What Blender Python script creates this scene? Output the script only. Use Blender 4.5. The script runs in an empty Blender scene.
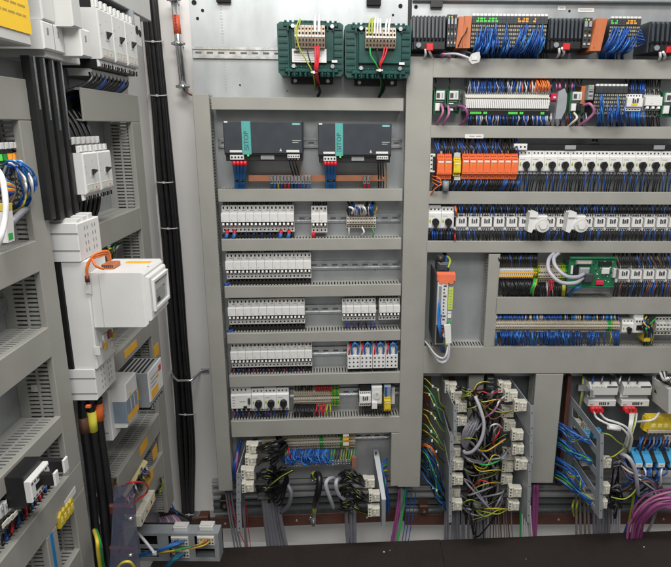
import bpy, math, random
from mathutils import Matrix, Vector, Euler
random.seed(11)
SC = bpy.context.scene
COL = SC.collection
rad = math.radians

# ------------------------------------------------------------------ camera
F, PX, PY = 592.0, 366.0, 283.5
CAM = Vector((0, 0, 1.60))
CROT = (Matrix.Rotation(rad(90 - 14.9), 3, 'X') @ Matrix.Rotation(rad(0.30), 3, 'Z'))
cd = bpy.data.cameras.new('camera'); cam = bpy.data.objects.new('camera', cd); COL.objects.link(cam)
cam.location = CAM; cam.rotation_euler = CROT.to_euler()
cd.sensor_width = 36; cd.sensor_fit = 'HORIZONTAL'; cd.lens = F / 671 * 36
cd.shift_x = -(PX - 335.5) / 671; cd.shift_y = 0
cd.clip_start = 0.02; cd.clip_end = 200
SC.camera = cam

def ray(px, py):
    return CROT @ Vector(((px - PX) / F, -(py - PY) / F, -1))

class Panel:
    """a vertical mounting plane: local x runs along it, local y goes into it, z is up"""
    def __init__(s, ox, oy, ang):
        s.M = Matrix.Translation((ox, oy, 0)) @ Matrix.Rotation(ang, 4, 'Z'); s.I = s.M.inverted(); s.ang = ang
        s.c = s.I @ CAM; s.R3 = s.I.to_3x3()
    def hit(s, px, py, ax, val):
        r = s.R3 @ ray(px, py); t = (val - s.c[ax]) / r[ax]
        return s.c + r * t
    def p(s, px, py, d=0.0): return s.hit(px, py, 1, d)
    def u(s, px, py, d=0.0): return s.hit(px, py, 1, d).x
    def w(s, px, py, d=0.0): return s.hit(px, py, 1, d).z
    def rect(s, a, b, c, e, d=0.0):      # pixel box -> u0,u1,w0,w1 at depth d
        my, mx = (b + e) / 2, (a + c) / 2
        return s.u(a, my, d), s.u(c, my, d), s.w(mx, e, d), s.w(mx, b, d)

YR = 2.02
PR = Panel(0, YR, rad(0.8))
_j = PR.M @ PR.p(404, 280, 0)
aL = rad(4.2)
PL = Panel(_j.x * 0 , _j.y - math.tan(aL) * _j.x, aL)
RK = Panel(-0.62, 0, rad(92.0))          # left rack: local x = away from the camera
RK = Panel(-0.62 - 0.0, 0, rad(92.0))
WD = Panel(0, 0, 0)

# ------------------------------------------------------------------ materials
MATS = {}
def mat(name, col, rough=0.5, metal=0.0, var=0.06, scale=30, bump=0.0, trans=0.0, emit=None, spec=0.5, coat=0, stretch=None, dirt=0.0):
    if name in MATS: return MATS[name]
    m = bpy.data.materials.new(name); m.use_nodes = True; nt = m.node_tree; b = nt.nodes['Principled BSDF']
    b.inputs['Roughness'].default_value = rough; b.inputs['Metallic'].default_value = metal
    b.inputs['Specular IOR Level'].default_value = spec
    b.inputs['Coat Weight'].default_value = coat
    b.inputs['Transmission Weight'].default_value = trans
    tc = nt.nodes.new('ShaderNodeTexCoord'); mp = nt.nodes.new('ShaderNodeMapping')
    if stretch: mp.inputs['Scale'].default_value = stretch
    nz = nt.nodes.new('ShaderNodeTexNoise'); nz.inputs['Scale'].default_value = scale; nz.inputs['Detail'].default_value = 5
    nt.links.new(tc.outputs['Object'], mp.inputs[0]); nt.links.new(mp.outputs[0], nz.inputs['Vector'])
    cr = nt.nodes.new('ShaderNodeMapRange'); cr.inputs[1].default_value = 0.3; cr.inputs[2].default_value = 0.7
    cr.inputs[3].default_value = 1 - var; cr.inputs[4].default_value = 1 + var
    nt.links.new(nz.outputs[0], cr.inputs[0])
    mx = nt.nodes.new('ShaderNodeVectorMath'); mx.operation = 'SCALE'; mx.inputs[0].default_value = col
    nt.links.new(cr.outputs[0], mx.inputs['Scale'])
    last = mx.outputs[0]
    if dirt:
        n2 = nt.nodes.new('ShaderNodeTexNoise'); n2.inputs['Scale'].default_value = 6; n2.inputs['Detail'].default_value = 8; n2.inputs['Roughness'].default_value = .7
        nt.links.new(tc.outputs['Object'], n2.inputs['Vector'])
        r2 = nt.nodes.new('ShaderNodeMapRange'); r2.inputs[1].default_value = .5; r2.inputs[2].default_value = .75; r2.inputs[3].default_value = 1; r2.inputs[4].default_value = 1 - dirt
        nt.links.new(n2.outputs[0], r2.inputs[0])
        m2 = nt.nodes.new('ShaderNodeVectorMath'); m2.operation = 'SCALE'
        nt.links.new(last, m2.inputs[0]); nt.links.new(r2.outputs[0], m2.inputs['Scale']); last = m2.outputs[0]
    nt.links.new(last, b.inputs['Base Color'])
    rr = nt.nodes.new('ShaderNodeMapRange'); rr.inputs[3].default_value = max(0, rough - .08); rr.inputs[4].default_value = min(1, rough + .08)
    nt.links.new(nz.outputs[0], rr.inputs[0]); nt.links.new(rr.outputs[0], b.inputs['Roughness'])
    if bump:
        bp = nt.nodes.new('ShaderNodeBump'); bp.inputs['Strength'].default_value = bump; bp.inputs['Distance'].default_value = 0.002
        nt.links.new(nz.outputs[0], bp.inputs['Height']); nt.links.new(bp.outputs[0], b.inputs['Normal'])
    if emit:
        b.inputs['Emission Color'].default_value = (*emit[0], 1); b.inputs['Emission Strength'].default_value = emit[1]
    MATS[name] = m; return m

duct = mat('grey_duct_plastic', (0.315, 0.312, 0.283), 0.42, var=.05, scale=9, bump=.06, dirt=.10)
comb = mat('grey_slotted_plastic', (0.36, 0.36, 0.34), 0.5, var=.04)
plate = mat('galvanised_plate', (0.43, 0.455, 0.465), 0.38, 0.5, var=.14, scale=14, bump=.08, stretch=(1, 1, .35), dirt=.12)
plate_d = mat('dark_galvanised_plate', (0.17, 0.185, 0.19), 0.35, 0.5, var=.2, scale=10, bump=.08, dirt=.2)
zinc = mat('zinc_steel', (0.62, 0.64, 0.65), 0.28, 0.95, var=.1, scale=40)
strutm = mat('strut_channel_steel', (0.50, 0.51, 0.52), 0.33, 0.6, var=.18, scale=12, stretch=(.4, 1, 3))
alu = mat('aluminium', (0.33, 0.355, 0.375), 0.45, 0.3, var=.08, scale=25)
white = mat('white_plastic', (0.70, 0.70, 0.685), 0.42, var=.06, scale=8, dirt=.08)
offw = mat('offwhite_plastic', (0.60, 0.605, 0.59), 0.45, var=.07, scale=7, dirt=.06)
cream = mat('cream_plastic', (0.62, 0.60, 0.52), 0.5, var=.06)
beige = mat('beige_terminal_plastic', (0.50, 0.44, 0.34), 0.5, var=.1, scale=90)
lgrey = mat('light_grey_plastic', (0.50, 0.51, 0.50), 0.45, var=.04)
mgrey = mat('mid_grey_plastic', (0.22, 0.24, 0.25), 0.5)
bluegrey = mat('blue_grey_plastic', (0.20, 0.25, 0.31), 0.45)
dgrey = mat('dark_grey_plastic', (0.045, 0.05, 0.055), 0.45)
antr = mat('anthracite_plastic', (0.035, 0.042, 0.052), 0.42, var=.1, bump=.05)
black = mat('black_plastic', (0.012, 0.012, 0.013), 0.45)
rubber = mat('black_cable_sheath', (0.010, 0.010, 0.011), 0.36, var=.2, scale=60, bump=.1)
hole = mat('dark_opening', (0.01, 0.01, 0.01), 0.9)
orange = mat('orange_plastic', (0.80, 0.15, 0.045), 0.4, var=.05)
orange2 = mat('dull_orange_plastic', (0.46, 0.14, 0.055), 0.45)
yellow = mat('yellow_plastic', (0.68, 0.50, 0.03), 0.4)
amber = mat('amber_label', (0.80, 0.42, 0.03), 0.5)
teal = mat('teal_label', (0.08, 0.36, 0.34), 0.5)
tgreen = mat('transformer_green_enamel', (0.004, 0.045, 0.038), 0.3, var=.2, coat=.3)
tgreen2 = mat('transformer_green_shell', (0.007, 0.060, 0.052), 0.35, var=.15)
pcb = mat('green_circuit_board', (0.012, 0.13, 0.055), 0.35, var=.15, scale=60)
red = mat('red_plastic', (0.55, 0.02, 0.025), 0.4)
copper = mat('copper', (0.72, 0.32, 0.19), 0.35, 0.85, var=.12, scale=20)
brownp = mat('red_oxide_painted_steel', (0.085, 0.030, 0.019), 0.5, var=.3, scale=12, dirt=.3, bump=.1)
wallm = mat('wall_paint', (0.76, 0.745, 0.725), 0.75, var=.03, scale=3, bump=.03, dirt=.05)
boardm = mat('dark_brown_board', (0.034, 0.027, 0.024), 0.62, var=.3, scale=260, bump=.25, spec=.25, dirt=.25)
w_blue = mat('blue_insulation', (0.012, 0.072, 0.31), 0.38)
w_lblue = mat('light_blue_insulation', (0.03, 0.18, 0.50), 0.38)
w_black = mat('black_insulation', (0.012, 0.012, 0.014), 0.38)
w_red = mat('red_insulation', (0.60, 0.015, 0.03), 0.38)
w_white = mat('white_insulation', (0.70, 0.70, 0.70), 0.38)
w_grey = mat('grey_sheath', (0.20, 0.20, 0.23), 0.42)
w_lgrey = mat('light_grey_sheath', (0.42, 0.42, 0.47), 0.42)
w_purple = mat('purple_sheath', (0.26, 0.06, 0.19), 0.42)
w_pink = mat('pink_sheath', (0.42, 0.14, 0.28), 0.42)
w_green = mat('green_insulation', (0.03, 0.38, 0.08), 0.38)
w_yel = mat('yellow_insulation', (0.60, 0.47, 0.04), 0.38)
w_yg = mat('yellow_green_insulation', (0.33, 0.40, 0.03), 0.38)
w_orange = mat('orange_insulation', (0.72, 0.17, 0.03), 0.38)
w_brown = mat('brown_insulation', (0.16, 0.06, 0.03), 0.4)
led_g = mat('green_indicator', (0.05, 0.4, 0.05), 0.4, emit=((0.15, 1.0, 0.12), 0.45))
led_o = mat('amber_indicator', (0.6, 0.25, 0.03), 0.4, emit=((1.0, 0.35, 0.02), 0.6))
window = mat('clear_meter_window', (0.25, 0.27, 0.27), 0.12, var=.1, coat=1)
signy = mat('yellow_sign', (0.95, 0.60, 0.02), 0.5, var=.02)
print_d = mat('dark_print', (0.05, 0.05, 0.055), 0.6)
print_g = mat('grey_print', (0.30, 0.30, 0.30), 0.6)

clear = bpy.data.materials.new('clear_plastic_sheet'); clear.use_nodes = True
_b = clear.node_tree.nodes['Principled BSDF']
_b.inputs['Base Color'].default_value = (0.07, 0.08, 0.13, 1); _b.inputs['Alpha'].default_value = 0.5; _b.inputs['Roughness'].default_value = 0.12
_b.inputs['Coat Weight'].default_value = 1.0

# ------------------------------------------------------------------ mesh builder
class MB:
    def __init__(s): s.v = []; s.f = []; s.m = []; s.sm = []; s.mats = []
    def mi(s, m):
        if m not in s.mats: s.mats.append(m)
        return s.mats.index(m)
    def add(s, vs, fs, m, smooth=False):
        o = len(s.v); s.v += [Vector(v) for v in vs]; i = s.mi(m)
        for f in fs: s.f.append([o + k for k in f]); s.m.append(i); s.sm.append(smooth)
        return s
    def box(s, x0, x1, y0, y1, z0, z1, m, c=0.0):
        if x0 > x1: x0, x1 = x1, x0
        if z0 > z1: z0, z1 = z1, z0
        if y0 > y1: y0, y1 = y1, y0
        if c <= 0:
            v = [(x, y, z) for y in (y0, y1) for z in (z0, z1) for x in (x0, x1)]
            return s.add(v, [(0, 1, 3, 2), (5, 4, 6, 7), (4, 0, 2, 6), (1, 5, 7, 3), (2, 3, 7, 6), (4, 5, 1, 0)], m)
        c = min(c, (x1 - x0) * .4, (z1 - z0) * .4, (y1 - y0) * .5)
        v = [(x0 + c, y0, z0 + c), (x1 - c, y0, z0 + c), (x1 - c, y0, z1 - c), (x0 + c, y0, z1 - c),
             (x0, y0 + c, z0), (x1, y0 + c, z0), (x1, y0 + c, z1), (x0, y0 + c, z1),
             (x0, y1, z0), (x1, y1, z0), (x1, y1, z1), (x0, y1, z1)]
        return s.add(v, [(0, 1, 2, 3), (4, 5, 1, 0), (5, 6, 2, 1), (6, 7, 3, 2), (7, 4, 0, 3),
                         (8, 9, 5, 4), (9, 10, 6, 5), (10, 11, 7, 6), (11, 8, 4, 7), (11, 10, 9, 8)], m)
    def hexa(s, p, m):   # 8 points: bottom 4 then top 4, same order
        return s.add(p, [(0, 3, 2, 1), (4, 5, 6, 7), (0, 1, 5, 4), (1, 2, 6, 5), (2, 3, 7, 6), (3, 0, 4, 7)], m)
    def prism_y(s, poly, y0, y1, m):    # poly of (x,z)
        n = len(poly); v = [(x, y0, z) for x, z in poly] + [(x, y1, z) for x, z in poly]
        return s.add(v, [list(range(n)), list(range(2 * n - 1, n - 1, -1))] + [(k, k + n, (k + 1) % n + n, (k + 1) % n) for k in range(n)], m)
    def prism_x(s, poly, x0, x1, m):    # poly of (y,z)
        n = len(poly); v = [(x0, y, z) for y, z in poly] + [(x1, y, z) for y, z in poly]
        return s.add(v, [list(range(n - 1, -1, -1)), list(range(n, 2 * n))] + [(k, (k + 1) % n, (k + 1) % n + n, k + n) for k in range(n)], m)
    def slab(s, a, b, c, d, t, m):      # four corner points + thickness vector
        a, b, c, d, t = map(Vector, (a, b, c, d, t))
        return s.hexa([a, b, c, d, a + t, b + t, c + t, d + t], m)
    def cyl(s, p0, p1, r, m, n=12, r2=None):
        return s.tube([p0, p1], r, m, n, r2=r2, raw=True)
    def tube(s, pts, r, m, n=6, r2=None, raw=False):
        pts = [Vector(p) for p in pts]
        if not raw: pts = smoothpts(pts)
        k = len(pts); vs = []; up = None
        for i, p in enumerate(pts):
            t = (pts[min(i + 1, k - 1)] - pts[max(i - 1, 0)])
            if t.length < 1e-9: t = Vector((0, 0, 1))
            t.normalize()
            if up is None:
                up = Vector((0, 0, 1)) if abs(t.z) < .9 else Vector((1, 0, 0))
            a = t.cross(up)
            if a.length < 1e-6: a = t.orthogonal()
            a.normalize(); b = a.cross(t).normalized(); up = b
            rr = r if r2 is None else r + (r2 - r) * i / (k - 1)
            for j in range(n):
                th = 2 * math.pi * j / n; vs.append(p + a * (rr * math.cos(th)) + b * (rr * math.sin(th)))
        fs = [(i * n + j, i * n + (j + 1) % n, (i + 1) * n + (j + 1) % n, (i + 1) * n + j) for i in range(k - 1) for j in range(n)]
        s.add(vs, fs, m, True)
        s.add([], [], m)
        o = len(s.v) - len(vs)
        s.f.append([o + j for j in range(n - 1, -1, -1)]); s.f.append([o + (k - 1) * n + j for j in range(n)])
        s.m += [s.mi(m)] * 2; s.sm += [False] * 2
        return s
    def build(s, name, parent=None, org=(0, 0, 0), M=None):
        org = Vector(org)
        me = bpy.data.meshes.new(name)
        me.from_pydata([v - org for v in s.v], [], s.f)
        for m in s.mats: me.materials.append(m)
        me.polygons.foreach_set('material_index', s.m); me.polygons.foreach_set('use_smooth', s.sm)
        me.validate(); me.update()
        import bmesh
        bm = bmesh.new(); bm.from_mesh(me); bmesh.ops.recalc_face_normals(bm, faces=bm.faces); bm.to_mesh(me); bm.free()
        o = bpy.data.objects.new(name, me); COL.objects.link(o)
        if parent: o.parent = parent
        if M is not None: o.matrix_world = M @ Matrix.Translation(org)
        return o

def smoothpts(p, k=5):
    if len(p) < 3: return p
    q = [p[0] * 2 - p[1]] + p + [p[-1] * 2 - p[-2]]; out = []
    for i in range(1, len(q) - 2):
        for j in range(k):
            t = j / k; a, b, c, d = q[i - 1], q[i], q[i + 1], q[i + 2]
            out.append(.5 * ((2 * b) + (c - a) * t + (2 * a - 5 * b + 4 * c - d) * t * t + (3 * b - a - 3 * c + d) * t ** 3))
    out.append(p[-1]); return out

def props(o, label=None, cat=None, group=None, kind=None):
    if label: o['label'] = label
    if cat: o['category'] = cat
    if group: o['group'] = group
    if kind: o['kind'] = kind
    return o

class Thing:
    """an Empty at the base of a thing; parts are meshes in the panel's own axes"""
    def __init__(s, P, name, label, cat, org, group=None):
        s.P = P; s.org = Vector(org); s.o = bpy.data.objects.new(name, None); COL.objects.link(s.o)
        s.o.empty_display_size = .01
        s.o.matrix_world = P.M @ Matrix.Translation(s.org); props(s.o, label, cat, group)
    def part(s, name, mb, parent=None, label=None, kind=None):
        o = mb.build(name, parent or s.o, s.org); props(o, label, kind=kind); return o
    def dup(s, du, dd=0, dw=0, label=None):
        t = Thing.__new__(Thing); t.P = s.P; t.org = s.org + Vector((du, dd, dw))
        def cp(o, par):
            c = o.copy(); COL.objects.link(c)
            if par: c.parent = par
            for ch in list(o.children): cp(ch, c)
            return c
        t.o = cp(s.o, None); t.o.matrix_world = s.P.M @ Matrix.Translation(t.org)
        if label: t.o['label'] = label
        return t

def single(P, name, mb, label, cat, org=None, group=None, kind=None):
    if org is None:
        n = len(mb.v); org = Vector((sum(v.x for v in mb.v) / n, sum(v.y for v in mb.v) / n, min(v.z for v in mb.v)))
    o = mb.build(name, None, org, P.M); return props(o, label, cat, group, kind)

ORD = ['first', 'second', 'third', 'fourth', 'fifth', 'sixth', 'seventh', 'eighth', 'ninth', 'tenth', 'eleventh', 'twelfth', 'thirteenth',
       'fourteenth', 'fifteenth', 'sixteenth', 'seventeenth', 'eighteenth', 'nineteenth', 'twentieth']
def ordl(i, n):
    if n == 1: return 'only'
    if i == 0: return 'leftmost'
    if i == n - 1: return 'rightmost'
    return ORD[i]

def text(mb, s, size, u, d, w, m, vert=False, center=True):
    cu = bpy.data.curves.new('txt', 'FONT'); cu.body = s; cu.size = size; cu.resolution_u = 2
    if center: cu.align_x = 'CENTER'; cu.align_y = 'CENTER'
    o = bpy.data.objects.new('txt', cu); COL.objects.link(o)
    me = bpy.data.meshes.new_from_object(o)
    vs = []
    for v in me.vertices:
        x, y = v.co.x, v.co.y
        if vert: x, y = -y, x
        vs.append((u + x, d, w + y))
    mb.add(vs, [tuple(p.vertices) for p in me.polygons], m)
    bpy.data.objects.remove(o); bpy.data.curves.remove(cu); bpy.data.meshes.remove(me)

# ------------------------------------------------------------------ wires
STUFF = MB()
def wpts(P, pts):
    return [P.p(a, b, c) for a, b, c in pts]
DEMOTE = ('curtain', 'below the long starter row', 'thin wires,', 'clamp wires', 'below beige strip', 'loops right of the short', 'tangle at the yellow', 'thin orange', 'thin red wires', 'behind the right middle bracket', 'low bows', 'under the yellow connector', 'station, middle', 'lower bottom connector', 'loops above small', 'black wires above')
CAPS = {}
CAP = {'plain_tangle': 0}
def wire(P, pts, r, m, name='wire', label='', cat='wire', group=None, n=7, extra=None):
    if group and name == 'wire':
        CAPS[group] = CAPS.get(group, 0) + 1
        if any(k in group for k in DEMOTE) or CAPS[group] > 12: return fine(P, pts, r, m, n)
    if group and name == 'cable':
        CAPS[group] = CAPS.get(group, 0) + 1
        if CAPS[group] > 24: return fine(P, pts, r, m, n)
    mb = MB(); mb.tube(wpts(P, pts), r, m, n)
    if extra: extra(mb, P)
    return single(P, name, mb, label, cat, group=group)
def fine(P, pts, r, m, n=5):
    STUFF.tube([P.M @ q for q in wpts(P, pts)], r, m, n)
def jit(a): return random.uniform(-a, a)
slotm = mat('slot_shade', (.09, .095, .1), .6)
PD = 0.085   # depth of the plate behind the duct fronts
def cdiv(a, b, n): return [a + (b - a) * i / n for i in range(n + 1)]

# ------------------------------------------------------------------ trunking
def comb_strip(mb, a0, a1, d0, d1, t0, t1, axis, pitch=.0105, fill=.56):
    n = max(1, int((a1 - a0) / pitch)); st = (a1 - a0) / n
    for i in range(n):
        p0 = a0 + i * st + st * (1 - fill) / 2; p1 = p0 + st * fill
        if axis == 'u': mb.box(p0, p1, d0, d1, t0, t1, comb)
        else: mb.box(t0, t1, d0, d1, p0, p1, comb)
def duct_thing(P, u0, u1, w0, w1, label, horiz=True, d0=0.0, d1=PD, group=None, pitch=.0105, both=True):
    mid = P is RK
    t = Thing(P, 'cable_duct', label, 'cable duct', ((u0 + u1) / 2, d1, w0), group)
    c = MB(); c.box(u0, u1, d0, d0 + .004, w0, w1, duct, .0015)
    if horiz:
        c.box(u0, u1, d0 + .004, d0 + .013, w1 - .002, w1, duct); c.box(u0, u1, d0 + .004, d0 + .013, w0, w0 + .002, duct)
    else:
        c.box(u0, u0 + .002, d0 + .004, d0 + .013, w0, w1, duct); c.box(u1 - .002, u1, d0 + .004, d0 + .013, w0, w1, duct)
    t.part('cover', c)
    b = MB(); b.box(u0 + .002, u1 - .002, d1 - .004, d1 - .0005, w0 + .002, w1 - .002, comb); t.part('base', b)
    s = d1 - .022
    if horiz:
        for (a, bb) in ((w1 - .005, w1 - .0025), (w0 + .0025, w0 + .005)):
            m = MB(); comb_strip(m, u0, u1, d0 + .013, s, a, bb, 'u', pitch); m.box(u0, u1, s, d1 - .004, a, bb, comb); m.box(u0, u1, d0 + .0045, d0 + .0128, a, bb, comb); (mid and m.box(u0, u1, d0 + .036, d0 + .041, a - .0006, bb + .0006, comb)); t.part('slotted_wall', m)
    else:
        for (a, bb) in ((u0 + .0025, u0 + .005), (u1 - .005, u1 - .0025)):
            m = MB(); comb_strip(m, w0, w1, d0 + .013, s, a, bb, 'w', pitch); m.box(a, bb, s, d1 - .004, w0, w1, comb); m.box(a, bb, d0 + .0045, d0 + .0128, w0, w1, comb); (mid and m.box(a - .0006, bb + .0006, d0 + .036, d0 + .041, w0, w1, comb)); t.part('slotted_wall', m)
    return t
def hduct(P, l, r, label, d0=0.0, d1=PD, **k):      # l=(px,top,bottom) r=(px,top,bottom)
    u0 = P.u(l[0], (l[1] + l[2]) / 2, d0); u1 = P.u(r[0], (r[1] + r[2]) / 2, d0)
    w1 = (P.w(l[0], l[1], d0) + P.w(r[0], r[1], d0)) / 2; w0 = (P.w(l[0], l[2], d0) + P.w(r[0], r[2], d0)) / 2
    return duct_thing(P, u0, u1, w0, w1, label, True, d0, d1, **k)
def vduct(P, top, bot, label, d0=0.0, d1=PD, **k):  # top=(py, left, right) bot=(py, left, right)
    u0 = (P.u(top[1], top[0], d0) + P.u(bot[1], bot[0], d0)) / 2; u1 = (P.u(top[2], top[0], d0) + P.u(bot[2], bot[0], d0)) / 2
    w1 = P.w((top[1] + top[2]) / 2, top[0], d0); w0 = P.w((bot[1] + bot[2]) / 2, bot[0], d0)
    return duct_thing(P, u0, u1, w0, w1, label, False, d0, d1, **k)

def rail(P, px0, px1, py0, py1, label, d=PD - .0085, slots=True):
    u0, u1, w0, w1 = P.rect(px0, py0, px1, py1, d)
    m = MB(); h = (w1 - w0)
    m.box(u0, u1, d, d + .0015, w1 - h * .22, w1, zinc); m.box(u0, u1, d, d + .0015, w0, w0 + h * .22, zinc)
    m.box(u0, u1, d + .0015, d + .0075, w1 - h * .24, w1 - h * .20, zinc); m.box(u0, u1, d + .0015, d + .0075, w0 + h * .20, w0 + h * .24, zinc)
    m.box(u0, u1, d + .006, d + .0075, w0 + h * .24, w1 - h * .24, zinc)
    if slots:
        n = int((u1 - u0) / .036)
        for i in range(n):
            x = u0 + (i + .5) * (u1 - u0) / n
            m.box(x - .010, x + .010, d + .0055, d + .006, (w0 + w1) / 2 - .003, (w0 + w1) / 2 + .003, slotm)
    return single(P, 'mounting_rail', m, label, 'mounting rail', ((u0 + u1) / 2, d, w0))

# ------------------------------------------------------------------ small devices
def mcb(P, u0, u1, w0, w1, label, group, toggles=2, f=.010, top=None):
    t = Thing(P, 'circuit_breaker', label, 'circuit breaker', ((u0 + u1) / 2, PD, w0), group)
    h = w1 - w0; g = .0004; a = u0 + g; b = u1 - g; m = MB()
    W = lambda k: w0 + h * k
    prof = [(PD - .01, W(0)), (f + .022, W(0)), (f + .020, W(.20)), (f + .012, W(.24)), (f + .012, W(.38)), (f + .001, W(.40)), (f, W(.41)), (f, W(.70)), (f + .001, W(.71)), (f + .018, W(.74)), (f + .020, W(1)), (PD - .01, W(1))]
    m.prism_x(prof[::-1], a, b, white)
    for k in range(toggles):
        c = a + (b - a) * (k + .5) / toggles; q = (b - a) / toggles
        m.box(c - q * .20, c + q * .20, f + .0185, f + .0200, W(.86), W(.94), hole)
        m.cyl((c, f + .0205, W(.09)), (c, f + .0222, W(.09)), q * .24, hole, 8)
        m.box(c - q * .35, c + q * .35, f + .0196, f + .0206, W(.17), W(.21), mgrey)
    c = (a + b) / 2
    m.box(c, b - .002, f + .0182, f + .0192, W(.79), W(.82), print_g)
    m.box(c - .008, c - .004, f - .0003, f + .0006, W(.47), W(.49), print_g)
    m.box(a + .0008, b - .0008, f + .0108, f + .012, W(.25), W(.385), hole)
    t.part('body', m)
    for k in range(toggles):
        c = a + (b - a) * (k + .5) / toggles; q = (b - a) / toggles; l = MB()
        l.slab((c - q * .24, f + .0107, W(.26)), (c + q * .24, f + .0107, W(.26)), (c + q * .24, f - .002, W(.30)), (c - q * .24, f - .002, W(.30)), (0, .002, h * .075), white)
        t.part('switch_lever', l)
    return t
def mcb_row(P, px0, px1, pyt, pyb, n, row, group, toggles=2, f=.010):
    u0, u1, w0, w1 = P.rect(px0, pyt, px1, pyb, f); st = (u1 - u0) / n
    first = mcb(P, u0, u0 + st, w0, w1, f'white breaker, {ordl(0, n)} of {row}', group, toggles, f)
    for i in range(1, n): first.dup(st * i, label=f'white breaker, {ordl(i, n) + (" from the left" if 0 < i < n-1 else "")} of {row}')
    return u0, u1, w0, w1

def mpcb(P, u0, u1, w0, w1, label, group, f=.008):
    t = Thing(P, 'motor_starter', label, 'motor starter', ((u0 + u1) / 2, PD, w0), group)
    h = w1 - w0; a, b = u0 + .0005, u1 - .0005; W = lambda k: w0 + h * k; U = lambda k: a + (b - a) * k; m = MB()
    m.prism_x([(PD - .01, W(0)), (f + .012, W(0)), (f + .012, W(.10)), (f, W(.14)), (f, W(.74)), (f + .006, W(.80)), (f + .006, W(1)), (PD - .01, W(1))][::-1], a, b, white)
    for k in (.2, .5, .8):
        m.box(U(k) - .0025, U(k) + .0025, f + .0052, f + .006, W(.87), W(.93), hole)
        m.box(U(k) - .002, U(k) + .002, f + .0112, f + .012, W(.03), W(.08), hole)
    m.box(U(.1), U(.5), f - .0004, f, W(.62), W(.64), print_g); m.box(U(.05), U(.95), f - .0002, f + .0002, W(.16), W(.18), mgrey)
    t.part('body', m)
    k = MB(); c = (U(.56), W(.40))
    k.cyl((c[0], f, c[1]), (c[0], f - .014, c[1]), h * .145, black, 16)
    kn = t.part('rotary_knob', k); k = MB(); k.box(c[0] - .0035, c[0] + .0035, f - .019, f - .0142, c[1] - h * .28, c[1] + h * .16, black, .001); k.box(c[0] - .0035, c[0] + .0035, f - .0142, f - .0005, c[1] - h * .28, c[1] - h * .15, black); t.part('pointer', k, kn)
    g = MB(); g.prism_y([(U(.06), W(.42)), (U(.14), W(.34)), (U(.22), W(.42)), (U(.14), W(.52))], f - .001, f + .0005, w_yg); t.part('test_button', g)
    return t
def mpcb_row(P, px0, px1, pyt, pyb, n, row, group, f=.008):
    u0, u1, w0, w1 = P.rect(px0, pyt, px1, pyb, f); st = (u1 - u0) / n
    first = mpcb(P, u0, u0 + st, w0, w1, f'white motor starter, {ordl(0, n)} of {row}', group, f)
    for i in range(1, n): first.dup(st * i, label=f'white motor starter, {ordl(i, n) + (" from the left" if 0 < i < n-1 else "")} of {row}')

def contactor(P, u0, u1, w0, w1, label, group, f=.010, gap=.15, lab=None):
    t = Thing(P, 'contactor', label, 'contactor', ((u0 + u1) / 2, PD, w0), group)
    h = w1 - w0; W = lambda k: w0 + h * k; U = lambda k: u0 + (u1 - u0) * k; m = MB()
    m.prism_x([(PD - .01, W(0)), (f + .01, W(0)), (f + .01, W(.22)), (f, W(.26)), (f, W(.76)), (f + .01, W(.80)), (f + .01, W(1)), (PD - .01, W(1))][::-1], U(gap), U(.985), white)
    m.box(U(.0), U(gap), f + .025, PD - .012, W(.05), W(.95), black)
    m.box(U(.0), U(.985), f + .0102, f + .02, W(.80), W(.99), white); m.box(U(0), U(.985), f + .0102, f + .02, W(.01), W(.2), white)
    for k in range(5):
        x = U(gap + .06 + k * (.9 - gap) / 5)
        m.box(x, x + .004, f + .0094, f + .0103, W(.86), W(.94), hole); m.box(x, x + .004, f + .0094, f + .0103, W(.06), W(.13), hole)
    t.part('body', m)
    k = MB(); c = (U(gap) + U(1)) / 2
    k.box(c - .009, c - .005, f - .003, f + .001, W(.5), W(.74), dgrey); k.box(c - .002, c + .002, f - .002, f + .001, W(.5), W(.68), dgrey); k.box(c + .005, c + .010, f - .003, f + .001, W(.5), W(.74), dgrey)
    k.box(c - .009, c + .004, f - .0008, f + .001, W(.46), W(.5), print_g)
    t.part('contact_indicator', k)
    if lab: q = MB(); q.box(c - .012, c + .008, f - .001, f, W(.3), W(.45), lab); t.part('marker_label', q)
    return t
def contactor_row(P, px0, px1, pyt, pyb, n, row, group, f=.010):
    u0, u1, w0, w1 = P.rect(px0, pyt, px1, pyb, f); st = (u1 - u0) / n
    first = contactor(P, u0, u0 + st, w0, w1, f'white contactor, {ordl(0, n)} of {row}', group, f)
    for i in range(1, n): first.dup(st * i, label=f'white contactor, {ordl(i, n) + (" from the left" if 0 < i < n-1 else "")} of {row}')

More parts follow.
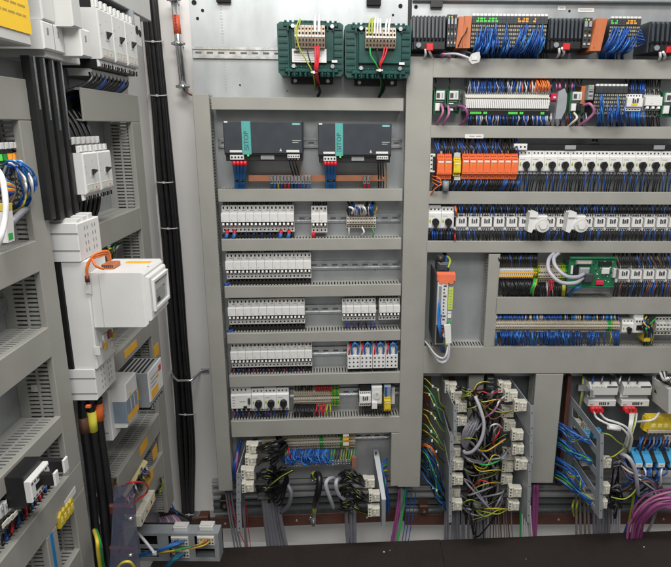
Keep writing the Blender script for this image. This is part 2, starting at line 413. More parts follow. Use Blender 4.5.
def slim_relay(P, u0, u1, w0, w1, label, group, col=orange, f=-.008, peg=True):
    t = Thing(P, 'safety_relay', label, 'relay module', ((u0 + u1) / 2, PD, w0), group)
    h = w1 - w0; W = lambda k: w0 + h * k; m = MB(); a, b = u0 + .0005, u1 - .0005
    m.prism_x([(PD - .01, W(0)), (f + .012, W(0)), (f + .012, W(.17)), (f, W(.20)), (f, W(.80)), (f + .012, W(.83)), (f + .012, W(1)), (PD - .01, W(1))][::-1], a, b, col)
    q = (b - a) / 4
    for k in range(3):
        x = a + q * (k + .7)
        m.box(x, x + q * .55, f + .0112, f + .0121, W(.86), W(.89), hole); m.box(x, x + q * .55, f + .0112, f + .0121, W(.07), W(.10), hole)
        m.box(x, x + q * .55, f - .0004, f + .0001, W(.745), W(.765), hole); m.box(x, x + q * .55, f - .0004, f + .0001, W(.24), W(.26), hole)
    m.box(a + q * .8, a + q * 1.3, f - .0008, f, W(.56), W(.58), led_g if col != yellow else black); m.box(a + q * .8, a + q * 1.3, f - .0008, f, W(.49), W(.51), yellow)
    t.part('body', m)
    l = MB(); l.box(a + q * .6, b - q * .4, f - .001, f, W(.65), W(.72), white); t.part('marker_label', l)
    if peg: p = MB(); p.box(a + q * 1.3, b - q * 1.0, f + .016, f + .03, W(1), W(1.09), mat('pale_yellow_plastic', (.7, .6, .3), .5)); t.part('latch', p)
    return t
def slim_row(P, px0, px1, pyt, pyb, n, row, group, col=orange, **k):
    u0, u1, w0, w1 = P.rect(px0, pyt, px1, pyb, -.008); st = (u1 - u0) / n
    first = slim_relay(P, u0, u0 + st, w0, w1, f'orange relay module, {ordl(0, n)} of {row}', group, col, **k)
    for i in range(1, n): first.dup(st * i, label=f'orange relay module, {ordl(i, n) + (" from the left" if 0 < i < n-1 else "")} of {row}')

def terminals(P, px0, px1, pyt, pyb, n, label, cols, f=.035, back=PD - .01, tiers=2, strip=None):
    """a row of clip-on terminals; cols(i) gives the material of terminal i"""
    u0, u1, w0, w1 = P.rect(px0, pyt, px1, pyb, f); st = (u1 - u0) / n; h = w1 - w0; W = lambda k: w0 + h * k
    t = Thing(P, 'terminal_strip', label, 'terminal strip', ((u0 + u1) / 2, PD, w0))
    for i in range(n):
        a = u0 + st * i + .0004; b = u0 + st * (i + 1) - .0004; m = MB(); c = cols(i)
        m.prism_x([(back, W(0)), (f + .012, W(0)), (f + .012, W(.26)), (f, W(.30)), (f, W(.70)), (f + .012, W(.74)), (f + .012, W(1)), (back, W(1))][::-1], a, b, c)
        e = (b - a) * .22
        for k in ((.06, .14), (.86, .94)): m.box(a + e, b - e, f + .0112, f + .0122, W(k[0]), W(k[1]), hole)
        m.box(a + e, b - e, f - .0005, f + .0005, W(.36), W(.42), hole); m.box(a + e, b - e, f - .0005, f + .0005, W(.58), W(.64), hole)
        m.box(a + .0002, b - .0002, f - .001, f - .0002, W(.46), W(.54), strip or white)
        t.part('terminal', m)
    return t

def io_modules(P, px0, px1, pyt, pyb, n, label, leds, f=-.01, head=.24):
    u0, u1, w0, w1 = P.rect(px0, pyt, px1, pyb, f); st = (u1 - u0) / n; h = w1 - w0; W = lambda k: w0 + h * k
    t = Thing(P, 'input_output_station', label, 'control module', ((u0 + u1) / 2, PD, w0))
    bt = mat('dull_beige_contact', (.38, .34, .24), .5)
    for i in range(n):
        a = u0 + st * i + .0004; b = u0 + st * (i + 1) - .0004; q = (b - a); m = MB()
        m.prism_x([(PD - .01, W(0)), (f + .012, W(0)), (f + .004, W(1 - head)), (f, W(1 - head)), (f, W(1)), (PD - .01, W(1))][::-1], a, b, dgrey)
        for r in range(6):
            z = (1 - head) * (r + .5) / 6; yy = f + .012 - .008 * (z / (1 - head))
            for c2 in (.26, .74): m.box(a + q * (c2 - .15), a + q * (c2 + .15), yy - .0012, yy + .001, W(z - .035), W(z + .035), bt)
        t.part('module', m)
        l = MB(); col = leds(i)
        for r in range(2):
            for c2 in (.3, .7):
                l.box(a + q * (c2 - .16), a + q * (c2 + .16), f - .0008, f, W(1 - head + .05 + r * .08), W(1 - head + .10 + r * .08), col if (r == 0 or (i * 7 + int(c2 * 9)) % 3) else dgrey)
        t.part('indicator', l)
        k = MB(); k.box(a + q * .1, b - q * .1, f + .001, f + .010, W(1), W(1.07), white); t.part('marker', k)
    return t

def finned_head(P, px0, px1, pyt, pyb, label, fins=10, f=-.035):
    u0, u1, w0, w1 = P.rect(px0, pyt, px1, pyb, f); h = w1 - w0; W = lambda k: w0 + h * k
    t = Thing(P, 'controller', label, 'controller', ((u0 + u1) / 2, PD, w0))
    m = MB(); m.box(u0, u1, f + .02, PD - .001, W(.0), W(.97), antr, .002); m.box(u0 + .004, u1 - .002, f + .004, f + .02, W(.0), W(.24), black, .002)
    t.part('housing', m)
    n = fins; 
    for i in range(n):
        a = u0 + (u1 - u0) * (i + .12) / n; b = u0 + (u1 - u0) * (i + .62) / n; q = MB()
        q.prism_x([(f + .02, W(.28)), (f + .006, W(.28)), (f, W(.34)), (f + .006, W(.9)), (f + .02, W(1)), (PD - .01, W(1.0)), (PD - .01, W(.971)), (f + .02, W(.971))][::-1], a, b, antr); t.part('cooling_fin', q)
    p = MB(); cx = u0 + (u1 - u0) * .52
    p.box(cx - .011, cx + .011, f - .006, f + .004, W(-.04), W(.17), red, .002); t.part('plug', p)
    s = MB(); s.cyl((u0 + .02, f + .003, W(.12)), (u0 + .02, f - .006, W(.12)), .008, mgrey, 10); t.part('socket', s)
    return t

def connector(P, c, w, h, dep, label, group, rot=0.0, m0=cream, du=0.0):
    """hooded multi-pole connector standing off a bracket; c = centre of the face nearest the viewer"""
    t = Thing(P, 'connector_housing', label, 'connector', (c[0], c[1] + dep, c[2] - h / 2), group)
    m = MB(); x0, x1, z0, z1 = c[0] - w / 2, c[0] + w / 2, c[2] - h / 2, c[2] + h / 2; y = c[1]
    m.box(x0, x0 + w * .36, y + .003, y + dep, z0, z1, m0, .002); m.box(x0 + w * .36, x1, y, y + dep, z0 + h * .06, z1 - h * .08, m0, .003)
    m.box(x0 + w * .42, x1 - w * .12, y - .001, y + .001, z0 + h * .46, z0 + h * .50, print_g)
    for k in (.22, .5, .78): m.box(x0 + w * .08, x0 + w * .2, y + .0022, y + .0032, z0 + h * (k - .06), z0 + h * (k + .06), print_d)
    t.part('hood', m)
    l = MB(); l.box(x0 + w * .5, x0 + w * .66, y - .005, y, z0 + h * .3, z0 + h * .72, m0, .001); l.box(x0 + w * .36, x0 + w * .8, y - .003, y, z1 - h * .2, z1 - h * .1, m0)
    t.part('locking_lever', l)
    return t
# ================================================================== THE SETTING
YW = 2.26; XW = -0.80
m = MB(); m.box(XW - .1, 2.2, YW, YW + .1, -.2, 3.0, wallm); o = single(WD, 'wall', m, None, None, (0, YW, 0), kind='structure')
m = MB(); m.box(XW - .1, XW, -1.0, YW, -.2, 3.0, wallm); o = single(WD, 'wall', m, None, None, (XW, 0, 0), kind='structure')

# ---- middle panel: plate, trunking
def hole_disc(mb, P, px, py, r): 
    c = P.p(px, py, PD - .0015); mb.cyl(c, c + Vector((0, .001, 0)), r, hole, 10)
t = Thing(PL, 'mounting_plate', 'galvanised mounting plate behind the two green transformers and the breaker rows', 'mounting plate', PL.p(300, 480, PD))
u0, u1 = PL.u(190.5, 30, PD), PL.u(407.5, 30, PD); w1 = PL.w(300, -12, PD); w0 = PL.w(300, 478, PD)
m = MB(); m.box(u0, u1, PD, PD + .003, w0, w1, plate); m.box(u0, u0 + .002, PD + .003, PD + .03, w0, w1, plate); m.box(u1 - .002, u1, PD + .003, PD + .03, w0, w1, plate)
for (a, b, r) in ((194, 2.5, .008), (202.5, 10.5, .005), (197.5, 18.5, .005), (240, 85, .003), (287, 91, .002), (393, 15, .004), (400.5, 6, .007), (352, 213, .002), (375, 270, .002)): hole_disc(m, PL, a, b, r)
t.part('sheet', m)
m = MB()
for i in range(30):
    if 46 < 5 + i * 3 < 62: continue
    c = PL.p(220.5 + i * .19, 4 + i * 3, PD - .0006); L = .0065 if i % 5 else .011; m.box(c.x - L / 2, c.x + L / 2, c.y, c.y + .0005, c.z - .0007, c.z + .0007, print_g)
t.part('ruler_marks', m)
for a in (223, 374):
    m = MB(); x0, x1, z0, z1 = PL.rect(a - 7, -8, a + 7, 2 if a < 300 else 5, PD - .02); m.box(x0, x1, PD - .02, PD - .001, z0, z1, hole); t.part('hanger', m)

vduct(PL, (94, 191.7, 210.8), (491, 219, 231), 'tall vertical grey cable duct at the left edge of the middle panel', group=None)
LED = [((211, 95.5, 109), (403.5, 99.5, 112), 'grey cable duct directly below the green transformers'),
       ((218, 188, 201), (402.5, 190, 202.3), 'grey cable duct directly below the two black power supplies'),
       ((221.5, 239, 251), (401.3, 238.5, 250), 'grey cable duct below the row of nine breakers'),
       ((224.5, 286, 298), (401, 285, 296), 'grey cable duct below the first row of eleven breakers with an empty rail beside it'),
       ((227, 333, 343.8), (400.5, 331, 340.4), 'grey cable duct above the blue looped relay blocks'),
       ((229.3, 376, 387.5), (400, 372, 383.2), 'grey cable duct below the blue looped relay blocks'),
       ((231.3, 421, 437.5), (399.8, 417, 432.3), 'lowest horizontal grey cable duct of the middle panel')]
for l, r, lb in LED: hduct(PL, l, r, lb)
vduct(PL, (433, 391.5, 399.2), (486, 390.5, 398.5), 'short narrow vertical grey duct below the lowest middle duct')
RL = 'steel mounting rail '
rail(PL, 192.5, 404, 48, 59.5, RL + 'crossing behind the green transformers')
rail(PL, 218, 402, 138, 148, RL + 'behind the two black power supplies')
rail(PL, 222, 400.5, 214, 223, RL + 'behind the row of nine breakers')
rail(PL, 226, 400.5, 261, 270, RL + 'with a long empty stretch right of eleven breakers')
rail(PL, 228, 400.5, 305, 314, RL + 'behind the row of ten breakers')
rail(PL, 230, 400, 347, 356, RL + 'left of the blue looped relay blocks')
rail(PL, 232, 399.5, 389, 397.5, RL + 'behind the residual current device and three starters')
rail(PL, 250, 391, 434, 441.5, RL + 'running right of the lowest middle terminals')

# ---- transformers
def transformer(px0, px1, py0, py1, tx0, tx1, ty0, ty1, label, plain):
    f = -.045
    u0, u1, w0, w1 = PL.rect(px0, py0, px1, py1, f); h = w1 - w0; W = lambda k: w0 + h * k; U = lambda k: u0 + (u1 - u0) * k
    t = Thing(PL, 'transformer', label, 'transformer', ((u0 + u1) / 2, PD, w0), 'green transformers above the middle panel')
    m = MB(); m.box(U(.12), U(.90), f + .01, PD - .02, W(.06), W(.97), tgreen, .012)
    m.prism_y([(U(.14), W(.9)), (U(.3), W(.985)), (U(.7), W(.985)), (U(.88), W(.9))], f + .005, PD - .03, tgreen); t.part('core', m)
    for s in (0, 1):
        m = MB(); a, b = (U(0), U(.17)) if s == 0 else (U(.84), U(1))
        m.prism_y([(a + (.008 if s == 0 else 0), W(.04)), (b - (0 if s == 0 else .008), W(.04)), (b, W(.1)), (b, W(.92)), (b - (0 if s == 0 else .01), W(.96)), (a + (.01 if s == 0 else 0), W(.96)), (a, W(.92)), (a, W(.1))][::1], f + .006, PD - .025, tgreen2)
        for k in range(7): 
            z = W(.14 + k * .115); m.box(a + .004, b - .004, f + .002, f + .007, z, z + h * .045, tgreen)
        t.part('coil_shell', m)
    for z in (.92, .14):
        m = MB(); m.box(U(.10), U(.92), f - .004, f + .01, W(z - .05), W(z + .03), tgreen2, .003)
        for k in range(11): m.cyl((U(.13 + k * .075), f + .002, W(z + .03)), (U(.13 + k * .075), f + .002, W(z + .062)), .0042, tgreen2, 6)
        for k in range(9): m.box(U(.15 + k * .085), U(.18 + k * .085), f - .007, f - .004, W(z - .12), W(z - .01), tgreen, .001)
        t.part('winding_frame', m)
    m = MB()
    for k in range(12): m.cyl((U(.16 + k * .062), f + .006, W(.02)), (U(.16 + k * .062), f + .006, W(.12)), .006, tgreen, 7)
    t.part('winding', m)
    m = MB(); m.box(U(.2), U(.86), f - .002, f + .012, W(.28), W(.84), tgreen2 if plain else tgreen, .003); t.part('front_plate', m)
    for k in (.24, .83):
        for z in (.2, .88): t.part('bolt', MB().cyl((U(k), f - .012, W(z)), (U(k), f, W(z)), .0065, zinc, 6))
    m = MB(); m.box(U(.17), U(.84), PD - .055, PD - .004, W(-.07), W(.06), black, .002)
    for k in (.24, .76): m.cyl((U(k), PD - .058, W(-.02)), (U(k), PD - .052, W(-.02)), .006, zinc, 8)
    t.part('mounting_foot', m)
    m = MB()
    if not plain:
        a, b, c, d = PL.rect(px0 + 14.5, py0 + 29.5, px1 - 17, py0 + 43, f - .004); m.box(a, b, f - .004, f - .0025, c, d, white)
        for r in range(5):
            z = d - (d - c) * (.15 + r * .17); m.box(a + .006, a + (b - a) * (.35 + random.random() * .55), f - .0045, f - .0039, z - .0015, z, print_g)
        m.box(a + .006, a + .024, f - .0047, f - .0040, d - .012, d - .006, print_d)
        t.part('rating_label', m)
    m = MB(); a = U(.82); m.box(a, a + .017, f - .005, f - .0035, W(.27), W(.31), white); t.part('marker_label', m)
    # terminal block on its front
    a, b, c, d = PL.rect(tx0, ty0, tx1, ty1, f - .03); n = 9; st = (b - a) / n; tb = MB(); hh = d - c
    for i in range(n):
        x0, x1 = a + st * i + .0005, a + st * (i + 1) - .0005
        tb.prism_x([(f - .0025, c), (f - .02, c), (f - .03, c + hh * .3), (f - .034, c + hh * .5), (f - .03, c + hh * .7), (f - .02, d), (f - .0025, d)][::-1], x0, x1, mat('tan_terminal_plastic', (.46, .36, .27), .5, var=.1))
        for k in (.14, .34, .62, .82): 
            y = f - (.024 if k in (.14, .82) else .031); tb.box(x0 + st * .22, x1 - st * .22, y - .0035, y + .006, c + hh * (k - .045), c + hh * (k + .045), hole)
        tb.box(x0, x1, f - .0352, f - .033, c + hh * .46, c + hh * .54, white)
    t.part('terminal_block', tb)
    return f
G = 'transformer wires above the middle panel'
f = transformer(277.5, 343.5, 19.5, 78, 294.5, 325, 24.5, 47.5, 'green transformer with a white rating label, left of the two', False)
wire(PL, [(299, 29, f - .028), (300, 19, f - .02), (296, 30, f - .032), (299, 47, f - .036), (306, 60, f - .03), (313, 74, f - .02), (315.5, 90, .03)], .0022, w_yg, 'wire', 'yellow-green wire running down the left transformer', 'wire')
wire(PL, [(307, 48, f - .028), (309, 58, f - .03), (314, 72, f - .02), (317, 86, .0), (319, 92, .04)], .002, w_black, 'wire', 'black wire in front of the white rating label on the left transformer', 'wire')
for k in range(3): wire(PL, [(315 + k * 2, 46, f - .026), (315.5 + k * 1.6, 58, f - .034), (315 + k * 1.2, 72, f - .028), (317 + k, 84, 0), (320, 90, .03)], .0026, w_red, 'wire', 'thick red wire below the left transformer terminal block', 'wire', G + ', red left')
for k in range(2): wire(PL, [(315 + k * 4, 33, f - .03), (315 + k * 4, 22, f - .022), (315.5 + k * 4, 15, f)], .0045, w_white, 'wire', 'thick white wire above the left transformer terminal block', 'wire', G + ', white left')
wire(PL, [(317, 86, -.01), (320, 91, .02), (318, 96, .05)], .005, w_black, 'cable_sleeve', 'black sleeve gathering the wires under the left transformer', 'cable sleeve')
f = transformer(345, 411, 22, 80, 365.5, 396, 27, 47.8, 'green transformer with a plain green front, right of the two', True)
wire(PL, [(370, 48, f - .028), (371, 56, f - .03), (378, 68, f - .02), (381, 84, 0), (379, 94, .04)], .0024, w_green, 'wire', 'green wire running down the right transformer', 'wire')
wire(PL, [(377, 48, f - .028), (378, 60, f - .03), (380, 70, f - .02), (382, 86, 0), (380, 94, .04)], .0026, w_black, 'wire', 'black wire between green and red wires on the right transformer', 'wire')
for k in range(2): wire(PL, [(384.5 + k * 3, 47, f - .026), (383 + k * 2, 56, f - .03), (379 + k, 68, f - .024), (382, 84, 0), (381, 92, .03)], .0024, w_red, 'wire', 'thick red wire below the right transformer terminal block', 'wire', G + ', red right')
for k in range(5): wire(PL, [(369 + k * 2.8, 35, f - .03), (369.5 + k * 2.7, 24, f - .024), (371 + k * 2.4, 17.5 + abs(k - 2) * .8, f - .004)], .0032, w_white if k > 1 else w_yg, 'wire', 'white wire above the right transformer terminal block' if k > 1 else 'yellow-green wire above the right transformer terminal block', 'wire', (G + ', white right') if k > 1 else (G + ', green right'))
for k in range(2): wire(PL, [(385.5 + k * 3, 36, f - .03), (386 + k * 3, 26, f - .024), (387.5 + k * 3, 19, f)], .0036, w_white, 'wire', 'thick white wire at the right end of the right transformer terminal block', 'wire', G + ', white far right')
wire(PL, [(381, 80, -.01), (384, 88, .02), (379, 97, .05)], .005, w_black, 'cable_sleeve', 'black sleeve gathering the wires under the right transformer', 'cable sleeve')

for (x, y, nm) in ((314, 72.5, 'left'), (379.6, 70.5, 'right')):
    q = PL.p(x, y, -.068); single(PL, 'cable_tie', MB().box(q.x - .010, q.x + .010, q.y - .006, q.y + .010, q.z - .0022, q.z + .0022, w_white, .001).box(q.x - .004, q.x + .003, q.y - .009, q.y - .006, q.z - .004, q.z + .004, w_white), f'small white tie round the wires of the {nm} transformer', 'cable tie')

# ---- power supplies
def psu(px0, px1, py0, py1, tx0, tx1, label):
    f = -.05
    u0, u1, w0, w1 = PL.rect(px0, py0, px1, py1, f); h = w1 - w0; W = lambda k: w0 + h * k; U = lambda k: u0 + (u1 - u0) * k
    t = Thing(PL, 'power_supply', label, 'power supply', ((u0 + u1) / 2, PD, w0), 'black power supplies')
    m = MB(); m.box(u0, u1, f, PD - .008, W(0), W(1), antr, .0025)
    m.box(U(.015), U(.985), f - .0004, f, W(.015), W(.03), dgrey); t.part('housing', m)
    m = MB(); m.box(U(.01), U(.99), f + .012, PD - .012, W(-.25), W(-.0005), black, .002); m.box(U(.0), U(1), f + .006, f + .02, W(-.06), W(-.001), black)
    t.part('terminal_base', m)
    a, b = PL.u(tx0, 140, f), PL.u(tx1, 140, f)
    m = MB(); m.box(a, b, f - .0015, f + .004, W(-.03), W(1.005), teal); st_ = t.part('stripe', m); m = MB(); text(m, 'SITOP', .021, (a + b) / 2, f - .0019, W(.42), print_d, vert=True); t.part('lettering', m, st_); m = MB()
    for k in range(3): m.box((a + b) / 2 - .002 + (k - 1) * .006, (a + b) / 2 + .001 + (k - 1) * .006, f - .0019, f - .0015, W(.1), W(.13), print_d)
    t.part('stripe_marks', m, st_)
    m = MB(); m.box(U(.87), U(.975), f - .001, f, W(.89), W(.955), teal); st_ = t.part('badge', m); m = MB(); text(m, 'SIEMENS', .0052, U(.9225), f - .0013, W(.922), white); t.part('lettering', m, st_)
    m = MB(); m.box(U(.015), U(.06), f - .001, f + .0, W(.955), W(1.0), white); t.part('corner_tag', m); t.part('label', MB().box(U(.07), U(.225), f - .001, f, W(.035), W(.10), white)); t.part('label', MB().box(U(.79), U(.955), f - .001, f, W(.04), W(.11), white)); m = MB()
    for r in range(2): m.box(U(.87), U(.975 - r * .03), f - .0008, f, W(.40 - r * .06), W(.415 - r * .06), lgrey)
    m.prism_y([(U(.70), W(.07)), (U(.735), W(.07)), (U(.7175), W(.17))], f - .0008, f, lgrey)
    t.part('printed_marks', m)
    m = MB(); m.box(U(.07), U(.245), f - .004, f + .012, W(-.2), W(-.05), offw, .001)
    for k in range(4): m.cyl((U(.095 + k * .042), f - .0045, W(-.12)), (U(.095 + k * .042), f - .003, W(-.12)), .0032, hole, 8)
    t.part('terminals', m); m = MB()
    m.box(U(.80), U(.96), f + .002, f + .012, W(-.15), W(-.03), offw, .001)
    for k in range(5): m.cyl((U(.82 + k * .03), f + .0015, W(-.09)), (U(.82 + k * .03), f + .003, W(-.09)), .0022, hole, 8)
    t.part('terminals', m)
    m = MB(); m.box(U(.455), U(.63), f + .008, f + .0125, W(-.2), W(-.04), alu, .001)
    for r in range(3): m.box(U(.48), U(.6), f + .0074, f + .008, W(-.085 - r * .035), W(-.078 - r * .035), print_g)
    t.part('cover_plate', m)
    m = MB(); m.cyl((U(.30), f + .004, W(-.06)), (U(.30), f - .0005, W(-.06)), .0035, led_g, 8); t.part('indicator', m)
    return f
f = psu(223.5, 302.5, 121.5, 153.5, 242, 251, 'black power supply with a teal stripe, left of the two')
f = psu(318, 391.5, 123.5, 155, 335.2, 343, 'black power supply with a teal stripe, right of the two')
for (a, b, nm) in ((234.2, 4.0, 'left'), (325.2, 3.7, 'right')):
    for k in range(4):
        x = a + k * b * .9; xb = a + 2.0 + k * b * .62
        mb = MB(); mb.tube(wpts(PL, [(x, 164, f + .004), (x + (xb - x) * .5, 172, .0), (xb, 181, .03), (xb, 192, .05)]), .0060, w_lblue, 8)
        o = single(PL, 'wire', mb, f'thick light blue wire with red ferrule under the {nm} power supply', 'wire', group=f'blue supply wires, {nm}')
        fm = MB(); q = wpts(PL, [(x, 161.0, f + .004), (x + .15, 165.8, f + .003)]); org = PL.I @ o.matrix_world.translation
        fm.cyl(q[0], q[1], .0062, w_red, 8); fm.build('ferrule', o, org)
    wire(PL, [(a + 1.5, 181, .0), (a + 10, 181, .0)], .0045, w_black, 'cable_tie', f'black tie around the blue wires under the {nm} power supply', 'cable tie')
for (xs, nm) in (((289, 292, 295, 298), 'left'), ((378, 380.5, 383, 386), 'right')):
    for k, x in enumerate(xs): wire(PL, [(x, 159, f + .004), (x + (1.5 if nm == 'left' else 0), 166, .01), (x + (4 if nm == 'left' else .5), 175, .03), (x + (5 if nm == 'left' else .5), 190, .05)], .0022, w_black if k < 3 else mat('tan_wire', (.35, .22, .08), .4), 'wire', f'thin {"dark" if k<3 else "tan"} wire under the right end of the {nm} power supply', 'wire', f'thin wires, {nm} supply' if k < 3 else None)
# copper bar and clamps
u0, u1, w0, w1 = PL.rect(248.5, 175, 385.5, 181.2, .035)
mb = MB(); mb.box(u0, u1, .035, .041, w0, w1, copper, .0006); mb.cyl((u1 - .008, .034, (w0 + w1) / 2), (u1 - .008, .03, (w0 + w1) / 2), .0045, zinc, 8)
for x in (u0 + .01, u1 - .008): mb.cyl((x, .041, (w0 + w1) / 2), (x, PD, (w0 + w1) / 2), .005, zinc, 8)
t = Thing(PL, 'copper_busbar', 'bare copper bar running below the black power supplies', 'busbar', ((u0 + u1) / 2, PD, w0)); t.part('bar', mb)
clamps = [271.5 + k * 3.45 for k in range(12)] + [364.6, 368.3]
for i, x in enumerate(clamps):
    u0, u1, w0, w1 = PL.rect(x - 1.45, 176, x + 1.45, 184, .02)
    where = (ordl(i, 12) + ' of the twelve' if i < 12 else ['left', 'right'][i - 12] + ' of the two')
    t = Thing(PL, 'busbar_clamp', f'small steel clamp on the copper bar, {where}', 'clamp', ((u0 + u1) / 2, .035, w0), 'clamps on the copper bar')
    mb = MB(); mb.box(u0, u1, .022, .034, w0, w1, zinc, .001); mb.cyl(((u0 + u1) / 2, .0215, w1 - .006), ((u0 + u1) / 2, .018, w1 - .006), .004, zinc, 8); mb.cyl(((u0 + u1) / 2, .0215, w0 + .007), ((u0 + u1) / 2, .0195, w0 + .007), .0028, hole, 8); t.part('body', mb)
    col = [w_blue, w_lblue, w_yg, w_blue, w_red, w_red, w_blue, w_blue, w_blue, w_blue, w_blue, w_lblue, w_red, w_red][i]
    wire(PL, [(x, 183.5, .027), (x, 187, .032), (x + .3, 193, .05)], .0035, col, 'wire', f'short {({w_blue:"blue",w_lblue:"light blue",w_yg:"yellow-green",w_red:"red"})[col]} wire below the copper bar clamps', 'wire', 'clamp wires' )

# ---- breaker rows
GB = 'white circuit breakers of the middle panel'
mcb_row(PL, 221, 294, 205.8, 233, 9, 'the top row of nine', GB)
mcb_row(PL, 311.3, 327.3, 206.5, 233.5, 2, 'the isolated pair on the top rail', GB)
mcb_row(PL, 225.2, 311.2, 254, 280, 11, 'the upper row of eleven', GB)
mcb_row(PL, 227.8, 304.8, 300.3, 325.8, 10, 'the row of ten', GB)
mcb_row(PL, 230.4, 312, 344.3, 369, 11, 'the lower row of eleven', GB)
mcb_row(PL, 342.2, 346, 300, 322.5, 1, 'single-pole kind left of the group of four', GB, 1)
mcb_row(PL, 346.1, 376, 299.7, 322.3, 4, 'the four right of the single-pole breaker', GB)
mcb_row(PL, 379.2, 400.2, 299.5, 321.5, 3, 'the three beside the right duct', GB)
# bus comb / wires under breakers
for (a, b, y, nm) in ((222, 294, 236, 'nine'), (226, 311, 282.5, 'upper eleven'), (228.5, 305, 328, 'ten'), (231, 312, 371, 'lower eleven')):
    u0, u1, w0, w1 = PL.rect(a, y - 1.5, b, y + 1.2, .035); mb = MB(); mb.box(u0, u1, .035, .06, w0, w1, black)
    for k in range(int((b - a) / 4)): x = u0 + .008 + k * .0137; mb.box(x, x + .004, .036, .042, w1, w1 + .005, brownp)
    single(PL, 'comb_busbar', mb, f'black comb busbar under the row of {nm} breakers', 'busbar')
for x in (227, 234.5, 281, 289): 
    wire(PL, [(x, 233.5, .02), (x - .8, 237, .02), (x - 2.5, 240, .05)], .0065, w_lblue, 'wire', 'thick blue wire under the ends of the row of nine breakers', 'wire', 'thick blue breaker wires')
    wire(PL, [(x, 230.5, .03), (x, 234, .02)], .0066, w_red, 'ferrule', 'red ferrule under the row of nine breakers', 'ferrule', 'red ferrules under nine breakers')
wire(PL, [(313.5, 233, .02), (313.5, 239, .04)], .006, w_red, 'wire', 'thick red wire under the isolated pair of breakers', 'wire')
for k in range(5): x = 246.5 + k * 8; fine(PL, [(x, 233, .02), (x - .5, 237, .03), (x - 1.5, 241, .06)], .0018, w_blue)
for (x, y) in ((226, 286), (229.5, 333)): wire(PL, [(x - 1.5, y - 1, .02), (x + 2, y - 2, .03), (x + 4, y - 4, .05)], .006, w_blue, 'wire', 'thick blue wire at the left end of the duct under the ' + ('upper eleven' if y < 300 else 'ten') + ' breakers', 'wire')
for k in range(16): x = 234 + k * 5 + jit(1); fine(PL, [(x, 369, .03), (x + jit(1), 373, .03), (x + jit(2), 378, .06)], .002, random.choice([w_blue, w_black, w_purple]))
for k in range(8): x = 346 + k * 4 + jit(1); fine(PL, [(x, 322, .03), (x + jit(1), 327, .035), (x + jit(2), 334, .06)], .0028, random.choice([w_blue, w_black, mat('violet_insulation', (.09, .05, .25), .4)]))
for (a, b, y) in ((222, 294, 204.5), (311, 327, 205), (226, 311, 252.5), (229, 305, 299), (231, 312, 344), (343, 400, 298.5)):
    n = int((b - a) / 2.6)
    for k in range(n): x = a + 2 + k * 2.6; fine(PL, [(x, y + 2, .04), (x + jit(.5), y - 2, .035), (x + jit(1), y - 6, .06)], .0024, w_black)

# ---- odd devices
# terminal cluster with blue and white wires
terminals(PL, 346.5, 376, 212.5, 228.5, 11, 'small beige terminal strip with blue and white wires on the top breaker rail', lambda i: beige if 0 < i < 10 else cream)
for k in range(13):
    x = 348.5 + k * 2.05; c = random.choice([w_blue, w_white, w_blue, w_black])
    fine(PL, [(x, 215, .04), (x + jit(1.5), 210, .02), (x + jit(2), 206, .02), (x + jit(2), 200, .06)], .0034, c)
for k in range(4): wire(PL, [(349 + k * 7, 207 + jit(1), .015), (353 + k * 6, 209, .005), (352 + k * 7, 214, .02)], .004, w_blue if k % 2 else w_white, 'wire', ('blue' if k % 2 else 'white') + ' looped wire above the small terminal strip', 'wire', ('blue' if k % 2 else 'white') + ' loops above small strip')
wire(PL, [(374, 214, .03), (377, 208, .02), (375, 203, .05)], .0018, w_yel, 'wire', 'yellow wire at the right end of the small terminal strip', 'wire')
wire(PL, [(372, 228, .03), (374, 233, .02), (371, 239, .05)], .0018, w_green, 'wire', 'green wire below the small terminal strip', 'wire')
wire(PL, [(362, 227, .03), (364, 232, .01), (361, 236, .03)], .003, w_white, 'wire', 'white wire hanging below the small terminal strip', 'wire')
fine(PL, [(349, 228, .03), (349, 236, .03)], .002, w_white)
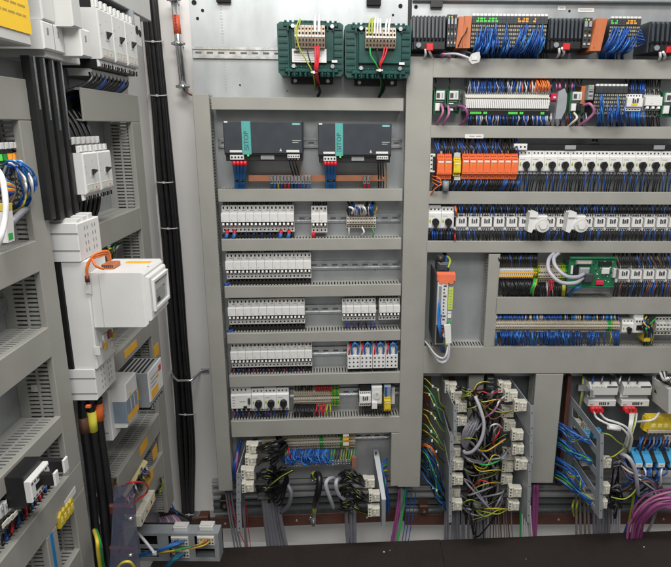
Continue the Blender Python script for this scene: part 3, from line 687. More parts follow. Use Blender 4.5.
# four relay blocks with blue loops
u0, u1, w0, w1 = PL.rect(347.3, 343.5, 398, 368.2, .0); st = (u1 - u0) / 4; h = w1 - w0
for i in range(4):
    a, b = u0 + st * i + .001, u0 + st * (i + 1) - .001; t = Thing(PL, 'relay_block', f'white relay block with blue loops and red wire, {ordl(i,4)} of four', 'relay block', ((a + b) / 2, PD, w0), 'relay blocks with blue loops')
    mb = MB(); mb.prism_x([(PD - .01, w0), (.0, w0), (.0, w0 + h * .52), (.018, w0 + h * .56), (.018, w0 + h * .78), (.04, w0 + h * .82), (.04, w1), (PD - .01, w1)][::-1], a, b, white)
    for c in range(3):
        x = a + (b - a) * (c + .5) / 3
        for z in (.1, .26, .42): mb.box(x - .0028, x + .0028, -.0008, 0, w0 + h * (z - .03), w0 + h * (z + .03), print_d)
        mb.box(x - .003, x + .003, .012, .018, w0 + h * .58, w0 + h * .74, offw)
        mb.box(x - .0025, x + .0025, .0392, .04, w0 + h * .86, w0 + h * .93, hole)
    t.part('body', mb)
    px = 347.3 + 12.7 * i
    wire(PL, [(px + 5, 356, .01), (px + 4.5, 348, -.005), (px + 7.5, 343.2, -.01), (px + 10.5, 347, -.005), (px + 10.5, 356, .01)], .0036, w_lblue, 'wire', f'blue loop of wire on the {ordl(i,4)} relay block', 'wire')
    wire(PL, [(px + 1.4, 357, .01), (px + 2, 350, .0), (px + 3, 344, .02), (px + 2, 338, .06)], .003, w_red, 'wire', f'red wire down the {ordl(i,4)} relay block', 'wire')
    for k in range(5): fine(PL, [(px + 2 + k * 2.2, 368, .01), (px + 2.4 + k * 2.2, 371, .02), (px + 2 + k * 2.2 + jit(1), 376, .06)], .003, w_black)
    for k in range(4): fine(PL, [(px + 4 + k * 2.2, 349, .03), (px + 4.4 + k * 2.2, 343, .025), (px + 4 + k * 2.2 + jit(1), 336, .06)], .0026, random.choice([w_blue, w_black, w_blue]))
# residual current device
f = .008; u0, u1, w0, w1 = PL.rect(231, 388.8, 251.3, 413.2, f); h = w1 - w0; W = lambda k: w0 + h * k; U = lambda k: u0 + (u1 - u0) * k
t = Thing(PL, 'residual_current_device', 'wide white residual current device left of the three starters', 'residual current device', ((u0 + u1) / 2, PD, w0))
mb = MB(); mb.prism_x([(PD - .01, W(0)), (f + .018, W(0)), (f + .012, W(.16)), (f, W(.2)), (f, W(.72)), (f + .014, W(.78)), (f + .014, W(1)), (PD - .01, W(1))][::-1], u0, u1, white)
for k in range(4): mb.box(U(.08 + k * .2), U(.15 + k * .2), f + .0134, f + .0142, W(.86), W(.93), hole); mb.box(U(.06 + k * .23), U(.2 + k * .23), f + .013, f + .0165, W(.03), W(.12), hole)
for k in range(4): mb.box(U(.07), U(.2), f - .0004, f, W(.3 + k * .11), W(.33 + k * .11), print_g)
mb.box(U(.42), U(.7), f - .0004, f, W(.46), W(.49), print_g); t.part('body', mb)
mb = MB(); mb.box(U(.84), U(.96), f - .008, f + .002, W(.4), W(.62), dgrey, .001); t.part('toggle', mb)
mb = MB(); mb.box(U(.6), U(.78), f - .003, f + .001, W(.2), W(.3), black, .001); t.part('test_button', mb)
mpcb_row(PL, 251.6, 289, 389, 411.8, 3, 'the three beside the residual current device', 'motor starters of the middle panel')
mb = MB(); a, b, c, d = PL.rect(264, 386.6, 276, 389.2, .02); mb.box(a, b, .02, .06, c, d, white, .001); single(PL, 'auxiliary_block', mb, 'small white block on top of the middle starter', 'auxiliary block')
for k in range(18): x = 234 + k * 3.1; fine(PL, [(x, 411, .03), (x + jit(1), 415, .025), (x + jit(2), 421, .06)], .0026, random.choice([w_black, w_black, w_purple, w_blue]))
# beige terminals
def beigecol(i, n=22): return w_yg if i in (18, 19, 20) else (w_green if i == 21 else beige)
terminals(PL, 293.5, 339.5, 388.5, 407.5, 26, 'beige terminal strip with red and black wires right of the three starters', lambda i: (w_green if i in (22, 24) else w_yg if i > 20 else beige), tiers=3, strip=cream)
for k in range(9): x = 316 + k * 1.9; fine(PL, [(x, 391, .045), (x + jit(.6), 387, .03), (x + jit(1), 381, .06)], .003, w_red)
for k in range(8): x = 296 + k * 2.3; fine(PL, [(x, 391, .045), (x + jit(.6), 387, .03), (x + jit(1), 381, .06)], .0024, w_black)
for k in range(6): x = 317 + k * 2.6; wire(PL, [(x, 404, .04), (x - .5 + (k % 2), 409, .018), (x - 2 + k % 3, 413, .02), (x + jit(1), 421, .06)], .0026, w_red if k < 4 else w_yg, 'wire', ('red' if k < 4 else 'yellow-green') + ' wire below the beige strip right of the three starters', 'wire', ('red' if k < 4 else 'yellow-green') + ' wires below beige strip')
for k in range(16): x = 295 + k * 1.4; fine(PL, [(x, 404, .042), (x + jit(1), 409, .02), (x + jit(2.5), 414, .015), (x + jit(1), 421, .06)], .0028, w_black)
# black/white contactor, white relay, yellow relay
u0, u1, w0, w1 = PL.rect(359.3, 392.5, 371, 407, .0); t = contactor(PL, u0, u1, w0, w1, 'small contactor with black top at the right end of the starter rail', None, f=.0, gap=.02)
mb = MB(); mb.box(u0 + .002, u1 - .002, .01, .06, w1 + .0003, w1 + .027, black, .002); mb2 = t.part('upper_block', mb)
f = -.004; u0, u1, w0, w1 = PL.rect(371.7, 386.8, 382, 404, f); t = Thing(PL, 'rotary_timer', 'white dial relay beside the small black-topped contactor', 'timer relay', ((u0 + u1) / 2, PD, w0)); h = w1 - w0
mb = MB(); mb.box(u0, u1, f, PD - .01, w0, w1, white, .002); mb.box(u0, u0 + .02, f - .012, f, w0 - .014, w0 + .012, white, .001); t.part('body', mb)
mb = MB(); c = ((u0 + u1) / 2, w0 + h * .5); mb.cyl((c[0], f, c[1]), (c[0], f - .004, c[1]), .014, offw, 16); mb.box(c[0] - .001, c[0] + .001, f - .0046, f - .0039, c[1], c[1] + .012, print_d); t.part('dial', mb)
u0, u1, w0, w1 = PL.rect(384.2, 398.3, 391, 412.5, -.02); t = slim_relay(PL, u0, u1, w0, w1, 'yellow relay module at the right end of the starter rail', None, yellow, f=-.02, peg=False)
mb = MB(); a, b, c, d = PL.rect(384.2, 386, 391, 398.1, -.005); mb.box(a, b, -.005, .06, c, d, bluegrey, .002); mb.box(a + .003, a + .010, -.008, -.004, c + .006, d - .004, w_blue); t.part('upper_housing', mb)
mb = MB(); a, b, c, d = PL.rect(391.4, 388, 395, 404, .03); mb.box(a, b, .03, .07, c, d, offw, .001); single(PL, 'end_stop', mb, 'light grey end stop right of the yellow relay module', 'end stop')
for k in range(14): x = 360 + k * 2.3; fine(PL, [(x, 406, .03), (x + jit(.5), 411, .02), (x + jit(1), 418, .06)], .0024, w_black)
for k in range(8): x = 360 + k * 3.6; fine(PL, [(x, 389, .03), (x + jit(.5), 385, .02), (x + jit(1), 379, .06)], .0024, random.choice([w_black, w_black, w_blue]))
# bottom terminals
terminals(PL, 262, 355.5, 434.5, 450, 54, 'long beige terminal strip in the bottom row of the middle panel', lambda i: (w_green if i in (33, 34, 45) else w_yg if i in (46, 35) else (amber if i in (48, 50) else beige)), tiers=3, strip=cream)
mb = MB(); a, b, c, d = PL.rect(343, 435, 349, 447, -.002); 
for r in range(3): mb.box(a, b, .0, .03, d - (d - c) * (r / 3), d - (d - c) * ((r + .75) / 3), [cream, amber, cream][r], .001)
for r in range(2):
    for k in range(3): mb.box(a + .003 + k * .007, a + .006 + k * .007, -.0008, 0, d - (d - c) * (.1 + r * .33), d - (d - c) * (.2 + r * .33), [w_green, red, w_black][k])
single(PL, 'fuse_terminal', mb, 'cream and amber fuse terminal in the bottom terminal strip', 'fuse terminal')
for k in range(17):
    x = 288 + k * 2.6; wire(PL, [(x, 449, .03), (x - 3 + jit(2), 456 + jit(1.5), -.005 + jit(.01)), (x - 1 + jit(2), 462 + jit(2), -.01 + jit(.01)), (x + 3 + jit(2), 463 + jit(2), .0), (x + 3.5 + jit(.5), 456, .035)], .0027, w_lblue if k % 3 == 0 else w_blue, 'wire', 'blue wire looping below the long bottom terminal strip', 'wire', 'blue loops below the bottom strip')
for k in range(24): x = 284 + k * 2.0; fine(PL, [(x, 449, .03), (x - 3 + jit(3), 455 + jit(3), .005), (x + jit(3), 461 + jit(2), .0), (x + 3 + jit(2), 458 + jit(3), .035)], .0024, random.choice([w_blue, w_blue, w_lblue]))
for k in range(26): x = 264 + k * 3.4; fine(PL, [(x, 436, .045), (x + jit(.5), 432, .03), (x, 427, .06)], .0028, w_blue if 8 < k < 22 else w_black)
for k in range(12): x = 327 + k * 2.5; fine(PL, [(x, 449, .04), (x - 1, 456, .02), (x - 3, 465, .02)], .002, random.choice([w_yg, w_yg, w_black, w_green]))
# earth bar
u0, u1, w0, w1 = PL.rect(284, 462.3, 352, 466, -.0); t = Thing(PL, 'earth_bar', 'row of steel screws on an earth bar in the bottom middle bay', 'earth bar', ((u0 + u1) / 2, 0, w0))
mb = MB(); mb.box(u0, u1, .004, .012, w0, w1, zinc)
for k in range(int((u1 - u0) / .0105)): x = u0 + .006 + k * .0105; mb.cyl((x, .0, w0 + .006), (x, -.006, w0 + .006), .0042, zinc, 7); mb.cyl((x, .004, w1), (x, .004, w1 + .006), .003, zinc, 6)
t.part('bar', mb); mb = MB(); a, b, c, d = PL.rect(352, 458, 356, 468, 0); mb.box(a, b, .0, .02, c, d, mat('rust_end_block', (.30, .12, .08), .6)); t.part('end_block', mb)
mb = MB(); mb.box(u0 + .01, u0 + .02, .012, PD, w0, w1, zinc); mb.box(u1 - .02, u1 - .01, .012, PD, w0, w1, zinc); t.part('bracket', mb)
# ================================================================== RIGHT PANEL
t = Thing(PR, 'mounting_plate', 'galvanised mounting plate behind all rows of the right panel', 'mounting plate', PR.p(540, 400, PD))
u0, u1 = PR.u(411.5, 30, PD), PR.u(720, 60, PD); w1 = PR.w(540, -14, PD); w0 = PR.w(540, 376, PD); w2 = PR.w(620, 470, PD); uv = PR.u(563, 400, PD)
m = MB(); m.box(u0, u1, PD, PD + .003, w0, w1, plate); m.box(u0, u0 + .002, PD + .003, PD + .03, w0, w1, plate)
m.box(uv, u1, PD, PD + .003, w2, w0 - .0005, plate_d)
for (a, b, r) in ((411.5 + 4.5, 7, .006), (569.5, 11, .004), (700, 10, .004)): hole_disc(m, PR, a, b, r)
t.part('sheet', m)
for (a, b, c, d) in ((558, 6, 565.5, 10), (578, 8, 594, 12)):
    m = MB(); x0, x1, z0, z1 = PR.rect(a, b, c, d, PD - .001); m.box(x0, x1, PD - .0012, PD - .0004, z0, z1, white)
    m.box(x0 + .005, x1 - .005, PD - .0016, PD - .0011, (z0 + z1) / 2 - .0012, (z0 + z1) / 2 + .0012, print_g); t.part('sticker', m)
m = MB(); x0, x1, z0, z1 = PR.rect(431, -8, 443, 7, PD - .02); m.box(x0, x1, PD - .02, PD - .001, z0, z1, black); t.part('hanger', m)
u0, u1, w0, w1 = PR.rect(413, -3, 720, 2, PD - .02); m = MB(); m.box(u0, u1, PD - .02, PD - .001, w0, w1, alu, .003); single(PR, 'frame_rail', m, 'grey steel frame rail along the top edge of the right panel', 'frame rail')
u0 = PR.u(405.5, 30, PD + .02); u1 = PR.u(412, 30, PD + .02); m = MB(); m.box(u0, u1, PD + .025, PD + .06, PR.w(410, 300, PD), PR.w(410, -10, PD), black); single(PR, 'frame_post', m, 'dark frame post in the gap between the two mounting plates', 'frame post')

vduct(PR, (56.5, 405, 433), (487, 399.2, 420.5), 'tall vertical grey cable duct between the middle and right panels')
RD = [((433, 57.8, 77.2), (700, 60.3, 80), 'wide grey cable duct below the finned controllers'),
      ((430, 126, 138.7), (700, 126.5, 138.5), 'grey cable duct with a white label above the orange relay modules'),
      ((428, 192.5, 205), (700, 191.5, 204), 'grey cable duct below the orange relay modules'),
      ((426, 242, 254), (700, 240.8, 252), 'grey cable duct below the long contactor row'),
      ((495.5, 298.5, 315), (700, 297, 313.5), 'grey cable duct directly below the green circuit board'),
      ((423.5, 347.8, 373.5), (700, 346, 373.4), 'widest grey cable duct, lowest on the right panel')]
for l, r, lb in RD: hduct(PR, l, r, lb)
vduct(PR, (254.2, 489.5, 500.5), (347, 483, 494.5), 'short vertical grey cable duct beside the bay of the servo drive')
vduct(PR, (374.2, 530, 563), (483, 533, 553.5), 'wide vertical grey cable duct between the two lower connector bays')
for (a, b, c, d, lb) in ((431, 93, 98, 700, 'behind the small green circuit boards'), (430, 158, 167, 700, 'behind the orange relay modules'), (428, 216, 225, 700, 'behind the long contactor row'), (497, 268, 277, 700, 'behind the green circuit board'), (495, 321, 330, 700, 'behind the blue wired terminal strip')):
    rail(PR, a, d, b, c + (3 if b == 93 else 0), 'steel mounting rail ' + lb)
m = MB(); x0, x1, z0, z1 = PR.rect(465, 134.2, 483.5, 138.3, -.0006); m.box(x0, x1, -.0008, -.0002, z0, z1, white)
for k in range(2): m.box(x0 + .015 + k * .022, x0 + .032 + k * .022, -.0012, -.0007, (z0 + z1) / 2 - .0015, (z0 + z1) / 2 + .0015, print_g)
single(PR, 'paper_label', m, 'white paper label on the duct above the orange relay modules', 'label')

# ---- top band
finned_head(PR, 412.5, 446.5, 14.5, 49.5, 'black finned controller with red plug, leftmost of the three', 9)
finned_head(PR, 550.5, 583, 17, 49, 'black finned controller with red plug between the two blue wired stations', 8)
finned_head(PR, 651.5, 690, 20.5, 52, 'black finned controller cut by the right edge of the photo', 8)
def grey_mod(px0, px1, py0, py1, label, f=-.02, m0=dgrey):
    u0, u1, w0, w1 = PR.rect(px0, py0, px1, py1, f); h = w1 - w0
    t = Thing(PR, 'interface_module', label, 'interface module', ((u0 + u1) / 2, PD, w0)); mb = MB(); n = max(1, int((px1 - px0) / 3.3)); st = (u1 - u0) / n
    for i in range(n):
        a = u0 + st * i + .0005; b = a + st - .001
        mb.box(a, b, f + .003 * (i % 2), PD - .01, w0, w1, m0, .001); mb.box(a + .002, b - .002, f - .001, f + .0035, w1 - h * .3, w1 - h * .12, alu); 
        for k in range(4): mb.box(a + .003, b - .003, f - .0006, f + .0035, w0 + h * (.1 + k * .14), w0 + h * (.16 + k * .14), hole if k % 2 else beige)
    t.part('body', mb); k = MB(); k.box(u0 + .004, u0 + .008, f - .0015, f, w1 - h * .1, w1 - h * .05, led_g); k.box(u0 + .012, u0 + .016, f - .0015, f, w1 - h * .1, w1 - h * .05, led_o); t.part('indicator', k); return t
grey_mod(447, 457, 14.5, 47, 'dark slim module right of the leftmost controller')
grey_mod(583.2, 592, 17.5, 48, 'dark slim module right of the middle controller')
def orange_mod(px0, px1, py0, py1, label, f=-.03, lean=0):
    u0, u1, w0, w1 = PR.rect(px0, py0, px1, py1, f); h = w1 - w0
    t = Thing(PR, 'orange_module', label, 'orange module', ((u0 + u1) / 2, PD, w0)); mb = MB()
    mb.prism_y([(u0, w0), (u1, w0), (u1 + lean, w1), (u0 + lean, w1)], f, PD - .01, orange2); mb.box(u0 + (u1 - u0) * .3, u0 + (u1 - u0) * .45, f - .002, f, w0 + h * .1, w1 - h * .1, orange2); t.part('housing', mb)
orange_mod(456.5, 462.5, 16.5, 48, 'dull orange slim module, left of the pair beside the first station', lean=.006)
orange_mod(463, 470.5, 16, 48, 'dull orange slim module, right of the pair beside the first station', lean=.002)
orange_mod(591, 602, 18.5, 51, 'dull orange leaning module right of the middle controller', lean=.014)
def ledc(i):
    return led_g if i in (1, 2, 3, 4, 5, 6) else (led_o if i in (12, 13, 14, 16) else dgrey)
io_modules(PR, 471.5, 547, 16, 48, 20, 'long input output station with many blue wires at the top', ledc)
io_modules(PR, 609.5, 640, 18.5, 47, 8, 'short input output station with blue wires at the top right', lambda i: [led_g, led_g, dgrey, dgrey, led_o, led_o, led_o, dgrey][i])
def bw(n, x0, x1, y0, y1, xe0, xe1, label, grp, r=.0022, yend=57, keep=1, P=PR, fan=2.0, cols=(w_blue, w_blue, w_lblue)):
    for k in range(n):
        x = random.uniform(x0, x1); y = random.uniform(y0, y1); e = xe0 + (xe1 - xe0) * (x - x0) / (x1 - x0) + jit(fan); c = random.choice(cols)
        pts = [(x, y, -.004), (x + jit(.7), y + 3, -.03 - random.random() * .03), ((x + e) / 2 + jit(1), (y + yend) / 2 + 3, -.025 - random.random() * .03), (e, yend - 3, .01), (e, yend + 4, .05)]
        if k < keep: wire(P, pts, r, c, 'wire', label, 'wire', grp, n=6)
        else: fine(P, pts, r, c)
bw(34, 476, 498, 24, 44, 470, 494, 'blue wire fanning from the left half of the long top station', 'blue wires of the long station, left', keep=22, fan=3)
bw(10, 505, 510, 22, 44, 500, 506, 'blue wire from the middle of the long top station', 'blue wires of the long station, middle', keep=8)
bw(30, 520, 545, 24, 42, 508, 540, 'blue wire fanning from the right half of the long top station', 'blue wires of the long station, right', keep=18, fan=3)
bw(26, 612, 637, 26, 40, 597, 624, 'blue wire from the short top station', 'blue wires of the short station', keep=18, r=.0026)
for k in range(40): x = 474 + k * 1.85 + jit(.5); fine(PR, [(x, 46, -.002), (x + jit(.5), 52, .01), (x + jit(1), 60, .05)], .0016, random.choice([w_blue, w_black, w_black]))
for k in range(4): wire(PR, [(637, 30 + k * 3, -.008), (641 + k, 31 + k * 3, -.02), (641.5 + k * .8, 37 + k * 2, -.01), (637, 38 + k * 3, .0)], .002, w_blue, 'wire', 'blue loop at the right end of the short top station', 'wire', 'blue loops right of the short station')
for (a, b, nm) in ((429.5, 50, 'leftmost'), (563, 49, 'middle'), (664, 53, 'rightmost')):
    for k in range(2): wire(PR, [(a - 3 + k * 5.5 - 1, b - 1, -.03), (a - 4 + k * 6, b + 5, -.02), (a - 8 + k * 8.5, b + 11, .05)] if k == 0 else [(a - 1, b - 1, -.036), (a + 1, b + 4, -.02), (a + 3.5 if nm == 'leftmost' else a - 4, b + 10, .05)], .0042, w_white, 'cable', f'white cable below the {nm} finned controller', 'cable', f'white cables, {nm} controller')
# free-hanging plug on its cable
m = MB(); a, b, c, d = PR.rect(468, 52, 480, 64.5, -.06); m.prism_y([(a, c + .012), (a + .012, c), (b - .004, c + .006), (b, c + .02), (b - .004, d), (b - .016, d - .002), (a + .010, d - .006), (a, d - .025)], -.068, -.05, lgrey)
m.box(a + .01, b - .01, -.0705, -.068, c + .012, d - .012, offw); single(PR, 'plug', m, 'grey plug hanging in front of the widest top duct', 'plug')
wire(PR, [(440, 57, .03), (445, 54.5, -.02), (456, 54, -.05), (466, 57, -.06), (470, 59, -.06)], .0038, w_lgrey, 'cable', 'light grey cable leading to the hanging grey plug', 'cable')
wire(PR, [(437, 57, .03), (443, 54, -.02), (449, 56, -.01), (452, 60, .04)], .0035, w_pink, 'cable', 'short pink cable left of the hanging grey plug', 'cable')
wire(PR, [(472, 54, -.05), (465, 52, -.04), (458, 54, -.01), (455, 59, .04)], .003, w_black, 'cable', 'black cable behind the hanging grey plug', 'cable')
wire(PR, [(468, 25, -.015), (466, 32, -.045), (462, 38, -.05), (458, 47, -.03)], .002, w_black, 'wire', 'black wire crossing the pair of dull orange modules', 'wire')

# ---- row with green boards
def small_pcb(px0, px1, py0, py1, label):
    f = .02; u0, u1, w0, w1 = PR.rect(px0, py0, px1, py1, f); h = w1 - w0; W = lambda k: w0 + h * k; U = lambda k: u0 + (u1 - u0) * k
    t = Thing(PR, 'circuit_board', label, 'circuit board', ((u0 + u1) / 2, PD, w0)); m = MB()
    m.box(u0, u1, f, f + .003, w0, w1, pcb); m.box(U(0), U(.08), f - .006, PD - .01, w0, w1, pcb); m.box(U(.92), U(1), f - .006, PD - .01, w0, w1, pcb); t.part('board', m)
    m = MB(); m.box(U(.15), U(.85), f - .015, f, W(.58), W(.95), offw, .002); m.box(U(.2), U(.45), f - .0158, f - .015, W(.66), W(.86), print_d); m.box(U(.6), U(.7), f - .0158, f - .015, W(.66), W(.86), print_g); t.part('socket', m)
    m = MB(); m.box(U(.12), U(.5), f - .012, f, W(.12), W(.45), white, .002); m.box(U(.55), U(.86), f - .014, f, W(.1), W(.4), black, .002); m.box(U(.15), U(.8), f - .004, f, W(.5), W(.54), zinc); t.part('component', m)
small_pcb(433.5, 445.8, 90, 114, 'small green circuit board, left of the pair at the duct')
small_pcb(446.8, 459.5, 90, 114, 'small green circuit board, right of the pair at the duct')
small_pcb(569, 582, 91, 114, 'small green circuit board beside the grey hanging bracket')
small_pcb(661, 676, 92, 117, 'green circuit board cut by the right edge of the photo')
for (pts, r, c, lb) in (([(441, 104, .0), (443, 111, -.03), (440, 119, -.02), (435, 127, .03)], .0042, w_pink, 'pink cable from the left small green board'),
                        ([(448, 106, .0), (449, 113, -.03), (446, 120, -.02), (441, 128, .03)], .0042, w_pink, 'pink cable from the right small green board'),
                        ([(458, 106, .0), (465, 108, -.035), (467, 117, -.03), (459, 127, .03)], .0046, w_purple, 'purple cable curving left of the white relay row'),
                        ([(583, 106, .0), (590, 104, -.04), (594, 112, -.04), (587, 120, -.02), (577, 127, .03)], .0045, w_pink, 'pink cable arching beside the beige station'),
                        ([(574, 113, .0), (577, 118, -.03), (571, 124, -.01), (566, 129, .04)], .0038, cream, 'cream cable below the third small green board')):
    wire(PR, pts, r, c, 'cable', lb, 'cable')
for x in (435, 449): wire(PR, [(x + 1, 92, .02), (x, 86, .0), (x + 1, 82, .02), (x - .5, 76, .06)], .0022, w_black, 'wire', 'black wire above a small green board at the duct', 'wire', 'black wires above small boards')
m = MB(); a, b, c, d = PR.rect(444, 104, 462, 108, .004); m.box(a, b, .004, .02, c, d, dgrey, .002); single(PR, 'cable_clamp', m, 'dark clamp across the two small green boards', 'clamp')
# white relay row
f = .0; t = terminals(PR, 465.5, 550, 91.5, 111, 44, 'long row of slim white relays above green indicators', lambda i: offw, f=-.01)
u0, u1, w0, w1 = PR.rect(466, 95.5, 549, 98, -.012); m = MB(); m.box(u0, u1, -.014, -.010, w0, w1, cream); t.part('marker_strip', m); u0, u1, w0, w1 = PR.rect(466, 99.5, 549, 108.5, -.014); m = MB()
for k in range(44): x = u0 + (u1 - u0) * k / 44; m.box(x + .0006, x + (u1 - u0) / 44 - .0006, -.016, -.0115, w0, w1, white, .0008)
t.part('relay_covers', m)
u0, u1, w0, w1 = PR.rect(466, 110.8, 550, 115.6, .0); m = MB(); m.box(u0, u1, .0, .07, w0, w1, black); single(PR, 'indicator_strip', m, 'black base with green lights under the long white relay row', 'relay base')
o = [x for x in COL.objects if x.name.startswith('indicator_strip')][0]; org = PR.I @ o.matrix_world.translation
for k in range(44):
    x = u0 + (u1 - u0) * (k + .5) / 44
    if k in (2, 3, 4, 5, 6, 7, 9, 10, 22, 23, 24, 25, 26, 28, 29, 39, 40): MB().box(x - .0026, x + .0026, -.0012, .0, w0 + (w1 - w0) * .3, w0 + (w1 - w0) * .75, led_g).build('indicator', o, org)
for k in range(75): x = 466 + k * 1.13 + jit(.5); c = random.choice([w_blue, w_blue, w_black, w_blue, w_blue, w_lgrey]) if k < 45 else random.choice([w_white, w_orange, w_yel, w_black, w_brown, w_lgrey, w_blue]); fine(PR, [(x, 92.5, .0), (x + jit(.6), 88, -.005), (x + jit(1.5), 83, .01), (x + jit(1.5), 76, .05)], .0016, c)
for k in range(8): x = 538 + k * 1.6; wire(PR, [(x, 92, .0), (x + 1, 87, -.015), (x - 1 + jit(1), 82, .0), (x - 3, 76, .05)], .0018, w_orange, 'wire', 'orange wire at the right end of the white relay row', 'wire', 'orange wires above the white relay row')
for k in range(60): x = 467 + k * 1.42 + jit(.4); fine(PR, [(x, 114, .01), (x + jit(1), 119, -.005), (x + jit(1.6), 124, .01), (x, 130, .05)], .0022, random.choice([w_blue, w_black, w_black, w_blue, w_lgrey]))
# grey hanging bracket, red clip, orange slim, dark relay, station
m = MB(); a, b, c, d = PR.rect(556.5, 88.5, 566.5, 119, -.02); m.prism_y([(a, c), (a + .02, c), (b, c + .03), (b, d - .02), (b - .01, d), (a + .004, d - .01)], -.02, -.006, alu); single(PR, 'grey_bracket', m, 'upright grey metal bracket right of the white relay row', 'bracket')
m = MB(); a, b, c, d = PR.rect(551, 94, 557, 101, .0); m.box(a, b, -.004, .03, c, d, mat('crimson_plastic', (.5, .01, .06), .4), .003); m.box(a + .006, b - .006, -.006, -.003, c + .008, d - .008, offw); single(PR, 'end_clip', m, 'small crimson clip at the right end of the white relay row', 'clip')
orange_mod(581, 586.5, 86, 104, 'small dull orange module left of the beige station', f=.01)
grey_mod(588, 594, 85, 100, 'dark module at the left end of the beige station', m0=mgrey)
io_modules(PR, 594.5, 626.5, 86, 115, 8, 'beige and dark station with blue wires beside the yellow-labelled contactor', lambda i: dgrey, f=.0)
bw(22, 597, 625, 94, 112, 596, 628, 'blue wire from the station beside the yellow-labelled contactor', 'blue wires of the second row station', keep=14, yend=126)
u0, u1, w0, w1 = PR.rect(626.8, 94, 643, 111, .0); contactor(PR, u0, u1, w0, w1, 'white contactor with a yellow label in the second row', None, f=.0, gap=.02, lab=yellow)
u0, u1, w0, w1 = PR.rect(644, 89, 661, 117, .012); mcb(PR, u0, u1, w0, w1, 'white three-pole breaker beside the yellow-labelled contactor', None, 3, .004)
for k in range(16): x = 627 + k * 2.2; fine(PR, [(x, 94, .02), (x + jit(.8), 88, .01), (x + jit(2), 78, .06)], .0024, random.choice([w_blue, w_blue, w_black]) if k < 9 else w_black)
for k in range(14): x = 627 + k * 2.4; fine(PR, [(x, 111, .02), (x + jit(.8), 118, .0), (x + jit(2), 128, .06)], .0026, random.choice([w_blue, w_lblue, w_blue]) if k < 8 else w_black)
for k in range(14): x = 552 + k * 2.6; fine(PR, [(x, 113, .03), (x + jit(2.5), 119, .0), (x + jit(2), 128, .06)], .0024, random.choice([w_blue, w_black, w_lgrey, w_brown, w_black]))
for k in range(10): x = 552 + k * 3.2; fine(PR, [(x, 92, .03), (x + jit(1.5), 86, .01), (x + jit(2), 78, .06)], .0022, random.choice([w_blue, w_pink, w_black, w_white]))

# ---- orange relays and starters
GO = 'orange relay modules'
m = MB(); a, b, c, d = PR.rect(428.8, 154, 435.2, 172.5, .0); m.box(a, b, .0, .07, c, d, offw, .002); m.box(b - .008, b + .0005, -.002, .0, c + .008, d - .008, black)
for k in range(4): m.box(a + .006, a + .012, -.0008, 0, c + .01 + k * .014, c + .015 + k * .014, print_d)
single(PR, 'relay_module', m, 'narrow white module squeezed between the duct and the orange modules', 'relay module')
slim_row(PR, 437.2, 452, 153.8, 179.5, 2, 'the separate pair at the left', GO)
u0, u1, w0, w1 = PR.rect(453.8, 157.5, 461, 176.5, -.012); slim_relay(PR, u0, u1, w0, w1, 'yellow relay module between the orange modules', None, yellow, f=-.012, peg=False)
m = MB(); a, b, c, d = PR.rect(454.2, 152.5, 460.5, 157.2, .0); m.box(a, b, .0, .07, c, d, lgrey, .001); a, b, c, d = PR.rect(454.2, 176.8, 460.5, 180.5, .0); m.box(a, b, .0, .07, c, d, lgrey, .001); single(PR, 'relay_socket', m, 'light grey socket holding the yellow relay module', 'relay socket')
slim_row(PR, 462.3, 518.2, 153.2, 179.3, 8, 'the row of eight', GO)
mpcb_row(PR, 518.6, 518.6 + 12.92 * 13, 151, 174.6, 13, 'the long row of thirteen', 'motor starters of the long row')
u0, u1, w0, w1 = PR.rect(514, 143.8, 527.5, 150.4, .0); m = MB(); m.box(u0, u1, .0, .06, w0, w1, white, .002)
for k in range(3): m.box(u0 + .006 + k * .014, u0 + .011 + k * .014, -.0008, 0, w0 + .008, w0 + .014, hole)
single(PR, 'infeed_block', m, 'white infeed block on top of the first starter of the long row', 'infeed block')
u0, u1, w0, w1 = PR.rect(527.6, 145, 690, 150.3, .01); m = MB(); m.box(u0, u1, .01, .045, w0, w1, black, .002)
o = single(PR, 'comb_busbar', m, 'long black busbar above the long starter row', 'busbar'); org = PR.I @ o.matrix_world.translation
for a in (565, 654): m = MB(); x0, x1, z0, z1 = PR.rect(a, 145.3, a + 11, 149.6, .008); m.box(x0, x1, .007, .0098, z0, z1, alu, .0008); m.build('end_cap', o, org)
for k in range(48):
    x = 437 + k * 1.75 + jit(.6); fine(PR, [(x, 155, .01), (x + jit(1), 150, -.002), (x + jit(2) - 1.5, 144, .01), (x - 2, 137, .05)], .0024, random.choice([w_blue, w_black, w_blue, w_black, w_black]))
for k in range(52):
    x = 436 + k * 1.65 + jit(.6); s = -3 - random.random() * 4; fine(PR, [(x, 178, .01), (x + jit(1), 183, -.004), (x + s * .6, 188, .005), (x + s, 196, .05)], .0026, random.choice([w_blue, w_black, w_black, w_black]))
for i in range(13):
    for k in range(6):
        x = 519.5 + i * 12.92 + k * 2.1 + jit(.3); s = -2 - random.random() * 2.5; c = w_blue if k % 6 in (1, 4) and i % 3 != 1 else w_black
        pts = [(x, 174, .012), (x - .3, 178, .0), (x + s * .6, 186, .005), (x + s, 196, .05)]
        if k == 2: continue
        if k in (1, 4) and i < 12: wire(PR, pts, .0021, c, 'wire', ('blue' if c is w_blue else 'black') + ' wire below the long starter row', 'wire', ('blue' if c is w_blue else 'black') + ' wires below the long starter row', n=6)
        else: fine(PR, pts, .0021, c)
for k in range(5): wire(PR, [(590 + k * 2.2, 146, .02), (592 + k * 1.5, 142, .01), (596 + jit(3), 136, .05)], .002, w_black, 'wire', 'black wire above the busbar of the long starter row', 'wire', 'black wires above busbar')
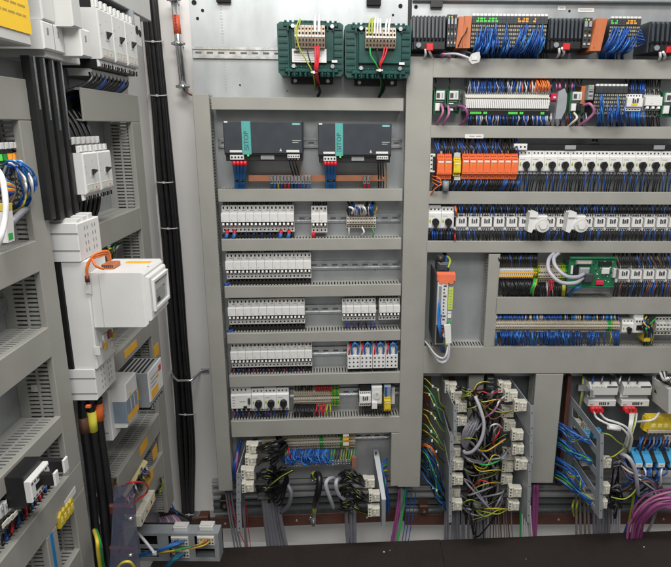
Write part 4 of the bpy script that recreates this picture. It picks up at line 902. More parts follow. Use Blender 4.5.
for k in range(3): wire(PR, [(432, 176 + k * 3, .01), (439, 178 + k * 4, -.03), (441, 184, -.03), (434 - k, 190 + k, -.01), (428, 199 + k, .02)], .0018, w_orange, 'wire', 'thin orange wire tangled under the narrow white module', 'wire', 'thin orange wires')
m = MB(); a, b, c, d = PR.rect(442.5, 181, 449, 191, -.01); m.cyl(((a + b) / 2, -.01, c), ((a + b) / 2, -.01, d), (b - a) / 2, mgrey, 14); single(PR, 'ferrite_core', m, 'grey cylindrical ferrite below the separate pair of orange modules', 'ferrite')

# ---- contactor row
mpcb_row(PR, 428.3, 454, 207, 231.5, 2, 'the pair left of the long contactor row', 'motor starters left of the contactors')
m = MB(); a, b, c, d = PR.rect(428.5, 205.2, 441, 208.6, .012); m.box(a, b, .012, .06, c, d, lgrey, .001); single(PR, 'auxiliary_block', m, 'grey block above the pair of starters left of the contactors', 'auxiliary block')
contactor_row(PR, 454.3, 454.3 + 12.55 * 19, 214.5, 231.2, 19, 'the long contactor row', 'contactors of the long row')
for (a, lb) in ((528.5, 'left'), (567, 'right')):
    f = -.035; u0, u1, w0, w1 = PR.rect(a, 211.5, a + 20.5, 234, f); h = w1 - w0; W = lambda k: w0 + h * k; U = lambda k: u0 + (u1 - u0) * k
    t = Thing(PR, 'rotary_timer', f'bulky white timer with a round dial on the long contactor row, {lb} of the two', 'timer', ((u0 + u1) / 2, PD, w0)); m = MB()
    m.prism_y([(U(0), W(.1)), (U(.2), W(.04)), (U(.28), W(.2)), (U(.45), W(.2)), (U(.45), W(.95)), (U(.3), W(1)), (U(.06), W(.95))], f + .004, .012, white); m.box(U(.42), U(1), f + .014, .012, W(.12), W(.78), white, .003)
    m.box(U(.06), U(.4), f + .001, f + .005, W(.7), W(.74), print_g); t.part('body', m)
    m = MB(); c = (U(.7), W(.38)); m.cyl((c[0], f + .014, c[1]), (c[0], f - .004, c[1]), h * .33, offw, 24, r2=h * .30); m.cyl((c[0], f - .004, c[1]), (c[0], f - .009, c[1]), h * .16, white, 18); m.box(c[0] - h * .22, c[0] + h * .22, f - .0048, f - .0038, c[1] - .001, c[1] + .001, print_g); t.part('dial', m)
u0, u1, w0, w1 = PR.rect(454.5, 212, 690, 214.2, .03); m = MB(); m.box(u0, u1, .03, .06, w0, w1, black); single(PR, 'comb_busbar', m, 'black strip above the long contactor row', 'busbar')
for i in range(19):
    for k in range(5):
        x = 455 + i * 12.55 + k * 2.5 + jit(.4); s = random.choice([-1, 1]) * random.random() * 2; c = random.choice([w_black, w_black, w_black, w_blue])
        fine(PR, [(x, 216, .02), (x + s * .4, 211, .0), (x + s, 206, .012), (x + s, 202, .05)], .0020, c)
        x = 455 + i * 12.55 + k * 2.5 + jit(.4); s = -1 - random.random() * 4 if i > 6 else jit(2); c = random.choice([w_black, w_black, w_black, w_blue])
        fine(PR, [(x, 230, .02), (x + s * .2, 233, .0), (x + s * .7, 239, .008), (x + s, 246, .05)], .0022, c)
for k in range(16): x = 430 + k * 1.6 + jit(.3); fine(PR, [(x, 230, .02), (x + jit(1), 235, .0), (x + jit(1), 246, .05)], .003, random.choice([w_blue, w_black]))
for x in (456.5, 457.5): wire(PR, [(x, 216, .015), (x - 1 + jit(.5), 211, -.01), (x - 2.2, 205, .02)], .0026, w_orange, 'wire', 'orange wire at the left end of the long contactor row', 'wire', 'orange wires at contactor row')
fine(PR, [(455, 231, .015), (455, 238, -.01), (455, 247, .04)], .0026, w_red)

# ---- servo drive
f = -.10; d1 = PD
u0 = PR.u(437.5, 280, f); u1 = PR.u(455, 280, f); w1 = PR.w(446, 276, f); w0 = PR.w(446, 345, f); h = w1 - w0; W = lambda k: w0 + h * k; U = lambda k: u0 + (u1 - u0) * k
t = Thing(PR, 'servo_drive', 'tall grey servo drive with an orange top in its own bay', 'servo drive', ((u0 + u1) / 2, PD, w0))
m = MB(); m.box(u0, u1, f + .002, PD - .001, W(0), W(.93), mgrey, .002); m.box(U(-.02), U(.0), f + .01, PD - .002, W(-.02), W(1.0), dgrey); t.part('housing', m)
m = MB(); m.prism_x([(f - .004, W(.935)), (f - .004, W(1.02)), (f + .02, W(1.04)), (f + .02, W(.935))], U(-.02), U(1.02), mat('coral_plastic', (.75, .17, .08), .4))
for k in range(3): m.cyl((U(.22 + k * .28), f - .0048, W(.925)), (U(.22 + k * .28), f - .004, W(.925)), .009, mat('coral_plastic', 0), 12)
t.part('top_cap', m)
m = MB(); m.box(U(.02), U(.62), f - .003, f + .003, W(.30), W(.92), offw, .001); m.box(U(.10), U(.24), f - .006, f - .002, W(.5), W(.86), mgrey)
for k in range(11): m.box(U(.36), U(.36 + random.choice([.08, .14, .18])), f - .0038, f - .003, W(.37 + k * .048), W(.392 + k * .048), print_d)
t.part('front_cover', m)
m = MB(); m.box(U(.66), U(.92), f - .001, f + .003, W(.52), W(.84), mat('lime_label', (.5, .6, .08), .5))
for k in range(7): m.box(U(.7), U(.86), f - .0015, f - .0009, W(.55 + k * .04), W(.56 + k * .04), print_g)
t.part('label', m)
for (z0_, z1_, c_) in ((.40, .46, white), (.32, .35, w_green), (.47, .495, white)): t.part('label', MB().box(U(.66), U(.86), f - .001, f + .003, W(z0_), W(z1_), c_))
m = MB(); m.box(U(.05), U(.45), f - .006, f + .002, W(.04), W(.27), black, .002); m.cyl((U(.55), f - .012, W(.16)), (U(.55), f, W(.16)), .009, cream, 12); m.box(U(.28), U(.42), f - .01, f, W(.2), W(.24), red); t.part('connector_block', m)
m = MB(); m.box(U(.1), U(.8), f + .05, f + .12, W(1.0), W(1.14), dgrey, .008); m.cyl((U(.3), f + .07, W(1.12)), (U(.3), f + .07, W(1.22)), .014, black, 10); t.part('cable_entry', m)
wire(PR, [(441, 266, f + .07), (442, 258, -.01), (444, 255, .03), (449, 258, -.01), (450, 262, f + .06), (448, 268, f + .05)], .004, w_yg, 'wire', 'yellow-green wire above the servo drive', 'wire')
wire(PR, [(437.5, 270, f + .08), (442, 262, -.01), (444.5, 256, .02), (444, 248, .05)], .008, w_black, 'cable', 'black cable rising from the servo drive into the duct', 'cable')
wire(PR, [(446, 268, f + .05), (446.5, 262, -.02), (446.5, 255, .02)], .005, w_blue, 'wire', 'dark blue wire above the servo drive', 'wire')
for k in range(4): wire(PR, [(439 + k * .8, 300 + k * 5, f - .004), (438 + k * .7, 320, f - .015), (440 + k * .5, 335, f - .015), (442 + k, 352, .0)], .003, w_blue if k % 2 else w_lblue, 'wire', 'blue wire down the front of the servo drive', 'wire', 'blue wires on the servo drive')
m = MB(); a, b, c, d = PR.rect(443.5, 325, 451.5, 342, f - .02); m.prism_y([(a, d), (b - .006, d + .004), (b, c), (a + .008, c - .003)], f - .03, f - .016, white); single(PR, 'white_plug', m, 'white plug in front of the foot of the servo drive', 'plug')
wire(PR, [(448, 338, f - .02), (449, 350, f - .03), (447, 360, f - .03), (440, 362, f - .02), (432, 352, -.04), (426, 342, .03)], .0055, w_lgrey, 'cable', 'light grey cable looping in front of the widest duct', 'cable')
wire(PR, [(447, 338, f - .022), (447.5, 349, f - .03), (444, 358, f - .03), (436, 355, f), (429, 346, -.03), (424, 340, .03)], .003, w_white, 'cable', 'thin white cable looping beside the light grey one', 'cable')
m = MB(); c = PR.p(447, 342.5, f - .026); m.cyl(c, c + Vector((0, 0, -.012)), .0062, w_yg, 10); single(PR, 'cable_marker', m, 'yellow-green marker on the loop below the white plug', 'cable marker')

# ---- terminals, green board
terminals(PR, 498, 537.5, 265.5, 279.5, 20, 'white and amber terminal strip left of the green circuit board', lambda i: (white if i < 18 else w_yg), strip=amber, f=.01)
u0, u1, w0, w1 = PR.rect(498.3, 275, 533, 277.2, .007); m = MB()
for k in range(18): x = u0 + (u1 - u0) * k / 18; m.box(x + .0012, x + (u1 - u0) / 18 - .0015, .004, .009, w0, w1, amber)
m.box(u0, u1, .0092, .011, w0, w1, cream); single(PR, 'marker_strip', m, 'amber marker strip along the foot of the white terminals', 'marker strip')
terminals(PR, 538, 568, 266, 283, 12, 'beige and green terminal strip behind the grey arching cables', lambda i: (w_yg if i in (0, 9, 10) else w_green if i == 11 else beige), f=.02, strip=cream)
for k in range(34): x = 499 + k * 1.15; fine(PR, [(x, 267, .02), (x + jit(.5), 260, .0), (x + jit(2), 256, .01), (x + jit(1), 250, .05)], .003, w_black if random.random() < .85 else w_blue)
for k in range(30): x = 500 + k * 1.25; s = random.choice([0, 3, 4, 5]); fine(PR, [(x, 279, .02), (x + s * .4, 284, .0), (x + s, 291, .0), (x + s * 1.2, 301, .05)], .003, w_black)
for k in range(6): wire(PR, [(534 + k * .6, 279, .02), (533.5 + k * .5, 284, -.01), (530.5 + k * .6, 291, .0), (529 + k, 300, .05)], .0032, w_green if k < 4 else w_yg, 'wire', 'bright green wire left of the green circuit board' if k < 4 else 'yellow-green wire left of the green circuit board', 'wire', ('bright' if k < 4 else 'yellow') + ' green wires left of the board')
for k in range(4): wire(PR, [(562.5 + k * .7, 282, .02), (563 + k * .6, 288, -.0), (562.5 + k * .6, 293, .01), (561 + k * .8, 301, .05)], .0036, w_yel if k % 2 else w_yg, 'wire', 'yellow wire below the left edge of the green circuit board', 'wire', 'yellow wires left of the board')
for k in range(3): wire(PR, [(548 + k * 2.3, 280, .02), (550 + k * 1.5, 287, -.0), (548.5, 293, .01), (546 + k, 301, .05)], .0018, w_red, 'wire', 'thin red wire below the beige and green terminals', 'wire', 'thin red wires')
for k in range(18): x = 540 + k * 1.6; s = jit(3); fine(PR, [(x, 282, .03), (x + s * .4, 287, .01), (x + s, 293, .01), (x + s * 1.2, 301, .05)], .0026, random.choice([w_black, w_black, w_lgrey]))
f = -.02; u0, u1, w0, w1 = PR.rect(568.5, 257, 615, 287.5, f); h = w1 - w0; W = lambda k: w0 + h * k; U = lambda k: u0 + (u1 - u0) * k
t = Thing(PR, 'circuit_board', 'large green circuit board with a red button in the fourth row', 'circuit board', ((u0 + u1) / 2, PD, w0))
m = MB(); m.box(u0, u1, f, f + .003, w0, w1 - .004, pcb); m.box(u0, u1, f - .008, f + .006, W(.94), W(1), pcb, .002); m.box(u0, u1, f - .008, f + .006, W(0), W(.06), pcb, .002); m.box(u0 + .01, u0 + .02, f + .0032, PD - .01, W(.3), W(.7), pcb); m.box(u1 - .02, u1 - .01, f + .0032, PD - .01, W(.3), W(.7), pcb); t.part('board', m)
m = MB(); m.box(U(.12), U(.46), f - .014, f, W(.78), W(.90), mgrey, .002); m.box(U(.15), U(.43), f - .0148, f - .014, W(.81), W(.87), beige); t.part('ribbon_socket', m)
m = MB(); m.box(U(.2), U(.42), f - .016, f, W(.42), W(.68), alu, .004); m.box(U(.1), U(.2), f - .008, f, W(.4), W(.72), black, .002); m.box(U(.3), U(.5), f - .02, f, W(.2), W(.5), dgrey, .004); t.part('plug_socket', m)
m = MB(); m.box(U(.70), U(.86), f - .010, f, W(.46), W(.66), offw, .002); t.part('relay', m)
m = MB(); m.box(U(.60), U(.76), f - .010, f, W(.1), W(.24), mat('magenta_red_plastic', (.6, .02, .07), .4), .002); t.part('red_button', m)
m = MB(); m.box(U(.62), U(.9), f - .006, f, W(.72), W(.86), black, .001)
for k in range(34): x, z = random.uniform(.5, .94), random.uniform(.1, .88); s = random.choice([.012, .02, .03]); m.box(U(x), U(x + s), f - .003, f, W(z), W(z + s * 1.3), random.choice([offw, black, zinc, dgrey, offw]))
t.part('small_components', m)
t.part('edge_connector', MB().box(U(.04), U(.08), f - .006, f, W(.45), W(.72), white, .001)); m = MB(); m.box(U(.93), U(.99), f - .016, f, W(.35), W(.65), lgrey, .002); t.part('edge_connector', m)
for (pts, nm) in (([(583, 278, f - .02), (575, 283, -.10), (560, 282, -.12), (549, 271, -.10), (549, 259, -.05), (556, 252, .03)], 'lower'), ([(584, 274, f - .02), (577, 277, -.08), (566, 276, -.10), (556, 267, -.08), (554, 258, -.04), (561, 252, .03)], 'upper')):
    wire(PR, pts, .0065, w_lgrey, 'cable', f'thick light grey cable arching onto the green circuit board, {nm} one', 'cable', n=10)
wire(PR, [(584, 285, -.0), (578, 288, -.03), (572, 291, .0), (566, 300, .05)], .006, w_lblue, 'cable', 'short blue cable below the green circuit board', 'cable')
contactor_row(PR, 617, 617 + 12.4 * 6, 267, 283.3, 6, 'the short contactor row beside the green board', 'contactors beside the green board')
for i in range(6):
    for k in range(6):
        x = 618 + i * 12.4 + k * 2.0 + jit(.4); s = -1 - random.random() * 4; c = random.choice([w_black, w_black, w_brown, w_black, w_blue])
        fine(PR, [(x, 268, .02), (x + s * .3, 263, .0), (x + s, 256, .012), (x + s, 250, .05)], .0025, c)
        x = 618 + i * 12.4 + k * 2.0 + jit(.4); s = -2 - random.random() * 5; c = random.choice([w_black, w_black, w_blue, w_black, w_brown])
        fine(PR, [(x, 282, .02), (x + s * .2, 286, .0), (x + s * .7, 293, .008), (x + s, 302, .05)], .0027, c)

# ---- blue wired terminals
terminals(PR, 495.5, 620, 318.5, 333, 72, 'long beige terminal strip above a dense curtain of blue wires', lambda i: (w_green if i in (65, 66) else w_yg if i in (67,) else beige), f=.0, strip=cream)
for r, y in ((0, 324), (1, 326.5)):
    pass
n = 0
for k in range(150):
    x = 496 + k * .83 + jit(.5)
    if 607 < x < 612: c = w_yg
    else: c = random.choice([w_blue, w_blue, w_lblue, w_blue])
    if random.random() < (.22 if 503 < x < 525 or 545 < x < 575 else .55): continue
    e = x + jit(2.5); z_ = random.random(); pts = [(x, 330 + z_ * 3, .012), (x + jit(.8), 335 + z_ * 2, -.006 - .012 * random.random()), (e, 340 + 2 * z_, .0 + jit(.01)), (e + jit(1), 350, .05)]
    if k % 4 == 0: wire(PR, pts, .0028, c, 'wire', 'blue wire in the curtain under the long beige strip' if c is not w_yg else 'yellow-green wire under the long beige strip', 'wire', 'blue curtain wires' if c is not w_yg else 'yellow-green curtain wires', n=6)
    else: fine(PR, pts, .0024, c)
for k in range(90):
    x = 497 + k * 1.36 + jit(.5); c = w_blue if (505 < x < 520 or 545 < x < 560 or random.random() < .25) else random.choice([beige, w_black, w_lblue]); fine(PR, [(x, 320, .012), (x + jit(.5), 317, .004), (x + jit(.8), 311, .05)], .0024, c)
u0, u1, w0, w1 = PR.rect(622, 320, 634, 334.5, .008); mpcb(PR, u0, u1, w0, w1, 'white motor starter at the right end of the blue wired strip', None)
m = MB(); a, b, c, d = PR.rect(634.3, 319, 644.5, 333, .0); m.box(a, b, .0, .06, c, d, white, .002); m.box(a + .008, b - .008, -.003, .0, c + .012, c + .03, black)
for k in range(3): m.box(a + .005 + k * .01, a + .01 + k * .01, -.0008, 0, d - .012, d - .006, hole)
single(PR, 'auxiliary_block', m, 'white block right of the starter in the fifth row', 'auxiliary block')
m = MB(); a, b, c, d = PR.rect(634, 312.5, 644, 318.5, .01); m.box(a, b, .01, .05, c, d, white, .002); single(PR, 'infeed_block', m, 'small white block above the starter in the fifth row', 'infeed block')
m = MB(); a, b, c, d = PR.rect(645.5, 321, 652, 342, -.01); m.box(a, b, -.01, .05, c, d, yellow, .003); m.box(a + .004, b - .004, -.012, -.01, c + .02, c + .035, w_green); single(PR, 'yellow_relay', m, 'yellow and green relay tucked behind dark wires at right', 'relay')
for k in range(14): wire(PR, [(644 + k * .9, 318 + jit(2), .0), (646 + jit(4), 325 + jit(4), -.03), (650 + jit(5), 333, -.02), (648 + jit(6), 350, .04)], .0034, [w_black, w_blue, w_black, w_yel, w_black, w_black, w_green][k % 7], 'wire', ['black', 'blue', 'black', 'yellow', 'black', 'black', 'green'][k % 7] + ' wire tangled in front of the yellow and green relay', 'wire', ['black', 'blue', 'black', 'yellow', 'black', 'black', 'green'][k % 7] + ' tangle at the yellow relay')
u0, u1, w0, w1 = PR.rect(656, 318, 690, 335, .0); terminals(PR, 656, 690, 318, 336, 10, 'grey terminal strip cut by the right edge in the fifth row', lambda i: [lgrey, offw, cream][i % 3], f=.01)
# ================================================================== LOWER BAYS
V = Vector
# dark back of the connector bays
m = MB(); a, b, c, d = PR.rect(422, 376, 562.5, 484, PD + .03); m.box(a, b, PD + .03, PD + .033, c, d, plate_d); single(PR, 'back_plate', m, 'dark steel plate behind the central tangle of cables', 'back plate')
for (x0, x1, y0, y1, nm) in ((423.5, 430, 376, 436, 'left'), (449, 454.5, 376, 400, 'right')):
    a, b, c, d = PR.rect(x0, y0, x1, y1, PD + .02); m = MB(); m.box(a, b, PD + .018, PD + .029, c, d, brownp); single(PR, 'red_oxide_upright', m, f'dark red upright strip in the central bay, {nm} of the two', 'upright')
vduct(PR, (375, 467, 482), (437, 468, 482.5), 'short grey vertical duct behind the central tangle of cables', d0=.05)
a, b, c, d = PR.rect(484, 376, 492, 470, .06); m = MB(); m.box(a, b, .06, .08, c, d, dgrey)
for k in range(24): z = c + (d - c) * (k + .5) / 24; m.box(a + .004, b - .004, .055, .06, z - .003, z + .003, zinc)
single(PR, 'terminal_ladder', m, 'dark ladder of small steel contacts right of the short grey duct', 'terminal ladder')
# strut channels and beam
for k, (y0, y1) in enumerate(((479, 484.5), (485.8, 491), (492.2, 497.5), (498.7, 504), (505.2, 510.5))):
    dd = PD + .012 + k * .004
    zc = (PL.w(300, y0, dd), PL.w(300, y1, dd)); u0, u1 = PL.u(212, 490, dd), PL.u(404, 490, dd)
    m = MB(); h = zc[0] - zc[1]
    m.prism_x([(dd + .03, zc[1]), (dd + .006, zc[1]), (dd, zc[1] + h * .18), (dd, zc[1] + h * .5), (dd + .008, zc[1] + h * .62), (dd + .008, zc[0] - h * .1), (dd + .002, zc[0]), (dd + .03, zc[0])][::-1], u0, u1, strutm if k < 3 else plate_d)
    single(PL, 'strut_channel', m, f'ribbed steel strut under the middle panel, {ordl(k,5) if 0<k<4 else ["topmost","lowest"][k//4]} from the top' if 0<k<4 else f'ribbed steel strut under the middle panel, {["topmost","lowest"][k//4]} of five', 'strut', ((u0 + u1) / 2, dd, zc[1]), 'struts under the middle panel')
for k, (y0, y1) in enumerate(((478, 484.5), (485.5, 491), (492, 498), (499, 504.5), (505.5, 511))):
    dd = PD + .037 + k * .003
    zc = (PR.w(540, y0, dd), PR.w(540, y1, dd)); u0, u1 = PR.u(406, 490, dd), PR.u(720, 490, dd)
    m = MB(); h = zc[0] - zc[1]
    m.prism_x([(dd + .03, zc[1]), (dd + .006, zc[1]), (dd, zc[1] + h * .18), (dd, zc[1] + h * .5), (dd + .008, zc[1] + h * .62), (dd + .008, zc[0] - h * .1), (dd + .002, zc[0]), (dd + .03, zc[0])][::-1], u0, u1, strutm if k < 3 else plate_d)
    single(PR, 'strut_channel', m, f'ribbed steel strut under the right panel, {["topmost", "second from the top", "middle one", "fourth from the top", "lowest"][k]} of five', 'strut', ((u0 + u1) / 2, dd, zc[1]), 'struts under the right panel')
for (P, a0, a1, y0, y1, lb) in ((PL, 192, 404.5, 514.5, 525.5, 'left'), (PR, 404.6, 720, 513.8, 524.5, 'right')):
    dd = PD + .02; z1, z0 = P.w((a0 + a1) / 2, y0, dd), P.w((a0 + a1) / 2, y1, dd); u0, u1 = P.u(a0, 520, dd), P.u(a1, 520, dd); m = MB()
    m.box(u0, u1, dd, dd + .005, z0, z1, brownp, .001); m.box(u0, u1, dd + .005, dd + .05, z1 - .004, z1, zinc); m.box(u0, u1, dd + .005, dd + .05, z0, z0 + .004, brownp)
    for k in range(9): c = u0 + (u1 - u0) * (k + .37) / 9; m.cyl((c, dd - .003, (z0 + z1) / 2), (c, dd, (z0 + z1) / 2), .0045, zinc if k % 3 == 1 else brownp, 8)
    single(P, 'painted_beam', m, f'dark red painted steel beam low on the wall, {lb} half', 'beam', ((u0 + u1) / 2, dd, z0))
for (P, x, y, s, lb) in ((PL, 203.5, 521, 4.6, 'left of the tall grey duct'), (PR, 424, 510, 4.5, 'below the tall duct between the panels'), (PL, 225, 505, 5, 'behind the leftmost connector bracket')):
    a, b, c, d = P.rect(x - s, y - s * .9, x + s, y + s * .9, .06); m = MB(); m.box(a, b, .06, .10, c, d, brownp if 'left of' in lb or 'below' in lb else black, .003); q = ((a + b) / 2, (c + d) / 2); m.cyl((q[0], .058, q[1]), (q[0], .05, q[1]), .010, brownp, 14); m.cyl((q[0], .05, q[1]), (q[0], .046, q[1]), .0055, zinc, 8)
    single(P, 'support_block', m, 'dark bolted support block ' + lb, 'support block')

# dark board in front
q = PR.p(560, 534.5, .02); zb = q.z - .004
def onz(px, py):
    r = ray(px, py); t = (zb - CAM.z) / r.z; return CAM + r * t
A, B = onz(150, 550.5), onz(439.8, 539.4); A2, B2 = onz(440.2, 539.9), onz(700, 529.5)
for (p0, p1, lb) in ((A, B, 'dark brown speckled board in the foreground, left piece'), (A2, B2, 'dark brown speckled board in the foreground, right piece')):
    m = MB(); f0, f1 = p0 + V((-.12 if lb.endswith('left piece') else 0, -.95, 0)), p1 + V((0 if lb.endswith('left piece') else .1, -.95, 0))
    if lb.endswith('left piece'): f1 = B + V((-.004, -.95, 0))
    else: f0 = A2 + V((-.003, -.95, 0))
    g = V((0, 0, -.03)); m.hexa([f0 + g, f1 + g, p1 + g, p0 + g, f0, f1, p1, p0], boardm)
    single(WD, 'board', m, lb, 'board', (p0 + p1) / 2)
m = MB()
for (x, y, s) in ((384, 552, .0035), (390, 550.3, .0018), (644, 547, .003), (526, 559, .0015)):
    c = onz(x, y); m.prism_y([(c.x - s, c.z + .0002), (c.x + s, c.z + .0002), (c.x + s * .6, c.z + s * .5), (c.x - s * .5, c.z + s * .6)], c.y - s * .7, c.y + s * .7, white)
    single(WD, 'paper_scrap', m, {384: 'larger white scrap on the board left of centre', 390: 'tiny white fleck beside the larger scrap on the board', 644: 'white scrap on the board near its right end', 526: 'tiny white fleck near the bottom edge of the board'}[x], 'scrap'); m = MB()

def bracket(P, pts, ds, label, fl=.016, side=1, holes=0, name='connector_bracket', win=False):
    """angled steel plate standing off the panel. pts: rear top, front top, front bottom, rear bottom"""
    q = [P.p(a, b, d) for (a, b), d in zip(pts, ds)]; t = Thing(P, name, label, 'bracket', (q[3] + q[2]) / 2)
    m = MB(); tk = V((.003, 0, 0))
    if not win: m.slab(q[0], q[1], q[2], q[3], tk, alu)
    else:
        n = win; L = lambda a, b, k: a.lerp(b, k)
        bars = [(0, .10)] + [((i) / n - .035, (i) / n + .05) for i in range(1, n)] + [(.93, 1)]
        for k0, k1 in bars: m.slab(L(q[0], q[3], k0), L(q[1], q[2], k0), L(q[1], q[2], k1), L(q[0], q[3], k1), tk, alu)
        e = [(0, .12), (.9, 1)]
        for s0, s1 in e:
            for i in range(len(bars) - 1):
                k0, k1 = bars[i][1], bars[i + 1][0]; a = lambda s, k: L(L(q[0], q[3], k), L(q[1], q[2], k), s)
                m.slab(a(s0, k0), a(s1, k0), a(s1, k1), a(s0, k1), tk, alu)
    t.part('plate', m); m = MB(); s = V((fl * side, 0, 0)); 
    m.slab(q[1] + V((0, -.0035, 0)), q[1] + s + V((0, -.0035, 0)), q[2] + s + V((0, -.0035, 0)), q[2] + V((0, -.0035, 0)), (0, .003, 0), alu)
    for k in range(holes): c = q[1].lerp(q[2], (k + .5) / holes) + s * .5; m.cyl(c + V((0, -.0042, 0)), c + V((0, -.0034, 0)), .0022, hole, 8)
    t.part('flange', m); return q
GC = 'cream connectors in the lower bays'
def conns(P, lst, where, d=-.07, w=.042, h=.039):
    for i, (x, y, dd) in enumerate(lst):
        c = P.p(x, y, dd if dd is not None else d); s = 1 + jit(.08)
        connector(P, c, w * s, h * s, .03, f'cream connector hood on {where}, {(["topmost"] + ORD[1:])[i]} from the top' if 0 < i < len(lst) - 1 else f'cream connector hood on {where}, {"topmost" if i == 0 else "lowest"}', GC)
# ---- middle bay
bracket(PL, [(247, 438.5), (236.4, 473), (236.4, 502), (246, 470)], [.075, -.10, -.10, .06], 'upper grey bracket at the left of the lowest middle bay', .017, 1, 4)
bracket(PL, [(245.5, 472), (236.2, 503), (237.5, 531), (243.5, 500)], [.06, -.10, -.10, .06], 'lower grey bracket at the left of the lowest middle bay', .017, 1, 4)
conns(PL, [(252, 449.5, -.03), (251, 462, -.05), (247.5, 475, -.08), (247.5, 488.5, -.10)], 'the left bracket of the middle bay', w=.046, h=.043)
q = bracket(PL, [(373, 449.5), (381.8, 499.5), (381.8, 526), (374, 480)], [.075, -.09, -.09, .07], 'grey bracket at the right of the lowest middle bay', .014, 1, 0)
m = MB(); pp = [PL.p(373, 449.5, .074), PL.p(378.5, 449.5, .074), PL.p(386, 499.5, -.088), PL.p(381.9, 499.5, -.088)]; m.slab(*pp, (0, .004, 0), alu); m.cyl(PL.p(375.9, 453, .05), PL.p(375.9, 453, .07), .004, hole, 8); single(PL, 'bracket_face', m, 'slanted grey face plate in front of the right middle bracket', 'face plate')
conns(PL, [(369, 484, -.05), (374.5, 498, -.085), (374, 512.5, -.095)], 'the right bracket of the middle bay', w=.044, h=.043)

def stripe_tube(P, pts, r, lb, grp, st=w_yg, base=rubber):
    mb = MB(); q = wpts(P, pts); mb.tube(q, r, base, 8)
    q2 = [v + V((0, -r * .85, r * .45)) for v in q]; mb.tube(q2, r * .24, st, 5)
    return single(P, 'cable', mb, lb, 'cable', group=grp)
# black bundles from the left connectors
G1 = 'black cables of the left middle connectors'
for k, (y, ye) in enumerate(((449, 446), (452, 450), (461, 452), (464, 458), (474, 468), (478, 471), (487, 478), (491, 488))):
    for j in range(4):
        e = (284 + jit(5), ye - 4 + jit(4)) if k < 4 else (274 + jit(6), 488 + jit(6))
        pts = [(257, y + jit(2), -.07), (266 + jit(2), y - 2 + jit(3), -.10 + jit(.02)), (275 + jit(4), y - 3 + jit(5), -.08 + jit(.02)), (e[0], e[1], -.02)] + ([(280 + jit(3), 441, .03), (278 + jit(3), 436, .05)] if k < 4 else [(272 + jit(3), 500, -.0), (271 + jit(3), 508, .02)])
        if j == 0: stripe_tube(PL, pts, .0036, 'black cable with a yellow-green stripe by the left middle connectors', G1 + ', striped')
        else: wire(PL, pts, .0040, rubber, 'cable', 'plain black cable by the left middle connectors', 'cable', G1)
for k in range(6): wire(PL, [(265 + k * 3, 477 + jit(2), -.06), (281 + k, 470 + jit(4), -.11), (286 + jit(2), 480 + jit(4), -.09), (280 - k * 2, 505 - k * 3, -.07), (268 + k * 2, 495 - k * 3, -.06), (262 + k * 3, 487, -.05)], .0042, rubber, 'cable', 'black looping cable hanging left in the middle bay', 'cable', 'black loops left in the middle bay')
stripe_tube(PL, [(258, 492, -.07), (270, 485, -.11), (282, 476, -.12), (293, 470, -.12)], .0062, 'thick black striped cable stub pointing right from the left connectors', None)
wire(PL, [(286, 483, -.05), (291, 492, -.07), (289, 504, -.05), (281, 512, .0)], .008, w_grey, 'cable', 'thick grey cable curving beside the left black tangle', 'cable')
for k in range(3): wire(PL, [(284 + k * 2.2, 447, .02), (285.5 + k * 2, 454, -.0), (287 + k * 2, 461, .02)], .003, [w_yel, w_yg, w_red][k], 'wire', ['yellow', 'yellow-green', 'red'][k] + ' short wire between black tangle and blue loops', 'wire')
for k in range(4): wire(PL, [(240 + jit(2), 440 + k * 3, .04), (237 + jit(1), 452, .03), (234 + k * .8, 466, .0), (233.5 + k * .6, 480, .03)], .0055, w_blue if k < 3 else w_purple, 'cable', ('dark blue' if k < 3 else 'purple') + ' cable behind the left middle bracket', 'cable', 'blue cables behind the left bracket' if k < 3 else None)
# bundles going down through the board
def down(P, xs, y0, xe, y1, r, m, label, grp, d0=.0, d1=.03, sway=1.0, base=None):
    for k, x in enumerate(xs):
        e = xe[0] + (xe[1] - xe[0]) * (k + .5) / len(xs); ym = (y0 + y1) / 2
        wire(P, [(x, y0 + jit(2), d0 + jit(.008)), (x * .6 + e * .4 + jit(sway), ym, (d0 + d1) / 2 + jit(.01)), (e + jit(sway * .5), y1, d1)], r, m if not isinstance(m, list) else m[k % len(m)], 'cable', label, 'cable', grp, n=8)
down(PL, [262, 265, 268, 271, 274, 277], 488, (268, 290), 556, .0085, w_grey, 'thick grey cable under the left black tangle of the middle bay', 'thick grey cables, middle bay', .0, .03, .6)
m = MB(); a, b, c, d = PL.rect(257.5, 491.5, 279, 499, -.02); m.box(a, b, -.028, .0, c, d, mgrey, .008); m.cyl(((a + b) / 2 - .01, -.028, (c + d) / 2), ((a + b) / 2 - .01, -.034, (c + d) / 2), .006, mat('brass_screw', (.5, .4, .2), .3, .8), 8); single(PL, 'cable_clamp', m, 'grey saddle clamp around the thick grey cables of the middle bay', 'clamp')
down(PL, [224, 226.5, 229, 243.5, 241], 478, (235, 250), 556, .0038, w_grey, 'thin grey cable crossing below the left middle bracket', 'thin grey cables below the left bracket', .05, .05, .5)
down(PL, [346, 350.5, 354.5], 506, (347, 356.5), 552, .0075, w_grey, 'dark grey cable below the right middle connectors', 'dark grey cables, middle bay', .04, .04, .2)
down(PL, [229, 246], 500, (248, 252), 552, .0016, w_red, 'hair-thin red wire beside the thin grey cables', 'hair-thin red wires', .05, .05, .5)
